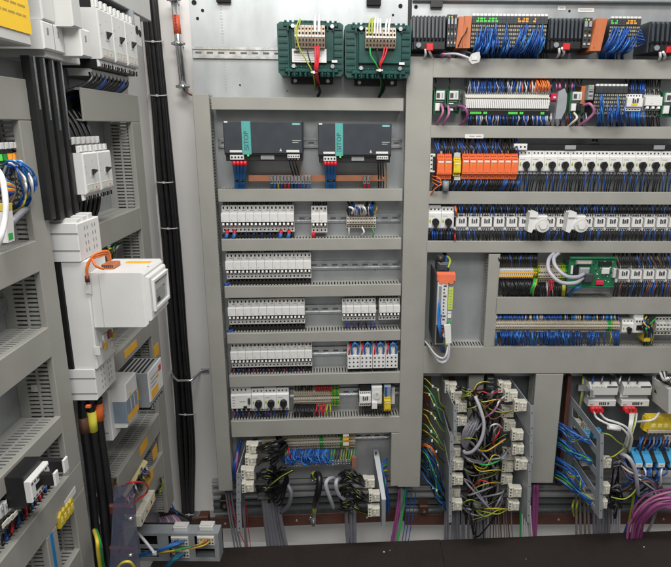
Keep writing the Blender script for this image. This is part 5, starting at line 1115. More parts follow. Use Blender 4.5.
# thick earth loop
wire(PL, [(313.5, 476, .03), (318, 474.5, -.03), (319.5, 482, -.06), (317.5, 495, -.06), (315, 506, -.02)], .0125, rubber, 'cable', 'thick black earth cable arching in front of the ribbed struts', 'cable', n=12)
for (p, q_, lb) in (((313.5, 472, .0), (315.5, 478, -.005), 'upper'), ((315.4, 505, -.025), (313.6, 515, .02), 'lower')):
    m = MB(); a, b = PL.p(*p), PL.p(*q_); m.tube([a, b], .009, w_yg, 10, raw=True); m.tube([b, b + (b - a) * .35], .0075, zinc, 8, raw=True); m.cyl(b + V((-.012, -.012, -.008)), b + V((-.012, 0, -.008)), .007, zinc, 6)
    single(PL, 'cable_lug', m, f'{lb} yellow-green lug of the thick black earth cable', 'cable lug')
m = MB(); a, b, c, d = PL.rect(308, 516.5, 318.5, 527, .06); m.box(a + .012, b - .012, .06, .08, c, d, zinc, .002); m.cyl(((a + b) / 2, .05, c + .02), ((a + b) / 2, .06, c + .02), .009, zinc, 6); single(PL, 'earth_bolt', m, 'steel earthing bolt on the dark red beam', 'bolt')
# right connectors, cables
G2 = 'black cables of the right middle connectors'
for k in range(26):
    j = k % 3; ys = [484, 500, 513][j] + jit(3); st = random.random() < .4
    pts = [([364, 370, 369][j], ys, -.07), (358 + jit(3), ys - 6 + jit(3), -.10 + jit(.02)), (350 + jit(4), [474, 488, 505][j] + jit(5), -.09 + jit(.02)), (341 + jit(4), [478, 492, 506][j] + jit(5), -.07), ([347, 342, 350][j] + jit(3), 511 + jit(3) if j else 470, -.0)]
    (stripe_tube(PL, pts, .0036, 'black striped cable by the right middle connectors', G2 + ', striped') if st else wire(PL, pts, .004, rubber, 'cable', 'plain black cable by the right middle connectors', 'cable', G2))
for (pts, lb) in (([(334, 508, -.04), (330, 498, -.07), (326, 486, -.08), (327.5, 480, -.07), (333, 478, -.04), (337, 482, .0)], 'left'), ([(345, 500, -.06), (338, 493, -.08), (336, 484, -.09), (338, 479, -.07), (345, 477, -.03)], 'right')):
    wire(PL, pts, .0075, w_lgrey, 'cable', f'pale grey cable arching in the middle bay, {lb} of the two', 'cable', n=10)
for k in range(9): wire(PL, [(387 + jit(1), 458 + k * 3, .05), (382 + jit(1), 464 + k * 2, .03), (384 + k * .4, 478 + k, .0), (388 + jit(1.5), 500 + k * 2, .03)], .003, [w_blue, w_lblue, w_green, w_blue, w_yg, w_lblue, w_blue, w_red, w_blue][k], 'wire', ['blue', 'light blue', 'green', 'blue', 'yellow-green', 'light blue', 'blue', 'red', 'blue'][k] + ' wire behind the right middle bracket', 'wire', ['blue', 'light blue', 'green', 'blue', 'yellow-green', 'light blue', 'blue', 'red', 'blue'][k] + ' behind the right middle bracket')
down(PL, [399.5, 401.5, 404, 406], 486, (388, 396), 553, .0045, [w_purple, w_purple, w_grey, w_green], 'slim cable slanting below the tall duct between the panels', 'slim slanting cables', .05, .04, .3)
down(PR, [407, 412, 416], 488, (400, 408), 548, .0018, w_blue, 'hair-thin blue wire below the tall duct between the panels', 'hair-thin blue wires', .03, .05, 1.2)
down(PR, [403, 401.5], 488, (399, 402), 512, .006, w_grey, 'short grey cable below the tall duct between the panels', 'short grey cables under tall duct', .04, .06, .3)

# ---- central bay
bracket(PR, [(441, 376), (453.3, 405), (453.3, 435.5), (442, 402)], [.075, -.09, -.09, .06], 'upper left grey bracket of the central bay', .012, 1, 3)
bracket(PR, [(443, 412), (449.8, 436), (449.8, 465.5), (443.5, 436)], [.06, -.09, -.09, .06], 'middle left grey bracket of the central bay', .012, 1, 3)
bracket(PR, [(443.5, 440), (448.8, 466), (448.5, 522), (443, 486)], [.06, -.09, -.09, .06], 'lower left grey bracket of the central bay', .012, 1, 4)
conns(PR, [(451, 388.5, .0), (456.5, 397, -.03), (461.5, 408, -.06), (461.5, 422, -.06), (456, 440, -.03), (455.5, 453, -.03), (457.5, 466, -.06), (457.5, 481, -.07), (455, 493.5, -.03), (456.5, 506.5, -.07)], 'the left brackets of the central bay', w=.043, h=.041)
bracket(PR, [(508.5, 376), (530, 405), (530, 435), (510, 402)], [.075, -.09, -.09, .06], 'upper right grey bracket of the central bay', .012, 1, 2)
bracket(PR, [(511, 405), (529.5, 435.6), (529.5, 463), (512, 432)], [.075, -.09, -.09, .06], 'middle right grey bracket of the central bay', .012, 1, 2)
bracket(PR, [(511, 440), (528, 463.6), (526.5, 522), (510, 490)], [.06, -.09, -.09, .06], 'lower right grey bracket of the central bay', .012, 1, 4)
conns(PR, [(505, 388, -.0), (511.5, 397, -.04), (521, 407, -.08), (508, 413, -.0), (510, 427, -.03), (518, 436.5, -.08), (509.5, 456, -.02), (518.5, 450.5, -.08), (508, 468, -.03), (522, 465.5, -.08), (507, 480.5, -.03), (515.5, 493, -.07), (514, 507, -.07)], 'the right brackets of the central bay', w=.045, h=.043)
# wires left of the bay
for k in range(15):
    y = 379 + k * 7 + jit(3); mm = [w_yg, w_green, w_yg, w_black, w_yg][k % 5] if k < 9 else [w_blue, w_green, w_lblue, w_yg, w_blue, w_black][k % 6]; s = random.uniform(.6, 1.3)
    nm = {id(w_yg): 'yellow-green', id(w_green): 'green', id(w_black): 'black', id(w_blue): 'blue', id(w_lblue): 'light blue'}[id(mm)]
    ps = [(420.5, y + jit(2), .06), (426, y + 2 * s + jit(1), .0), (431 + jit(2), y + 8 * s + jit(3), -.01 + jit(.02)), (436 + jit(2), y + 17 * s + jit(3), -.02 + jit(.02)), (440 + jit(1), y + 27 * s, -.01), (446 + jit(1), y + 34 * s, .02)]
    wire(PR, ps, .0019, mm, 'wire', nm + ' wire crossing to the left brackets of the central bay', 'wire', nm + ' wires left of the central bay')
    for q in (2, 3): c = PR.p(*ps[q]); single(PR, 'wire_tie', MB().box(c.x - .003, c.x + .003, c.y - .005, c.y + .003, c.z - .004, c.z + .004, white, .001), 'tiny white tie on the wires left of the central bay', 'cable tie', group='tiny white ties') if k % 2 == 0 else None
for k in range(22):
    mm = w_orange if k in (2, 3, 4) else random.choice([w_blue, w_blue, w_black, w_blue, w_green, w_lblue, w_black])
    ps = [(420.5, 436 + k * 1.6, .06), (427, 441 + k * 1.8 + jit(2), -.01 + jit(.02)), (433 + jit(2), 456 + k * 1.6 + jit(3), -.02 + jit(.02)), (438 + jit(2), 472 + k * 1.4 + jit(3), -.02 + jit(.02)), (442 + jit(1), 486 + k + jit(2), -.01), (446, 494 + k * .8, .03)] if mm is not w_orange else [(420.5, 443 + k, .06), (426, 442 + k, -.01), (432, 446 + k, -.02), (436, 453 + k, .0), (438, 462, .05)]
    nm = {id(w_green): 'green', id(w_black): 'black', id(w_blue): 'blue', id(w_lblue): 'light blue', id(w_orange): 'orange'}[id(mm)]
    wire(PR, ps, .0022, mm, 'wire', nm + ' wire sweeping low behind the left brackets of the central bay', 'wire', nm + ' wires sweeping, central bay')
# tangle in the middle
random.seed(5)
cl = [(450, 388), (456, 397), (462, 408), (462, 422), (456, 440), (456, 453), (458, 467), (458, 481), (456, 506)]
cr = [(501, 388), (506, 398), (514, 408), (503, 427), (512, 437), (512, 451), (503, 456), (503, 468), (502, 481), (508, 493), (508, 507)]
G3 = 'black cables tangled in the central bay'
for k in range(84):
    L = random.random() < .45; s = random.choice(cl if L else cr); dx = 6 if L else -4
    mx, my = random.uniform(467, 497), s[1] + random.uniform(0, 30); my2 = min(my + random.uniform(15, 40), 495)
    pts = [(s[0] + dx, s[1] + jit(3), -.05), (s[0] + dx * 2.4, s[1] + 4 + jit(5), -.08 + jit(.03)), (mx, my, -.04 + jit(.05)), (mx + jit(8), my2, -.02 + jit(.04)), (478 + jit(10), 504 + jit(3), .0)]
    if k % 5 == 0: stripe_tube(PR, pts, .003, 'black striped cable in the central tangle', G3 + ', striped')
    else: wire(PR, pts, .0038, rubber if k % 2 else w_grey, 'cable', ('plain black' if k % 2 else 'grey') + ' cable in the central tangle', 'cable', G3 if k % 2 else 'grey cables tangled in the central bay')
for k in range(12):
    s = random.choice(cr); wire(PR, [(s[0], s[1] + 2, -.06), (s[0] - 10, s[1] + 3 + jit(4), -.11), (s[0] - 22 + jit(4), s[1] + 6 + jit(7), -.10), (s[0] - 34 + jit(4), s[1] + jit(14), -.04)], .002, [w_yel, w_yg, w_yel, w_brown, w_red, w_yg][k % 6], 'wire', ['yellow', 'yellow-green', 'yellow', 'brown', 'red', 'yellow-green'][k % 6] + ' thin wire from the right connectors of the central bay', 'wire', ['yellow', 'yellow-green', 'yellow', 'brown', 'red', 'yellow-green'][k % 6] + ' thin wires, central bay right')
for k in range(6):
    s = random.choice(cl); wire(PR, [(s[0] + 4, s[1] + 1, -.06), (s[0] + 12, s[1] - 3 + jit(4), -.11), (s[0] + 20 + jit(3), s[1] + jit(9), -.08), (s[0] + 26, s[1] + 14, -.03)], .002, w_yg, 'wire', 'yellow-green thin wire from the left connectors of the central bay', 'wire', 'yellow-green thin wires, central bay left')
wire(PR, [(499, 387, -.03), (488, 383, -.08), (478, 385, -.09), (474, 393, -.09), (476, 399, -.09)], .0042, rubber, 'cable', 'black striped arch over the top of the central tangle', 'cable')
wire(PR, [(497, 386, -.035), (487, 381.8, -.085), (478, 383.5, -.095), (474, 390, -.096)], .0018, w_yel, 'wire', 'yellow wire along the top arch of the central tangle', 'wire')
wire(PR, [(475, 396, -.10), (480, 408, -.12), (484, 424, -.13), (481, 440, -.13), (473, 451, -.12), (466, 453, -.10), (464, 451, -.08)], .0062, w_lgrey, 'cable', 'thick pale grey cable arcing down in front of the central tangle', 'cable', n=10)
for k in range(14): wire(PR, [(481 - k * .5, 412 + k * .6 + jit(2), -.05), (476 - k * .9, 428 + jit(2), -.085 - .003 * (k % 4)), (468 - k * .4 + jit(1), 444, -.08), (466 + k * .5, 452 + jit(2), -.05), (476 + k * .6, 462, .0)], .0034, w_grey, 'cable', 'grey cable in the fan left of the central tangle', 'cable', 'grey cable fan, central bay')
for (pts, r, m_, lb) in (([(504, 398, -.05), (498, 404, -.1), (493, 412, -.1), (484, 418, -.08)], .003, w_pink, 'pink wire high in the central tangle'), ([(505, 396, -.05), (499, 401, -.1), (496, 408, -.1), (488, 416, -.08)], .003, w_white, 'white wire beside the pink one in the central tangle'),
                         ([(489, 432, -.06), (491, 426, -.10), (497, 424, -.1), (502, 428, -.06)], .003, w_white, 'white wire halfway up the central tangle'), ([(500, 424, -.05), (499, 432, -.1), (494, 440, -.1), (492, 446, -.06)], .0025, w_red, 'red wire halfway up the central tangle'),
                         ([(474, 461, -.06), (484, 465, -.11), (496, 462, -.1), (506, 456, -.06)], .0028, w_green, 'green wire across the lower central tangle'), ([(477, 449, -.06), (486, 451, -.11), (498, 444, -.1), (507, 438, -.06)], .0026, mat('ochre_wire', (.6, .36, .04), .4), 'ochre wire across the central tangle')):
    wire(PR, pts, r, m_, 'wire', lb, 'wire')
m = MB(); c = PR.p(476.5, 503.5, -.03); m.cyl(c + V((0, 0, -.014)), c + V((0, 0, .014)), .022, mgrey, 18); m.cyl(c + V((0, -.022, 0)), c + V((0, -.027, 0)), .006, print_g, 10); single(PR, 'cable_gland', m, 'round grey gland gathering the central grey cables', 'cable gland')
down(PR, [446 + k * 1.9 for k in range(10)], 498, (443, 466), 548, .0042, w_grey, 'grey cable dropping left of the central bay', 'grey drop cables, left', .02, .04, .8)
down(PR, [470 + k * 1.9 for k in range(10)], 503, (467, 489), 548, .005, [w_grey, w_lgrey, w_grey, rubber], 'grey cable dropping below the central gland', 'grey drop cables, centre', -.01, .04, .8)
down(PR, [490 + k * 2.6 for k in range(9)], 500, (489, 515), 546, .0028, [mat('taupe_sheath', (.22, .17, .15), .5), w_brown, w_grey], 'thin taupe cable dropping right of the central bay', 'thin taupe drop cables', .04, .05, 1.0)
down(PR, [520 + k * 2.0 for k in range(6)], 505, (519, 534), 544, .0034, [w_green, w_white, w_white, w_white, w_lgrey, w_white], 'white or green cable dropping below the right central brackets', 'pale drop cables, right', .02, .05, .4)
down(PR, [534.5, 537.5], 484, (531, 536), 542, .0075, w_purple, 'thick purple cable dropping below the wide vertical duct', 'purple drop cables', .03, .05, .2)
down(PR, [524, 529], 444, (533, 537), 500, .006, w_lgrey, 'pale grey cable crossing the lower right bracket of the central bay', 'pale cables crossing', .06, .06, .3)

# ---- right bay
m = MB(); a, b, c, d = PR.rect(562.8, 376, 566.5, 486, .05); m.box(a, b, .05, .08, c, d, brownp); single(PR, 'red_oxide_upright', m, 'dark red upright strip right of the wide vertical duct', 'upright')
bracket(PR, [(569, 394), (600, 434), (598.5, 518), (566.5, 470)], [.08, -.12, -.12, .075], 'large grey frame bracket with four window openings in the right bay', .013, 1, 5, win=4)
conns(PR, [(578.5, 425, .03), (588, 428, .0), (586, 463, -.03), (573, 478, .03), (582.5, 489, .0), (592, 502, -.05)], 'the inner side of the large frame bracket', w=.026, h=.032)
conns(PR, [(606.5, 464, -.10), (605, 490, -.10), (603, 505, -.11)], 'the outer edge of the large frame bracket', w=.038, h=.042)
for i, (x, y) in enumerate(((587, 437), (598, 435))):
    m = MB(); c = PR.p(x, y, -.02); m.box(c.x - .014, c.x + .014, c.y, c.y + .03, c.z - .018, c.z + .018, mat('sky_blue_plastic', (.05, .33, .62), .4), .005); m.box(c.x - .008, c.x + .008, c.y - .006, c.y, c.z - .010, c.z + .010, mat('sky_blue_plastic', 0), .003); single(PR, 'blue_coupler', m, f'sky blue coupler seen through the large frame bracket, {["left", "right"][i]} one', 'coupler', group='sky blue couplers')
for j, (y0, x1, y1) in enumerate(((420, 590, 441), (436, 592, 461), (456, 580, 488), (470, 592, 503))):
    for k in range(9):
        c = [w_blue, w_lblue, w_blue, w_blue, w_green if j != 0 else w_lblue, w_blue, w_yg, w_lblue, w_blue][k]
        wire(PR, [(555 + jit(1), y0 + k * 1.1, .05), (563 + jit(1), y0 + 4 + k * 1.1 + jit(1.2), -.01 + jit(.015)), (572 + jit(3), y0 + 12 + k + jit(2.5), -.04 + jit(.02)), (581 + jit(3), (y0 + y1) / 2 + 8 + jit(4), -.06 + jit(.02)), (x1 + jit(2), y1 + jit(3), -.08)], .0026, c, 'wire', ('blue' if c in (w_blue, w_lblue) else 'green' if c is w_green else 'yellow-green') + f' wire in the {ORD[j]} bundle entering the right bay', 'wire', ('blue' if c in (w_blue, w_lblue) else 'green' if c is w_green else 'yellow-green') + f' wires, {ORD[j]} bundle of the right bay')
def mini_psu(px0, px1, label):
    f = .0; u0, u1, w0, w1 = PR.rect(px0, 384.5, px1, 407, f); h = w1 - w0; W = lambda k: w0 + h * k; U = lambda k: u0 + (u1 - u0) * k
    t = Thing(PR, 'supply_module', label, 'supply module', ((u0 + u1) / 2, PD, w0)); m = MB()
    m.prism_x([(f + .003, W(.52)), (PD, W(.52)), (PD, W(1)), (f + .022, W(1)), (f, W(.88))], U(.02), U(1), offw); m.box(U(0), U(1), f + .022, PD, W(.28), W(.515), mgrey); m.box(U(.02), U(1), f + .004, PD, W(0), W(.275), offw, .002); t.part('housing', m); m = MB(); m.box(U(.02), U(1), f + .03, PD, W(1.001), W(1.06), dgrey); t.part('top_vent', m)
    t.part('label', MB().box(U(.0), U(.28), f + .017, f + .0215, W(.34), W(.5), white)); m = MB(); m.box(U(.6), U(.97), f - .0006, f, W(.86), W(.93), print_d)
    for k in range(6): m.box(U(.06 + k * .08), U(.11 + k * .08), f - .0006, f, W(.87), W(.92), [print_g, mat('faded_lime', (.5, .55, .2), .5)][k % 2])
    t.part('printed_line', m); m = MB()
    for k in range(4): m.box(U(.40 + k * .065), U(.45 + k * .065), f + .0032, f + .004, W(.07), W(.2), print_d)
    m.prism_y([(U(.68), W(.14)), (U(.72), W(.06)), (U(.76), W(.14)), (U(.74), W(.19)), (U(.70), W(.19))], f + .0032, f + .004, print_d); m.box(U(.08), U(.2), f + .0034, f + .004, W(.06), W(.12), print_g); t.part('printed_marks', m)
    m = MB()
    for k in range(3): m.cyl((U(.2 + k * .12), f - .012, W(-.1)), (U(.2 + k * .12), f + .04, W(-.1)), .011, red, 12)
    m.box(U(.14), U(.5), f + .01, f + .04, W(-.28), W(-.002), red, .004); t.part('plug', m)
mini_psu(589, 617.5, 'white supply module with red plug, left of the two in the right bay'); mini_psu(622.5, 651, 'white supply module with red plug, right of the two in the right bay')
for (pts, r, lb) in (([(594, 412, -.01), (597, 418, -.1), (608, 424, -.11), (620, 427, -.11), (628, 436, -.1), (626, 448, -.06)], .0042, 'white cable swinging right from the left supply module'),
                     ([(600, 413, -.01), (606, 419, -.1), (618, 423, -.11), (627, 428, -.11), (632, 438, -.1), (629, 452, -.06)], .0042, 'white cable above the other from the left supply module'),
                     ([(636, 422, -.05), (646, 421, -.1), (654, 419, -.1), (659, 413, -.06)], .0045, 'white cable rising to the white side box')):
    wire(PR, pts, r, w_white, 'cable', lb, 'cable')
m = MB(); a, b = PR.p(608, 427, -.118), PR.p(620, 429, -.118); m.tube([a, b], .0085, white, 10, raw=True); single(PR, 'cable_marker', m, 'white sleeve marker on the cable below the left supply module', 'cable marker')
for k in range(6): wire(PR, [(630 + k * 1.4, 413, -.01), (630 + k * 1.2 + jit(1), 422, -.07), (627 + k * .9, 436, -.07), (622 + k * 1.2, 452, -.02), (619 + k, 470, .03)], .003, w_white if k != 4 else w_yg, 'cable', ('white' if k != 4 else 'yellow-green') + ' cable dropping from the right supply module', 'cable', ('white' if k != 4 else 'yellow-green') + ' cables, right supply module')
for (pts, lb) in (([(601, 433, -.1), (610, 435, -.12), (618, 442, -.11), (625, 446, -.06)], 'top'), ([(606, 458, -.1), (614, 456, -.12), (622, 450, -.1), (626, 447, -.05)], 'middle'), ([(611, 497, -.1), (624, 499, -.12), (634, 492, -.1), (637, 484, -.05)], 'lowest')):
    wire(PR, pts, .0024, w_yg, 'wire', f'{lb} yellow-green wire right of the large frame bracket', 'wire')
m = MB(); a, b, c, d = PR.rect(578, 383, 588, 396, .03); m.box(a, b, .03, .05, c + .02, d - .01, zinc, .001); m.box(b - .012, b, -.02, .03, c + .02, d - .01, zinc); single(PR, 'rail_bracket', m, 'small galvanised rail bracket left of the supply modules', 'bracket')
for k in range(3): wire(PR, [(583 + k, 376, .06), (582 + jit(1), 390, .04), (580 + k, 404, .05), (578 + k, 418, .07)], .003, w_yg if k < 2 else w_grey, 'wire', 'striped wire left of the supply modules', 'wire', 'striped wires left of the supply modules' if k < 2 else None) if k < 2 else wire(PR, [(584, 376, .06), (583, 392, .04), (579, 412, .06)], .004, w_grey, 'wire', 'grey wire left of the supply modules', 'wire')
for k in range(6): x = 592 + k * 9; wire(PR, [(x, 384, .02), (x + 1, 380, .0), (x + 2, 376, .05)], .003, [w_blue, w_grey, w_black, w_white, w_grey, w_black][k], 'wire', ['blue', 'grey', 'black', 'white', 'second grey', 'second black'][k] + ' wire above the supply modules', 'wire')
# white side box turned to the left
q = [PR.p(652, 400.5, .03), PR.p(668.5, 414, -.13), PR.p(668.5, 389.5, -.13), PR.p(652, 376.5, .03)]; m = MB(); m.slab(q[0], q[1], q[2], q[3], (.05, .02, 0), offw)
for k in range(2): a = q[3].lerp(q[2], .25) + V((-.001, -.001, -.02 - k * .014)); b = q[3].lerp(q[2], .5) + V((-.001, -.001, -.02 - k * .014)); m.slab(a, b, b + V((0, 0, -.002)), a + V((0, 0, -.002)), (-.0004, -.0004, 0), print_g)
single(PR, 'white_case', m, 'white case turned sideways at the right edge of the right bay', 'case')
m = MB(); a, b, c, d = PR.rect(668.8, 386, 684, 404, -.1); m.box(a + .001, b, -.1, .0, c, d, black, .003); m.box(a + .004, a + .02, -.104, -.1, c + .01, d - .01, cream); m.box(a + .006, a + .012, -.106, -.104, c + .02, c + .032, w_yg); single(PR, 'terminal_block', m, 'black and cream terminal block beside the white case', 'terminal block')
for k in range(4): wire(PR, [(660 + k * 2, 372, .0), (664 + k, 380, -.1), (669 + k, 378, -.12), (674, 386, -.1)], .005, w_black if k % 2 else w_white, 'cable', ('black' if k % 2 else 'white') + ' cable over the white case', 'cable', ('black' if k % 2 else 'white') + ' cables over the case')
# yellow connector
f = -.05; u0, u1, w0, w1 = PR.rect(644.5, 417.5, 684, 432.5, f); h = w1 - w0; W = lambda k: w0 + h * k; U = lambda k: u0 + (u1 - u0) * k
t = Thing(PR, 'yellow_connector', 'yellow multi-way connector below the white case', 'connector', ((u0 + u1) / 2, 0, w0)); m = MB(); m.box(u0 + .012, u1, f, f + .035, W(.2), W(1), yellow, .003); m.prism_y([(u0, W(.1)), (u0 + .014, W(.0)), (u0 + .016, W(.9)), (u0 + .004, W(.95))], f + .004, f + .03, yellow)
for k in range(7): m.box(U(.14 + k * .12), U(.20 + k * .12), f - .006, f, W(.82), W(1.02), yellow, .001)
t.part('body', m); m = MB()
for k in range(5): m.box(U(.18 + k * .16), U(.28 + k * .16), f - .002, f, W(.34), W(.58), mat('pale_yellow_window', (.85, .75, .25), .3), .001)
t.part('window', m); m = MB(); m.box(u0 + .016, u1, f - .004, f + .03, W(-.04), W(.19), beige, .002); m.box(u0 + .012, u1, f + .004, f + .03, W(-.2), W(-.041), dgrey)
for k in range(9): m.box(U(.12 + k * .1), U(.15 + k * .1), f + .001, f + .004, W(-.18), W(-.06), zinc)
t.part('pin_base', m)
for k in range(10): wire(PR, [(640 + k * 3.5, 437, -.06), (638 + k * 3.5 + jit(2), 444, -.08), (634 + k * 3.6 + jit(2), 450, -.05), (633 + k * 4, 456, .0)], .003, [w_blue, w_lblue, w_brown, w_blue, w_grey][k % 5], 'wire', ['blue', 'light blue', 'brown', 'blue', 'grey'][k % 5] + ' wire between the yellow connector and the blue relays', 'wire', ['blue', 'light blue', 'brown', 'blue', 'grey'][k % 5] + ' wires under the yellow connector')
# blue relays
skb = mat('sky_blue_plastic', 0)
for i, x in enumerate((631, 641, 653.5, 666)):
    f = -.08; q = [PR.p(x, 451, f + .03), PR.p(x + 7.5, 451, f + .03), PR.p(x + 12, 463, f), PR.p(x + 4.5, 463, f)]; a = q[3]; b = q[2]
    t = Thing(PR, 'plug_in_relay', f'sky blue plug-in relay with a white tag, {ordl(i, 4)} of four in the right bay', 'relay', (a + b) / 2 + V((0, 0, -.01)), 'sky blue plug-in relays'); m = MB(); m.slab(q[3], q[2], q[1], q[0], (0, .03, -.0), skb); m.slab(q[3] + V((0, .002, -.022)), q[2] + V((0, .002, -.022)), q[2], q[3], (0, .03, 0), skb); t.part('cover', m)
    m = MB(); m.slab(q[2] + V((.001, .004, 0)), q[2] + V((.026, .004, 0)), q[1] + V((.026, .004, .0)), q[1] + V((.001, .004, .0)), (0, .04, 0), black); m.slab(q[3] + V((-.003, .032, -.05)), q[2] + V((.014, .032, -.05)), q[1] + V((.014, .032, .012)), q[0] + V((-.003, .032, .012)), (0, .03, 0), black); t.part('socket', m)
    m = MB(); m.box(a.x + .001, b.x - .003, a.y - .004, a.y, a.z - .014, a.z - .001, white); m.box(a.x + .008, b.x - .010, a.y - .0046, a.y - .004, a.z - .009, a.z - .006, mat('pink_print', (.6, .2, .25), .5)); t.part('tag', m)
for k in range(26):
    x = 634 + random.random() * 30; c = random.choice([w_blue, w_lblue, w_white, w_black, w_brown, w_blue, w_grey]); nm = {id(w_blue): 'blue', id(w_lblue): 'light blue', id(w_white): 'white', id(w_black): 'black', id(w_brown): 'brown', id(w_grey): 'grey'}[id(c)]
    wire(PR, [(x, 466, -.06), (x + jit(5), 473, -.09), (x - 6 + jit(6), 482 + jit(4), -.06), (x - 14 + jit(8), 492 + jit(4), .02)] if k % 2 else [(620 + jit(6), 462 + jit(8), -.03), (632 + jit(4), 474 + jit(5), -.09), (648 + jit(4), 481 + jit(4), -.09), (660 + jit(3), 490 + jit(4), -.02)], .0032, c, 'wire', nm + ' wire in the tangle below the sky blue relays', 'wire', nm + ' wires below the sky blue relays')
wire(PR, [(621, 454, -.08), (629, 458, -.12), (635, 470, -.12), (637, 484, -.10), (638, 494, -.05)], .0075, w_lgrey, 'cable', 'thick pale grey cable curving left of the sky blue relays', 'cable', n=10)
for k in range(22):
    s = random.choice([(610, 464), (609, 490), (607, 505)]); mm = rubber if k % 4 else w_grey
    wire(PR, [(s[0] + 3, s[1] + jit(3), -.08), (s[0] + 10, s[1] - 2 + jit(4), -.10), (618 + jit(5), s[1] + 6 + jit(8), -.06), (616 + jit(6), 492 + jit(6), -.02), (612 + jit(8), 506, .0)], .0036, mm, 'cable', ('black' if k % 4 else 'grey') + ' cable tangled right of the large frame bracket', 'cable', ('black' if k % 4 else 'grey') + ' cables right of the frame bracket')
down(PR, [576, 580, 584, 588], 490, (574, 592), 542, .005, [mat('taupe_sheath', 0), w_grey], 'taupe or grey cable dropping left of the large frame bracket', 'drop cables left of the frame bracket', .06, .05, .4)
down(PR, [594, 597, 600, 603, 606, 609], 500, (593, 610), 542, .006, w_grey, 'grey cable dropping under the large frame bracket', 'grey drop cables under the frame bracket', .02, .05, .4)
down(PR, [612, 614.5, 617, 619.5], 476, (612, 620), 542, .004, w_lgrey, 'pale grey cable dropping right of the large frame bracket', 'pale drop cables', .04, .05, .4)
down(PR, [640, 636], 480, (621, 626), 540, .0055, [w_blue, w_yg], 'blue or striped cable dropping beside the purple loops', 'drop cables beside the purple loops', .06, .06, .6)
down(PR, [657, 655], 510, (644, 647), 536, .005, w_grey, 'grey cable slanting down behind the purple loops', 'grey cables behind the purple loops', .07, .07, .3)
for k in range(9):
    r_ = k * 2.0 + jit(.7); g_ = jit(1.2); wire(PR, [(626 + r_ * .95, 540, .0 + jit(.01)), (629 + r_ * .95 + jit(1), 524 + g_, -.03), (638 + r_ * .8, 508 + r_ * .5 + g_, -.06 + jit(.01)), (653 + r_ * .4, 496 + r_ * .8 + g_, -.075 + jit(.01)), (674, 490 + r_ * 1.15 + jit(1.2), -.085), (690, 489 + r_ * 1.2 + jit(1.5), -.09)], .0047, w_purple if k % 3 else w_pink, 'cable', f'purple cable looping at the bottom right, {["outermost"] [0] if k == 0 else ORD[k] + " from the outside" if k < 8 else "innermost"}', 'cable', 'purple loops at the bottom right', n=10)
wire(PR, [(636, 532, .0), (632, 514, -.05), (642, 498, -.06), (660, 490, -.06), (690, 488, -.06)], .004, w_purple, 'cable', 'slim purple cable above the thick purple loops', 'cable')
m = MB(); a, b = PR.p(574, 499, .03), PR.p(577, 511, .05)
for k in range(2): m.tube(smoothpts([PR.p(574 + k * 4, 500, .03), PR.p(572.5 + k * 4, 507, .0), PR.p(574 + k * 2, 516, .06)]), .004, w_yg, 6, raw=True)
single(PR, 'earth_strap', m, 'pair of yellow-green earth straps bolted left in the right bay', 'earth strap')
# ================================================================== LEFT RACK
def ry(y0, x): return 123 + (y0 - 123) * (345 - x) / 345
def rduct(x0, x1, yt, yb, label, u0=None, u1=None, **k):
    a = RK.u(x0, ry((yt + yb) / 2, x0)) if u0 is None else u0; b = RK.u(x1, ry((yt + yb) / 2, x1)) if u1 is None else u1
    xm = (max(x0, 0) + x1) / 2; return duct_thing(RK, a, b, RK.w(xm, ry(yb, xm)), RK.w(xm, ry(yt, xm)), label, True, pitch=.0115, **k)
def rvd(px0, px1, yt, yb, label, **k):     # px at y=135
    a, b = RK.u(px0, 135), RK.u(px1, 135); xm = (px0 + px1) / 2
    g = lambda y: RK.hit(xm, 135, 1, 0).z
    # height: find the world height seen at picture row y above the duct's mid line
    def wz(y):
        x = xm
        for _ in range(6): x = xm + (y - 135) * (356 - x) / 2220 * 1.0
        return RK.w(x, y)
    return duct_thing(RK, a, b, wz(yb), wz(yt), label, False, pitch=.0095, **k)
rw = lambda y0: RK.w(30, ry(y0, 30))
UC0, UC1 = RK.u(21, 135), RK.u(37.5, 135)
t = duct_thing(RK, .55, UC1, rw(120), rw(76), 'grey duct high on the left rack under the yellow sign', True, pitch=.0115)
duct_thing(RK, UC0, UC1, rw(563) + .0005, rw(120) - .0005, 'near vertical grey duct of the left rack, between two openings and the white breakers', False, pitch=.0095)
duct_thing(RK, .55, UC0, rw(291), rw(254), 'sloping grey duct below the blue and yellow wired opening of the left rack', True, pitch=.0115)
duct_thing(RK, .55, UC0, rw(398), rw(360), 'sloping grey duct in the middle of the near left rack', True, pitch=.0115)
duct_thing(RK, .55, UC0, rw(501), rw(478), 'slim sloping grey duct above the black and white relay of the left rack', True, pitch=.0115)
duct_thing(RK, .55, UC1, rw(603), rw(563), 'sloping grey duct below the black and white relay of the left rack', True, pitch=.0115)
duct_thing(RK, UC0 + .004, UC1, rw(800), rw(603) - .0005, 'lower near vertical grey duct of the left rack, beside the thick black cables', False, pitch=.0095)
uB0, uB1 = RK.u(48, 548), RK.u(60, 548)
t = duct_thing(RK, uB0, uB1, rw(900), rw(603) - .001, 'vertical grey duct with a blue stripe at the bottom left', False, pitch=.0095)
m = MB(); m.box(uB0 + (uB1 - uB0) * .3, uB0 + (uB1 - uB0) * .55, -.0008, -.0001, rw(900), rw(603) - .0012, mat('blue_tape', (.01, .20, .50), .5)); t.part('blue_stripe', m)
duct_thing(RK, uB1, UC0 + .004, rw(720), rw(676), 'lowest short grey duct at the bottom left', True, pitch=.0115)
m = MB(); m.box(.5, 2.02, PD, PD + .003, rw(950), rw(-80), plate); single(RK, 'mounting_plate', m, 'galvanised plate behind the left rack', 'mounting plate', (1.2, PD, rw(950)))
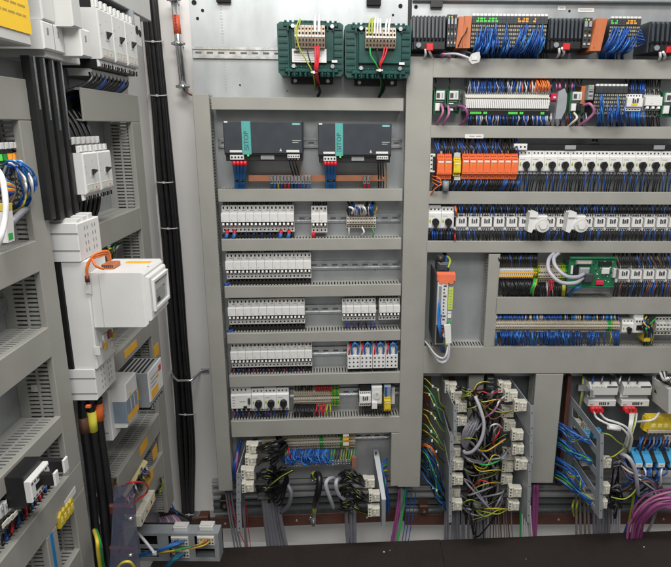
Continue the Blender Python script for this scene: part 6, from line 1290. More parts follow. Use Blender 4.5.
# yellow sign on pale case
uS = RK.u(32.5, 50, -.03); m = MB(); m.box(.5, uS, -.03, PD - .001, rw(50) + .012, rw(-140), offw, .003); single(RK, 'cover_box', m, 'pale cover box behind the yellow sign at the top left', 'cover', (.8, 0, rw(50)))
f = -.031; a, b = .55, RK.u(31, 30, f); z0 = RK.w(15, ry(26, 15), f); z1 = z0 + .3; m = MB(); m.box(a, b, f - .0012, f - .0002, z0, z1, signy)
t = Thing(RK, 'warning_sign', 'yellow sign with small grey print at the top left corner', 'sign', ((a + b) / 2, f, z0)); t.part('sheet', m); m = MB()
for r in range(9):
    z = z0 + .028 + r * .0165 + (.006 if r > 1 else 0); x = b - .015
    for k in range(16):
        L = random.uniform(.008, .026); m.box(x - L, x, f - .0016, f - .0013, z, z + .0035, mat('sign_print', (.45, .32, .06), .6)); x -= L + .004
t.part('print', m)
# far part ducts
UD0, UD1 = RK.u(133, 135), RK.u(141.5, 135)
a0 = RK.u(82, ry(95, 82))
t = duct_thing(RK, a0, UD1, rw(120), rw(76), 'far grey duct with an open dark end under the three large breakers', True, pitch=.0115)
duct_thing(RK, UD0, UD1, rw(880), rw(120) - .0005, 'far vertical grey duct of the left rack beside the black wall cables', False, pitch=.0095)
uM = RK.u(90, 240)
duct_thing(RK, uM, UD0, rw(301), rw(263), 'grey duct below the pair of white breakers on the left rack', True, pitch=.0115)
duct_thing(RK, uM, UD0, rw(398), rw(360), 'grey duct hidden mostly behind the big white box', True, pitch=.0115)
td = duct_thing(RK, uM, UD0, rw(500), rw(470), 'grey duct just below the big white box with amber labels', True, pitch=.0115)
te = duct_thing(RK, uM, UD0, rw(696), rw(658), 'grey duct with amber labels under the grey steel supply', True, pitch=.0115)
tf = duct_thing(RK, uM, UD0, rw(792), rw(742), 'lowest far grey duct with an amber label', True, pitch=.0115)
def amber_on(t, px, py, wd=.04, h=.03):
    q = RK.p(px, py, -.001); m = MB(); m.box(q.x - wd / 2, q.x + wd / 2, -.0012, -.0002, q.z - h / 2, q.z + h / 2, amber); t.part('amber_label', m)
amber_on(td, 131, 349, .10, .022); amber_on(te, 144, 446, .07, .030); amber_on(tf, 149.5, 478, .07, .034)
for (x, y) in ((156.5, 350), (155, 452)): q = RK.p(x, y, -.001); m = MB(); m.box(q.x - .022, q.x + .022, -.0014, -.0003, q.z - .02, q.z + .018, amber); single(RK, 'amber_label', m, f'amber label on the far vertical duct, {"upper" if y < 400 else "lower"} one', 'label')
rail_u = lambda z, lb: single(RK, 'mounting_rail', MB().box(uM, UD0, PD - .008, PD - .001, z - .0175, z + .0175, zinc), lb, 'mounting rail')
rail_u(rw(190), 'steel rail behind the pair of white breakers of the left rack'); rail_u(rw(580), 'steel rail behind the grey steel supply of the left rack')
single(RK, 'mounting_rail', MB().box(.6, UC0, PD - .008, PD - .001, rw(340), rw(322), zinc), 'steel rail in the empty near opening of the left rack', 'mounting rail')
# ---- distribution blocks
def rb(u0, u1, d0, d1, w0, w1, m_, c=.002): return MB().box(u0, u1, d0, d1, w0, w1, m_, c)
G = 'white blocks at the top left'
def dblock(pa, pb, d, yt, yb, lb, fine_=True):
    u0 = RK.u(pa, yb, d); u1 = RK.u(pb, yb, d); w0 = RK.w(pa, yb, d); w1 = RK.w(pa, yt, d)
    t = Thing(RK, 'terminal_cover', lb, 'terminal cover', ((u0 + u1) / 2, PD, w0), G); t.part('housing', rb(u0, u1, d, PD - .002, w0, w1, offw if 'upper' in lb else white, .003))
    n = 2 if pb - pa > 14 else 1
    for k in range(n): m = MB(); x = u0 + (u1 - u0) * ((k + .45) / n); z = w0 + (w1 - w0) * .55; m.box(x - .003, x + .003, d - .0008, d + .0004, z, z + .012, mgrey); t.part('catch', m)
    if n == 2: t.part('seam', MB().box((u0 + u1) / 2 - .0008, (u0 + u1) / 2 + .0008, d - .0005, d, w0, w1, mgrey))
    return u0, u1, w0, w1
dblock(45, 65, -.03, 21, 49, 'lower white cover block beside the yellow sign, with two catches')
dblock(83, 92.5, -.065, 28.5, 56, 'lower protruding white cover block left of the three breakers')
dblock(43, 55, -.03, -60, 19.5, 'upper white cover block beside the yellow sign')
dblock(73.5, 82.5, -.065, -60, 26.5, 'upper protruding white cover block left of the three breakers')
u0, u1 = RK.u(45, 53, -.02), RK.u(80, 60, -.02); w0, w1 = RK.w(47, 57.5, -.02), RK.w(47, 49.5, -.02); single(RK, 'support_strip', rb(u0, u1, -.02, PD - .003, w0, w1 - .001, offw), 'white support strip below the lower cover blocks', 'support')
# black vertical bars
for k, (a, b) in enumerate(((37.5, 45), (47, 54), (55.5, 62.5), (64, 69.5))):
    u0, u1 = RK.u(a, 112, -.015), RK.u(b, 112, -.015); z1 = RK.w(a, 57 + k * 2, -.015); z0 = RK.w(a + 12, 221, -.015); t = Thing(RK, 'busbar_sleeve', f'black insulated vertical busbar between the white blocks, {ordl(k, 4)} of four', 'busbar', ((u0 + u1) / 2, 0, z0), 'black vertical busbars')
    m = rb(u0, u0 + (u1 - u0) * .72, -.015, .004, z0, z1, black); t.part('sleeve', m)
    m = rb(u0 + .008, u0 + .014, -.0165, -.0152, z1 - .10 - k * .02, z1, zinc, 0); t.part('edge_strip', m)
single(RK, 'rear_cover', rb(RK.u(56, 112, .04), RK.u(75, 112, .04), .045, PD - .001, rw(300), rw(50), dgrey), 'dark cover behind the black vertical busbars', 'cover')
# ---- moulded breakers
def moulded(u0, u1, w0, w1, f, lb, grp):
    t = Thing(RK, 'moulded_breaker', lb, 'circuit breaker', ((u0 + u1) / 2, PD, w0), grp); h = w1 - w0; W = lambda k: w0 + h * k; U = lambda k: u0 + (u1 - u0) * k
    m = MB(); m.box(u0 + .0015, u1 - .0015, f + .012, PD - .002, W(0), W(1), black, .002); m.box(u0 + .001, u1 - .001, f, f + .055, W(.13), W(.86), white, .003); m.box(u0 + .002, u1 - .002, f + .008, f + .06, W(.02), W(.128), white, .002); m.box(u0 + .002, u1 - .002, f + .008, f + .06, W(.862), W(.98), white, .002)
    for k in (.2, .5, .8):
        m.box(U(k) - .005, U(k) + .005, f + .004, f + .0085, W(.88), W(.99), white); m.box(U(k + .15) - .003, U(k + .15) + .003, f + .006, f + .0085, W(.0), W(.08), hole)
        m.cyl((U(k), f + .0085, W(.05)), (U(k), f + .0075, W(.05)), .004, hole, 8)
    for z in (.62, .5): m.box(U(.1), U(.14), f - .0006, f, W(z), W(z + .012), print_g)
    m.box(U(.55), U(.57), f - .0006, f, W(.7), W(.72), print_g); t.part('body', m)
    m = MB(); m.box(U(.40), U(.62), f - .001, f + .001, W(.42), W(.56), lgrey); m.prism_x([(f - .012, W(.545)), (f - .010, W(.52)), (f - .0011, W(.45)), (f - .0011, W(.56))], U(.48), U(.60), black); t.part('toggle', m)
    m = MB(); m.box(U(.08), U(.92), f - .0015, f + .0005, W(.16), W(.30), lgrey, .0005)
    m.box(U(.14), U(.4), f - .002, f - .0015, W(.19), W(.27), cream); m.box(U(.5), U(.86), f - .002, f - .0015, W(.19), W(.27), cream); m.box(U(.62), U(.66), f - .0024, f - .002, W(.21), W(.24), red); t.part('setting_panel', m)
f = -.035; u0 = RK.u(101, 50, f); u1 = RK.u(137.5, 50, f); w0 = RK.w(112, 70, f); w1 = RK.w(134, 17, f)
for k in range(3): moulded(u0 + (u1 - u0) * k / 3, u0 + (u1 - u0) * (k + 1) / 3, w0, w1, f, f'large white breaker with black toggle at the top of the left rack, {["left", "middle", "right"][k]} of three', 'three large white breakers')
single(RK, 'breaker_side_cover', rb(u0 - .05, u0 - .001, -.01, PD - .004, w0 + .02, w0 + .05, black), 'black block at the near foot of the three large breakers', 'cover')
single(RK, 'mounting_strip', rb(u0 + .004, u1, -.005, PD - .004, w0 - .018, w0 - .001, offw), 'white foot strip under the three large breakers', 'foot strip')
single(RK, 'enclosure', rb(u0 + .02, u1 + .2, -.02, PD - .004, w1 + .02, w1 + .2, lgrey), 'light grey case above the three large breakers', 'case')
single(RK, 'side_bracket', MB().box(u1 + .005, u1 + .012, -.03, PD - .004, w1 - .06, w1 + .02, alu).box(u1 + .012, u1 + .06, -.03, -.027, w1 - .07, w1 + .01, offw).cyl((u1 + .025, -.031, w1 - .03), (u1 + .025, -.029, w1 - .03), .012, hole, 12).cyl((u1 + .048, -.031, w1 - .035), (u1 + .048, -.029, w1 - .035), .010, hole, 12), 'white bracket with two dark holes right of the three large breakers', 'bracket')
for k in range(10):
    x = u0 + (u1 - u0) * (k + .3) / 10; q = V((x, -.0, w0 - .01)); m = MB(); m.tube([q, q + V((-.003, -.004, -.014)), q + V((-.022, .006, -.030)), q + V((-.06, .022, -.044)), q + V((-.12, .05, -.06)), q + V((-.2, .07, -.10))], .0055, [rubber, rubber, rubber, w_blue, rubber][k % 5], 7)
    single(RK, 'cable', m, ('black' if k % 5 != 3 else 'dark blue') + ' cable bending left below the three large breakers', 'cable', group=('black' if k % 5 != 3 else 'dark blue') + ' cables below the large breakers')
f = -.035; u0 = RK.u(84, 170, f); u1 = RK.u(112.5, 170, f); w0 = RK.w(84, 203, f); w1 = RK.w(80, 145, f)
for k in range(2): moulded(u0 + (u1 - u0) * k / 2, u0 + (u1 - u0) * (k + 1) / 2, w0, w1, f, f'white breaker with black toggle in the opening beside the black busbars, {["left", "right"][k]} of two', 'two white breakers')
for k in range(6):
    x = u0 + (u1 - u0) * (k + .4) / 6
    for (z, dz, nm) in ((w1 - .008, 1, 'above'), (w0 + .006, -1, 'below')):
        q = V((x, -.0, z)); m = MB(); m.tube([q, q + V((.0, .0, .02 * dz)), q + V((.002, .01, .05 * dz)), q + V((.003, .03, .085 * dz))], .0052, rubber, 7); single(RK, 'cable', m, f'short black cable {nm} the two white breakers', 'cable', group=f'short black cables {nm} two breakers')
m = MB()
for k in range(7): x = u0 - .01 + (u1 - u0) * k / 6; m.box(x, x + .012, -.01, .06, w1 + .0, w1 + .016, white, .001)
single(RK, 'terminal_shroud', m, 'row of small white terminal shrouds on top of the two breakers', 'shroud')
# ---- tall white fuse assembly M, T, N and the big box K
dM = -.045; uM0 = RK.u(76.5, 224, dM); uM1 = RK.u(98.5, 217, dM); wM1, wM0 = RK.w(76.5, 224, dM), RK.w(80.7, 262, dM)
def slots(m, a, b, z0, z1, d, n=4):
    for c in (.3, .65):
        for r in range(n):
            for e in (0, .12):
                x = a + (b - a) * (c + e); z = z0 + (z1 - z0) * (.18 + r * .2); m.box(x - .0016, x + .0016, d - .0006, d + .0002, z, z + (z1 - z0) * .09, mgrey)
t = Thing(RK, 'fuse_switch', 'tall white fuse switch assembly carrying the big white box', 'fuse switch', ((uM0 + uM1) / 2, PD, RK.w(97, 401, dM)))
m = rb(uM0, uM1, dM, PD - .01, wM0, wM1, white); 
for z in (.28, .73): m.box(uM0 - .0006, uM0 + .0003, dM, .05, wM0 + (wM1 - wM0) * z, wM0 + (wM1 - wM0) * z + .0025, mgrey)
slots(m, uM0, uM1, wM0, wM1, dM); t.part('upper_cover', m)
m = MB()
for k in range(3): m.box(uM0 + .012 + k * .03, uM0 + .034 + k * .03, dM + .005, .03, wM1, wM1 + .008 + k * .002, white, .001)
t.part('top_caps', m)
wN1, wN0 = RK.w(95, 369, dM), RK.w(97, 401, dM)
m = rb(uM0, uM1, dM, PD - .01, wN0, wN1, white)
for z in (.2, .7): m.box(uM0 - .0006, uM0 + .0003, dM, .05, wN0 + (wN1 - wN0) * z, wN0 + (wN1 - wN0) * z + .0025, mgrey)
slots(m, uM0, uM1, wN0, wN1, dM); t.part('lower_cover', m)
t.part('body', rb(uM0 + .004, uM1 - .004, -.052, .0, wN1 + .0005, wM0 - .0005, white)); t.part('black_frame', rb(uM0 + .002, uM1 - .006, .0005, .045, wN1 + .0005, wM0 - .0005, black)); t.part('backing', rb(uM0 + .006, uM1 - .006, .0455, PD - .001, wN1 + .0005, wM0 - .0005, offw))
t.part('catch', MB().box(uM0 + .001, uM0 + .004, -.058, -.046, wN1 + .18, wN1 + .20, offw)); m = MB(); m.box(uM0 + .001, uM0 + .004, -.062, -.05, wN1 + .035, wN1 + .055, white, .001); t.part('catch', m)
m = MB()
for (px_, py_, s_, c_) in ((104, 338, .010, cream), (109, 334, .009, mat('brick_red_rubber', (.30, .06, .05), .5)), (105, 345, .008, amber), (112, 343, .007, cream), (101, 344, .007, lgrey), (113, 335, .006, yellow)):
    q = RK.p(px_, py_, -.0525); m.box(q.x - s_, q.x + s_, q.y - .004, q.y, q.z - s_, q.z + s_, c_, .001)
single(RK, 'terminal_inserts', m, 'small coloured terminal inserts below the big white box', 'terminals')
dK = -.175; uK0 = uM0 + .012; yk = RK.hit(151, 300, 0, uK0); dK = yk.y; wK1 = RK.hit(150.5, 273, 0, uK0).z; wK0 = RK.hit(155, 327, 0, uK0).z; uK1 = RK.u(168, 262, dK)
t = Thing(RK, 'measuring_unit', 'big white box with a framed window sticking out of the left rack', 'measuring unit', ((uK0 + uK1) / 2, -.06, wK0))
m = MB(); m.box(uK0, uK1, dK + .012, -.0525, wK0, wK1, white, .006); m.box(uK0 + .008, uK1 - .008, dK + .004, dK + .014, wK0 + .012, wK1 - .012, white, .003); t.part('housing', m)
m = MB(); a, b, c, d = uK0 + .022, uK1 - .014, wK0 + .03, wK1 - .022
for r in ((a, b, c, c + .008), (a, b, d - .008, d), (a, a + .008, c + .008, d - .008), (b - .008, b, c + .008, d - .008)): m.box(r[0], r[1], dK - .003, dK + .0035, r[2], r[3], white, .001)
t.part('bezel', m); m = MB(); m.box(a + .008, b - .008, dK + .0015, dK + .0035, c + .008, d - .008, window); m.box(a + .012, b - .012, dK + .0008, dK + .0014, (c + d) / 2 + .008, d - .014, lgrey); m.box(a + .03, a + .045, dK + .0005, dK + .0014, c + .014, c + .024, black); m.box(a + .010, a + .05, dK + .0008, dK + .0014, c + .03, c + .036, alu); t.part('window', m)
m = MB(); x = uK0 + .06; m.cyl((x, dK + .02, wK1 + .0), (x, dK + .02, wK1 + .0012), .0025, print_g, 8); m.box(uK0 - .0006, uK0 + .0004, -.075, -.0735, wK0 + .002, wK1 - .002, lgrey); t.part('seam', m)
q = RK.hit(112, 266, 2, wK1 + .001); m = MB(); m.box(q.x - .03, q.x + .012, q.y - .016, q.y + .012, wK1 + .0002, wK1 + .011, orange2, .002)
for k in range(6): m.box(q.x - .0306, q.x - .0298, q.y - .014 + k * .0045, q.y - .0115 + k * .0045, wK1 + .004, wK1 + .010, print_d)
single(RK, 'orange_plug', m, 'orange multi-way plug on top of the big white box', 'plug')
single(RK, 'amber_label', MB().box(q.x + .032, q.x + .052, q.y - .075, q.y - .018, wK1 + .0002, wK1 + .001, amber), 'amber label strip lying on top of the big white box', 'label')
for j in range(3):
    m = MB(); H = lambda px, py, u: RK.hit(px, py, 0, u)
    m.tube([H(87, 279, uK0 - .012), H(86.5 + j * .5, 268, uK0 - .014), H(90 + j, 260 - j * 1.5, uK0 - .01), H(98, 257 - j * 2.1, uK0 + .0), H(106 + j, 255 - j * 1.8, uK0 + .02), H(109 + j, 260, uK0 + .03)], .0024, w_orange, 7); single(RK, 'wire', m, 'orange wire arching over the joint of the big white box', 'wire', group='orange wires on the white box')
m = MB(); m.tube([RK.hit(92, 259, 0, uK0 - .01), RK.hit(96, 266, 0, uK0 - .014), RK.hit(104, 269, 0, uK0 - .004)], .003, w_orange, 7); single(RK, 'wire', m, 'orange wire entering the near side of the orange plug', 'wire')
m = MB(); a, b = RK.hit(87, 276, 0, uK0 - .012), RK.hit(87.6, 282, 0, uK0 - .012); m.tube([a, b], .005, mat('maroon_sleeve', (.1, .015, .015), .5), 8, raw=True); single(RK, 'wire_end', m, 'maroon capped wire end hanging on the white assembly', 'wire end')
for k in range(14): RKp = [RK.p(98 + k * 1.3, 258 + jit(3), .04), RK.p(101 + k * 1.2, 250 + jit(3), -.0 + jit(.02)), RK.p(106 + k, 247 + jit(3), .02), RK.p(110 + k, 243, .06)]; STUFF.tube([RK.M @ q for q in RKp], .003, [w_yg, w_black, w_green, w_yel, w_brown, w_black, w_grey][k % 7], 5)
# thick cables with coloured tape
for k, (a, tape, nm) in enumerate(((82.5, mat('brown_tape', (.17, .075, .05), .5), 'brown'), (91.5, mat('yellow_tape', (.85, .78, .08), .5), 'yellow'), (99, mat('orange_tape', (.85, .17, .03), .5), 'orange'))):
    uc = uM0 + .035 + k * .016; H = lambda x, y: RK.hit(x, y, 0, uc); ys = [398, 415, 440, 480, 530, 600]; dx = [-.8, 0, 3 - k * .2, 8 + k * .2, 13 + k * .6, 20 + k * .9]; m = MB(); m.tube([H(a + x, y) for x, y in zip(dx, ys)], .0098, rubber, 12)
    o = single(RK, 'thick_cable', m, f'thick black cable with {nm} tape below the white fuse switch', 'cable', group='thick taped cables'); org = RK.I @ o.matrix_world.translation
    y0, y1 = [(417, 432), (411, 431), (403, 420)][k]; m = MB(); m.tube([H(a + .2 + (y0 - 415) * .1, y0), H(a + (y1 - 415) * .12, y1)], .0107, tape, 12, raw=True); m.build('tape_band', o, org)
single(RK, 'small_plug', MB().box(RK.u(76.5, 406), RK.u(78.2, 406), -.03, -.02, RK.w(78, 407), RK.w(78, 404.5), orange), 'small orange plug at the near foot of the fuse switch', 'plug')
# ---- small white devices, PSU of the left rack
def near_box(pA, pB, pC, dfr, m_, **k):     # pA near top, pB near bottom, pC far top of the front face
    u0 = RK.u(*pA, dfr); u1 = RK.u(*pC, dfr); return u0, u1, RK.w(*pB, dfr), RK.w(*pA, dfr)
u0, u1, w0, w1 = near_box((108, 392), (114, 440), (116, 386), -.02, white); t = Thing(RK, 'slim_device', 'slim white module right of the orange taped cable', 'module', ((u0 + u1) / 2, PD, w0)); m = rb(u0, u1, -.02, PD - .004, w0, w1, white); 
for k in range(4): m.box(u0 - .0006, u0 + .0003, -.005, .015, w0 + (w1 - w0) * (.5 + k * .1), w0 + (w1 - w0) * (.54 + k * .1), mgrey)
m.box(u0 - .0006, u0 + .0003, -.01, .02, w0 + .02, w0 + .023, mgrey); t.part('body', m)
f = -.055; u0, u1, w0, w1 = near_box((125, 392), (129, 428), (136, 380), f, white); h = w1 - w0
t = Thing(RK, 'grey_white_device', 'blue-grey and white device with an amber base left of the steel supply', 'device', ((u0 + u1) / 2, PD, w0)); m = MB(); m.box(u0, u1, f, .05, w0 + h * .14, w0 + h * .72, bluegrey, .002); m.box(u0 + .001, u1, f - .002, .05, w0 + h * .725, w1 + h * .2, white, .003); m.box(u0 + .002, u1, f + .004, PD - .004, w0, w0 + h * .135, white, .002); m.box(u0 + .004, u1 - .004, .0505, PD - .002, w0, w1, lgrey); t.part('body', m)
m = MB()
for k in range(3): m.box(u0 + (u1 - u0) * (.1 + k * .3), u0 + (u1 - u0) * (.32 + k * .3), f - .0015, f, w0 + h * .35, w0 + h * .66, w_black if False else bluegrey); m.box(u0 + (u1 - u0) * (.36 + k * .3), u0 + (u1 - u0) * (.39 + k * .3), f - .001, f, w0 + h * .3, w0 + h * .7, white)
m.box(u0 + .02, u0 + .03, f - .003, f - .002, w0 + h * .8, w0 + h * .88, yellow); t.part('front_marks', m)
m = MB(); m.box(u0 + .004, u1 - .002, f - .001, f, w0 + h * .145, w0 + h * .34, amber); t.part('amber_label', m)
f = -.075; u0, u1, w0, w1 = near_box((148, 374), (151, 406), (161, 361.5), f, alu); h = w1 - w0
t = Thing(RK, 'steel_supply', 'grey steel power supply with a white front and amber label on the left rack', 'power supply', ((u0 + u1) / 2, PD, w0)); m = MB(); m.box(u0, u1, f + .003, PD - .004, w0 - h * .05, w1, alu, .001)
for k in range(9): m.box(u0 + .008, u1 - .008, f + .015 + k * .012, f + .021 + k * .012, w1, w1 + .0012, hole)
t.part('casing', m); m = MB(); m.box(u0, u1, f - .001, f + .0028, w0 + h * .12, w1 + .002, white); t.part('front_plate', m)
m = MB(); m.box(u0 + .01, u0 + (u1 - u0) * .6, f - .0016, f - .0011, w0 + h * .16, w0 + h * .42, amber); m.box(u0 + (u1 - u0) * .72, u1 - .01, f - .0016, f - .0011, w1 - h * .3, w1 - h * .12, red); m.box(u0 + (u1 - u0) * .55, u0 + (u1 - u0) * .68, f - .0016, f - .0011, w1 - h * .42, w1 - h * .3, amber)
for k in range(3): m.box(u0 + .012, u0 + (u1 - u0) * (.5 + .1 * k), f - .0016, f - .0011, w1 - h * (.5 - k * .0) + k * .012, w1 - h * .5 + .004 + k * .012, print_g)
t.part('front_label', m); m = MB(); m.box(u0 + .004, u1, f + .003, f + .05, w0 - h * .14, w0 - h * .055, black, .002)
for k in range(5): m.box(u0 + .012 + k * .018, u0 + .02 + k * .018, f + .002, f + .003, w0 - h * .12, w0 - h * .07, zinc)
t.part('terminals', m)
q = RK.p(148.5, 396, -.076); m = MB(); m.box(u0 - .0012, u0 - .0002, -.045, -.02, w0 + h * .2, w0 + h * .6, amber); single(RK, 'amber_label', m, 'amber label on the near side of the steel supply', 'label')
# wires near steel shelves
yb = mat('folded_paper', (.55, .46, .25), .8)
m = MB(); a, b, c, d = RK.u(123, 475, -.0), RK.u(146, 475, 0), RK.w(136, 480), RK.w(136, 462)
m.slab((a, .0, c), (b, -.01, c + .01), (b, .05, d), (a, .06, d), (0, .002, .002), yb); single(RK, 'folded_paper', m, 'folded tan paper tucked above the lowest far duct', 'paper')
for k in range(24):
    x = 121 + random.random() * 26; yy = 123 + (715 - 123) * (345 - x) / 345 + jit(4); c = random.choice([w_red, w_white, w_blue, w_yg, w_black, w_grey, w_lgrey]); p = [RK.p(x, yy, .05), RK.p(x + jit(3), yy + 5, -.02), RK.p(x + 3 + jit(3), yy + 8 + jit(3), -.02), RK.p(x + 5, yy + 14, .05)]; STUFF.tube([RK.M @ q for q in p], .0026, c, 5)
m = MB(); m.tube([RK.p(122, 486, -.01), RK.p(134, 482, -.06), RK.p(146, 484, -.05), RK.p(147, 492, -.02), RK.p(137, 500, .0)], .003, w_red, 7); single(RK, 'wire', m, 'red wire looping in front of the lowest far duct', 'wire')
for k in range(4): m = MB(); m.tube([RK.p(158, 474 + k * 2, .04), RK.p(161 + k * .5, 480, -.01), RK.p(160, 489 + k, -.01), RK.p(156, 493, .04)], .0035, w_yg if k % 2 else w_black, 7); single(RK, 'wire', m, ('yellow-green' if k % 2 else 'black') + ' loop of wire on the foot of the far vertical duct', 'wire', group=('yellow-green' if k % 2 else 'black') + ' loops on the far duct foot')
u0, u1 = RK.u(141, 520, -.02), RK.u(155, 492, -.02); z0, z1 = RK.w(143, 524, -.02), RK.w(143, 512, -.02); n = 9; t = Thing(RK, 'terminal_strip', 'white terminal strip under the lowest far duct of the left rack', 'terminal strip', ((u0 + u1) / 2, PD, z0))
for k in range(n): m = MB(); a = u0 + (u1 - u0) * k / n; b = a + (u1 - u0) / n - .001; m.box(a, b, -.02, .05, z0, z1, cream, .001); m.box(a + .004, b - .004, -.0206, -.02, z0 + .01, z0 + .02, amber if k % 3 else hole); t.part('terminal', m)
# ---- things in the near openings
# opening 1: green-lit station with blue/yellow/white wires
u0, u1 = .62, RK.u(17, 160, .02); zt, zb_ = rw(147.5), rw(215); n = 24; t = Thing(RK, 'input_output_station', 'station with green lights and colourful wires at the left edge', 'control module', ((u0 + u1) / 2, PD, zb_))
u0 = .78
for k in range(n):
    a = u0 + (u1 - u0) * k / n; b = a + (u1 - u0) / n - .0008; m = MB(); hh = zt - zb_; m.box(a, b, .02, PD - .01, zb_, zt, dgrey, .001); m.box(a + .002, b - .002, .012, .0195, zt - hh * .04, zt + hh * .06, white, .001)
    for r in range(7): 
        for c in (.3, .7): x = a + (b - a) * c; m.box(x - .002, x + .002, .0192, .0202, zb_ + hh * (.06 + r * .085), zb_ + hh * (.1 + r * .085), mat('dull_beige_contact', 0))
    t.part('module', m); m = MB(); m.box(a + .002, b - .002, .018, .0199, zt - hh * .22, zt - hh * .12, [led_g, w_green, led_g, w_green][k % 4] if k < 22 else led_o); m.box(a + .002, b - .002, .018, .0199, zt - hh * .32, zt - hh * .27, [beige, led_g][k % 2]); t.part('indicator', m)
def rwire(pts, r, m_, lb, grp=None, nm='wire', n=8):
    m = MB(); m.tube([RK.p(*p) for p in pts], r, m_, n); return single(RK, nm, m, lb, nm, group=grp)
for k in range(16):
    c = [w_blue, w_white, w_lblue, w_blue, w_yel, w_lblue, w_blue, w_white][k % 8]; nm = {id(w_blue): 'blue', id(w_white): 'white', id(w_lblue): 'light blue', id(w_yel): 'yellow'}[id(c)]; e = 22 + (k % 6) * 2.6
    rwire([(1 + k * .9, 172 + jit(7), .015), (8 + k * .8, 164 + jit(4), -.01 + jit(.01)), (e - 4 + jit(1.5), 170 + jit(4), -.02 + jit(.01)), (e + 1 + jit(2), 184 + jit(5), -.02 + jit(.012)), (e + 1 - (k % 3) * 3, 199 + jit(7), -.01), (e - 12 + jit(3), 213 + jit(4), .03)], .0021, c, nm + ' wire arching out of the green-lit station', nm + ' wires arching out of the station')
for k in range(7): c = [w_blue, w_yel, w_orange][k % 3]; rwire([(0 - k, 172 + k * 2, .0), (6, 180 + k * 2, -.03), (14, 186 + k, -.03), (13 - k, 198, -.02), (2, 212, .0)], .0028, c, ['blue', 'yellow', 'orange'][k % 3] + ' wire hanging in a low bow below the green-lit station', ['blue', 'yellow', 'orange'][k % 3] + ' low bows')
rwire([(-4, 168, -.10), (2, 178, -.12), (5.5, 200, -.13), (5, 218, -.13), (1, 236, -.13), (-4, 250, -.12)], .0042, w_white, 'thick white cable hanging at the left edge', None, 'cable', 10)
rwire([(28, 208, .02), (22, 212, -.02), (14, 220, -.03), (9, 228, -.02)], .006, w_grey, 'dark grey cable below the arching blue wires', None, 'cable')
m = MB(); q = RK.p(9.5, 224, -.09); m.prism_y([(q.x - .012, q.z - .028), (q.x + .008, q.z - .028), (q.x + .014, q.z + .02), (q.x - .006, q.z + .02)], q.y, q.y + .02, white); m.prism_y([(q.x - .006, q.z + .021), (q.x + .014, q.z + .021), (q.x + .016, q.z + .031), (q.x - .004, q.z + .031)], q.y, q.y + .02, w_yel); m.box(q.x - .008, q.x + .004, q.y - .0006, q.y, q.z - .024, q.z - .014, w_green); single(RK, 'cable_tag', m, 'white tag with yellow top hanging at the left edge', 'tag')
m = MB(); c = RK.p(32.5, 388, .055); m.box(c.x - .006, c.x + .012, c.y - .02, c.y, c.z - .006, c.z + .010, offw, .002); single(RK, 'cable_anchor', m, 'tiny white anchor on the slotted wall of the near duct', 'anchor')
# opening 4: black and white relay, black blocks
f = -.045; u0, u1 = RK.u(33, 500, f), RK.u(52, 480, f); w0, w1 = RK.w(34, 502, f), RK.w(34, 478, f); h = w1 - w0
t = Thing(RK, 'black_white_relay', 'black relay with a white printed front in the lower left opening', 'relay', ((u0 + u1) / 2, PD, w0)); t.part('body', rb(u0, u1, f + .012, PD - .004, w0 - .01, w1 + .01, black)); m = rb(u0, u1, f, f + .0118, w0, w1, white)
for k in range(7): x = u0 + (u1 - u0) * (k + .5) / 7; m.box(x - .003, x + .003, f - .0006, f, w1 - h * .2, w1 - h * .12, print_d); m.box(x - .003, x + .003, f - .0006, f, w0 + h * .1, w0 + h * .18, print_d)
for k in range(3): x = u0 + (u1 - u0) * (.25 + k * .09); m.box(x - .003, x + .003, f - .0008, f, w0 + h * .35, w0 + h * .65, black)
t.part('front', m)
for k, (a, b, yy) in enumerate(((57, 59.5, 481), (66, 69, 468))):
    f = -.075; u0, u1 = RK.u(a - 1, yy, f), RK.u(b, yy, f); z1, z0 = RK.w(a, yy - 8.5, f), RK.w(a, yy + 3.5, f); t = Thing(RK, 'black_block', f'black block with a white front edge beside the black and white relay, {["nearer", "farther"][k]} one', 'relay', ((u0 + u1) / 2, 0, z0)); t.part('body', rb(u0, u1, f + .004, PD - .004, z0, z1, black)); t.part('front_edge', rb(u0 - .001, u1 + .001, f, f + .0038, z0 - .002, z1 + .003, white, .001))
u0, u1 = RK.u(14, 492, .02), RK.u(22, 492, .02); z0, z1 = RK.w(18, 503, .02), RK.w(18, 482, .02); t = Thing(RK, 'printed_module', 'white printed module left of the black and white relay', 'module', ((u0 + u1) / 2, PD, z0)); m = rb(u0, u1, .02, PD - .004, z0, z1, lgrey)
for r in range(3):
    for k in range(4): x = u0 + (u1 - u0) * (k + .5) / 4; m.box(x - .003, x + .003, .0194, .02, z0 + (z1 - z0) * (.15 + r * .28), z0 + (z1 - z0) * (.3 + r * .28), print_d)
t.part('body', m)
for i in range(3):
    x, y = 2 + i * 4.5, 513 - i * 4; f = .0; a, b = RK.u(x - 1.4, y, f), RK.u(x + 2.2, y, f); z1, z0 = RK.w(x, y - 8, f), RK.w(x, y + 6, f); t = Thing(RK, 'clear_relay', f'clear relay with blue insert in the lower left opening, {["leftmost", "middle", "rightmost"][i]}', 'relay', ((a + b) / 2, PD, z0), 'clear relays'); t.part('cover', rb(a, b, f, .06, z0, z1, lgrey)); t.part('insert', MB().box(a + .003, b - .003, f - .001, f, z0 + .012, z1 - .006, bluegrey).box(a + .005, b - .005, f - .002, f - .001, z0 + .016, z0 + .03, white))
    m = MB(); q = RK.p(x + 3, y + 10, -.01); m.box(q.x - .01, q.x + .01, q.y - .002, q.y, q.z - .004, q.z + .004, cream); single(RK, 'cream_tag', m, f'cream tag below the {["leftmost", "middle", "rightmost"][i]} clear relay', 'tag')
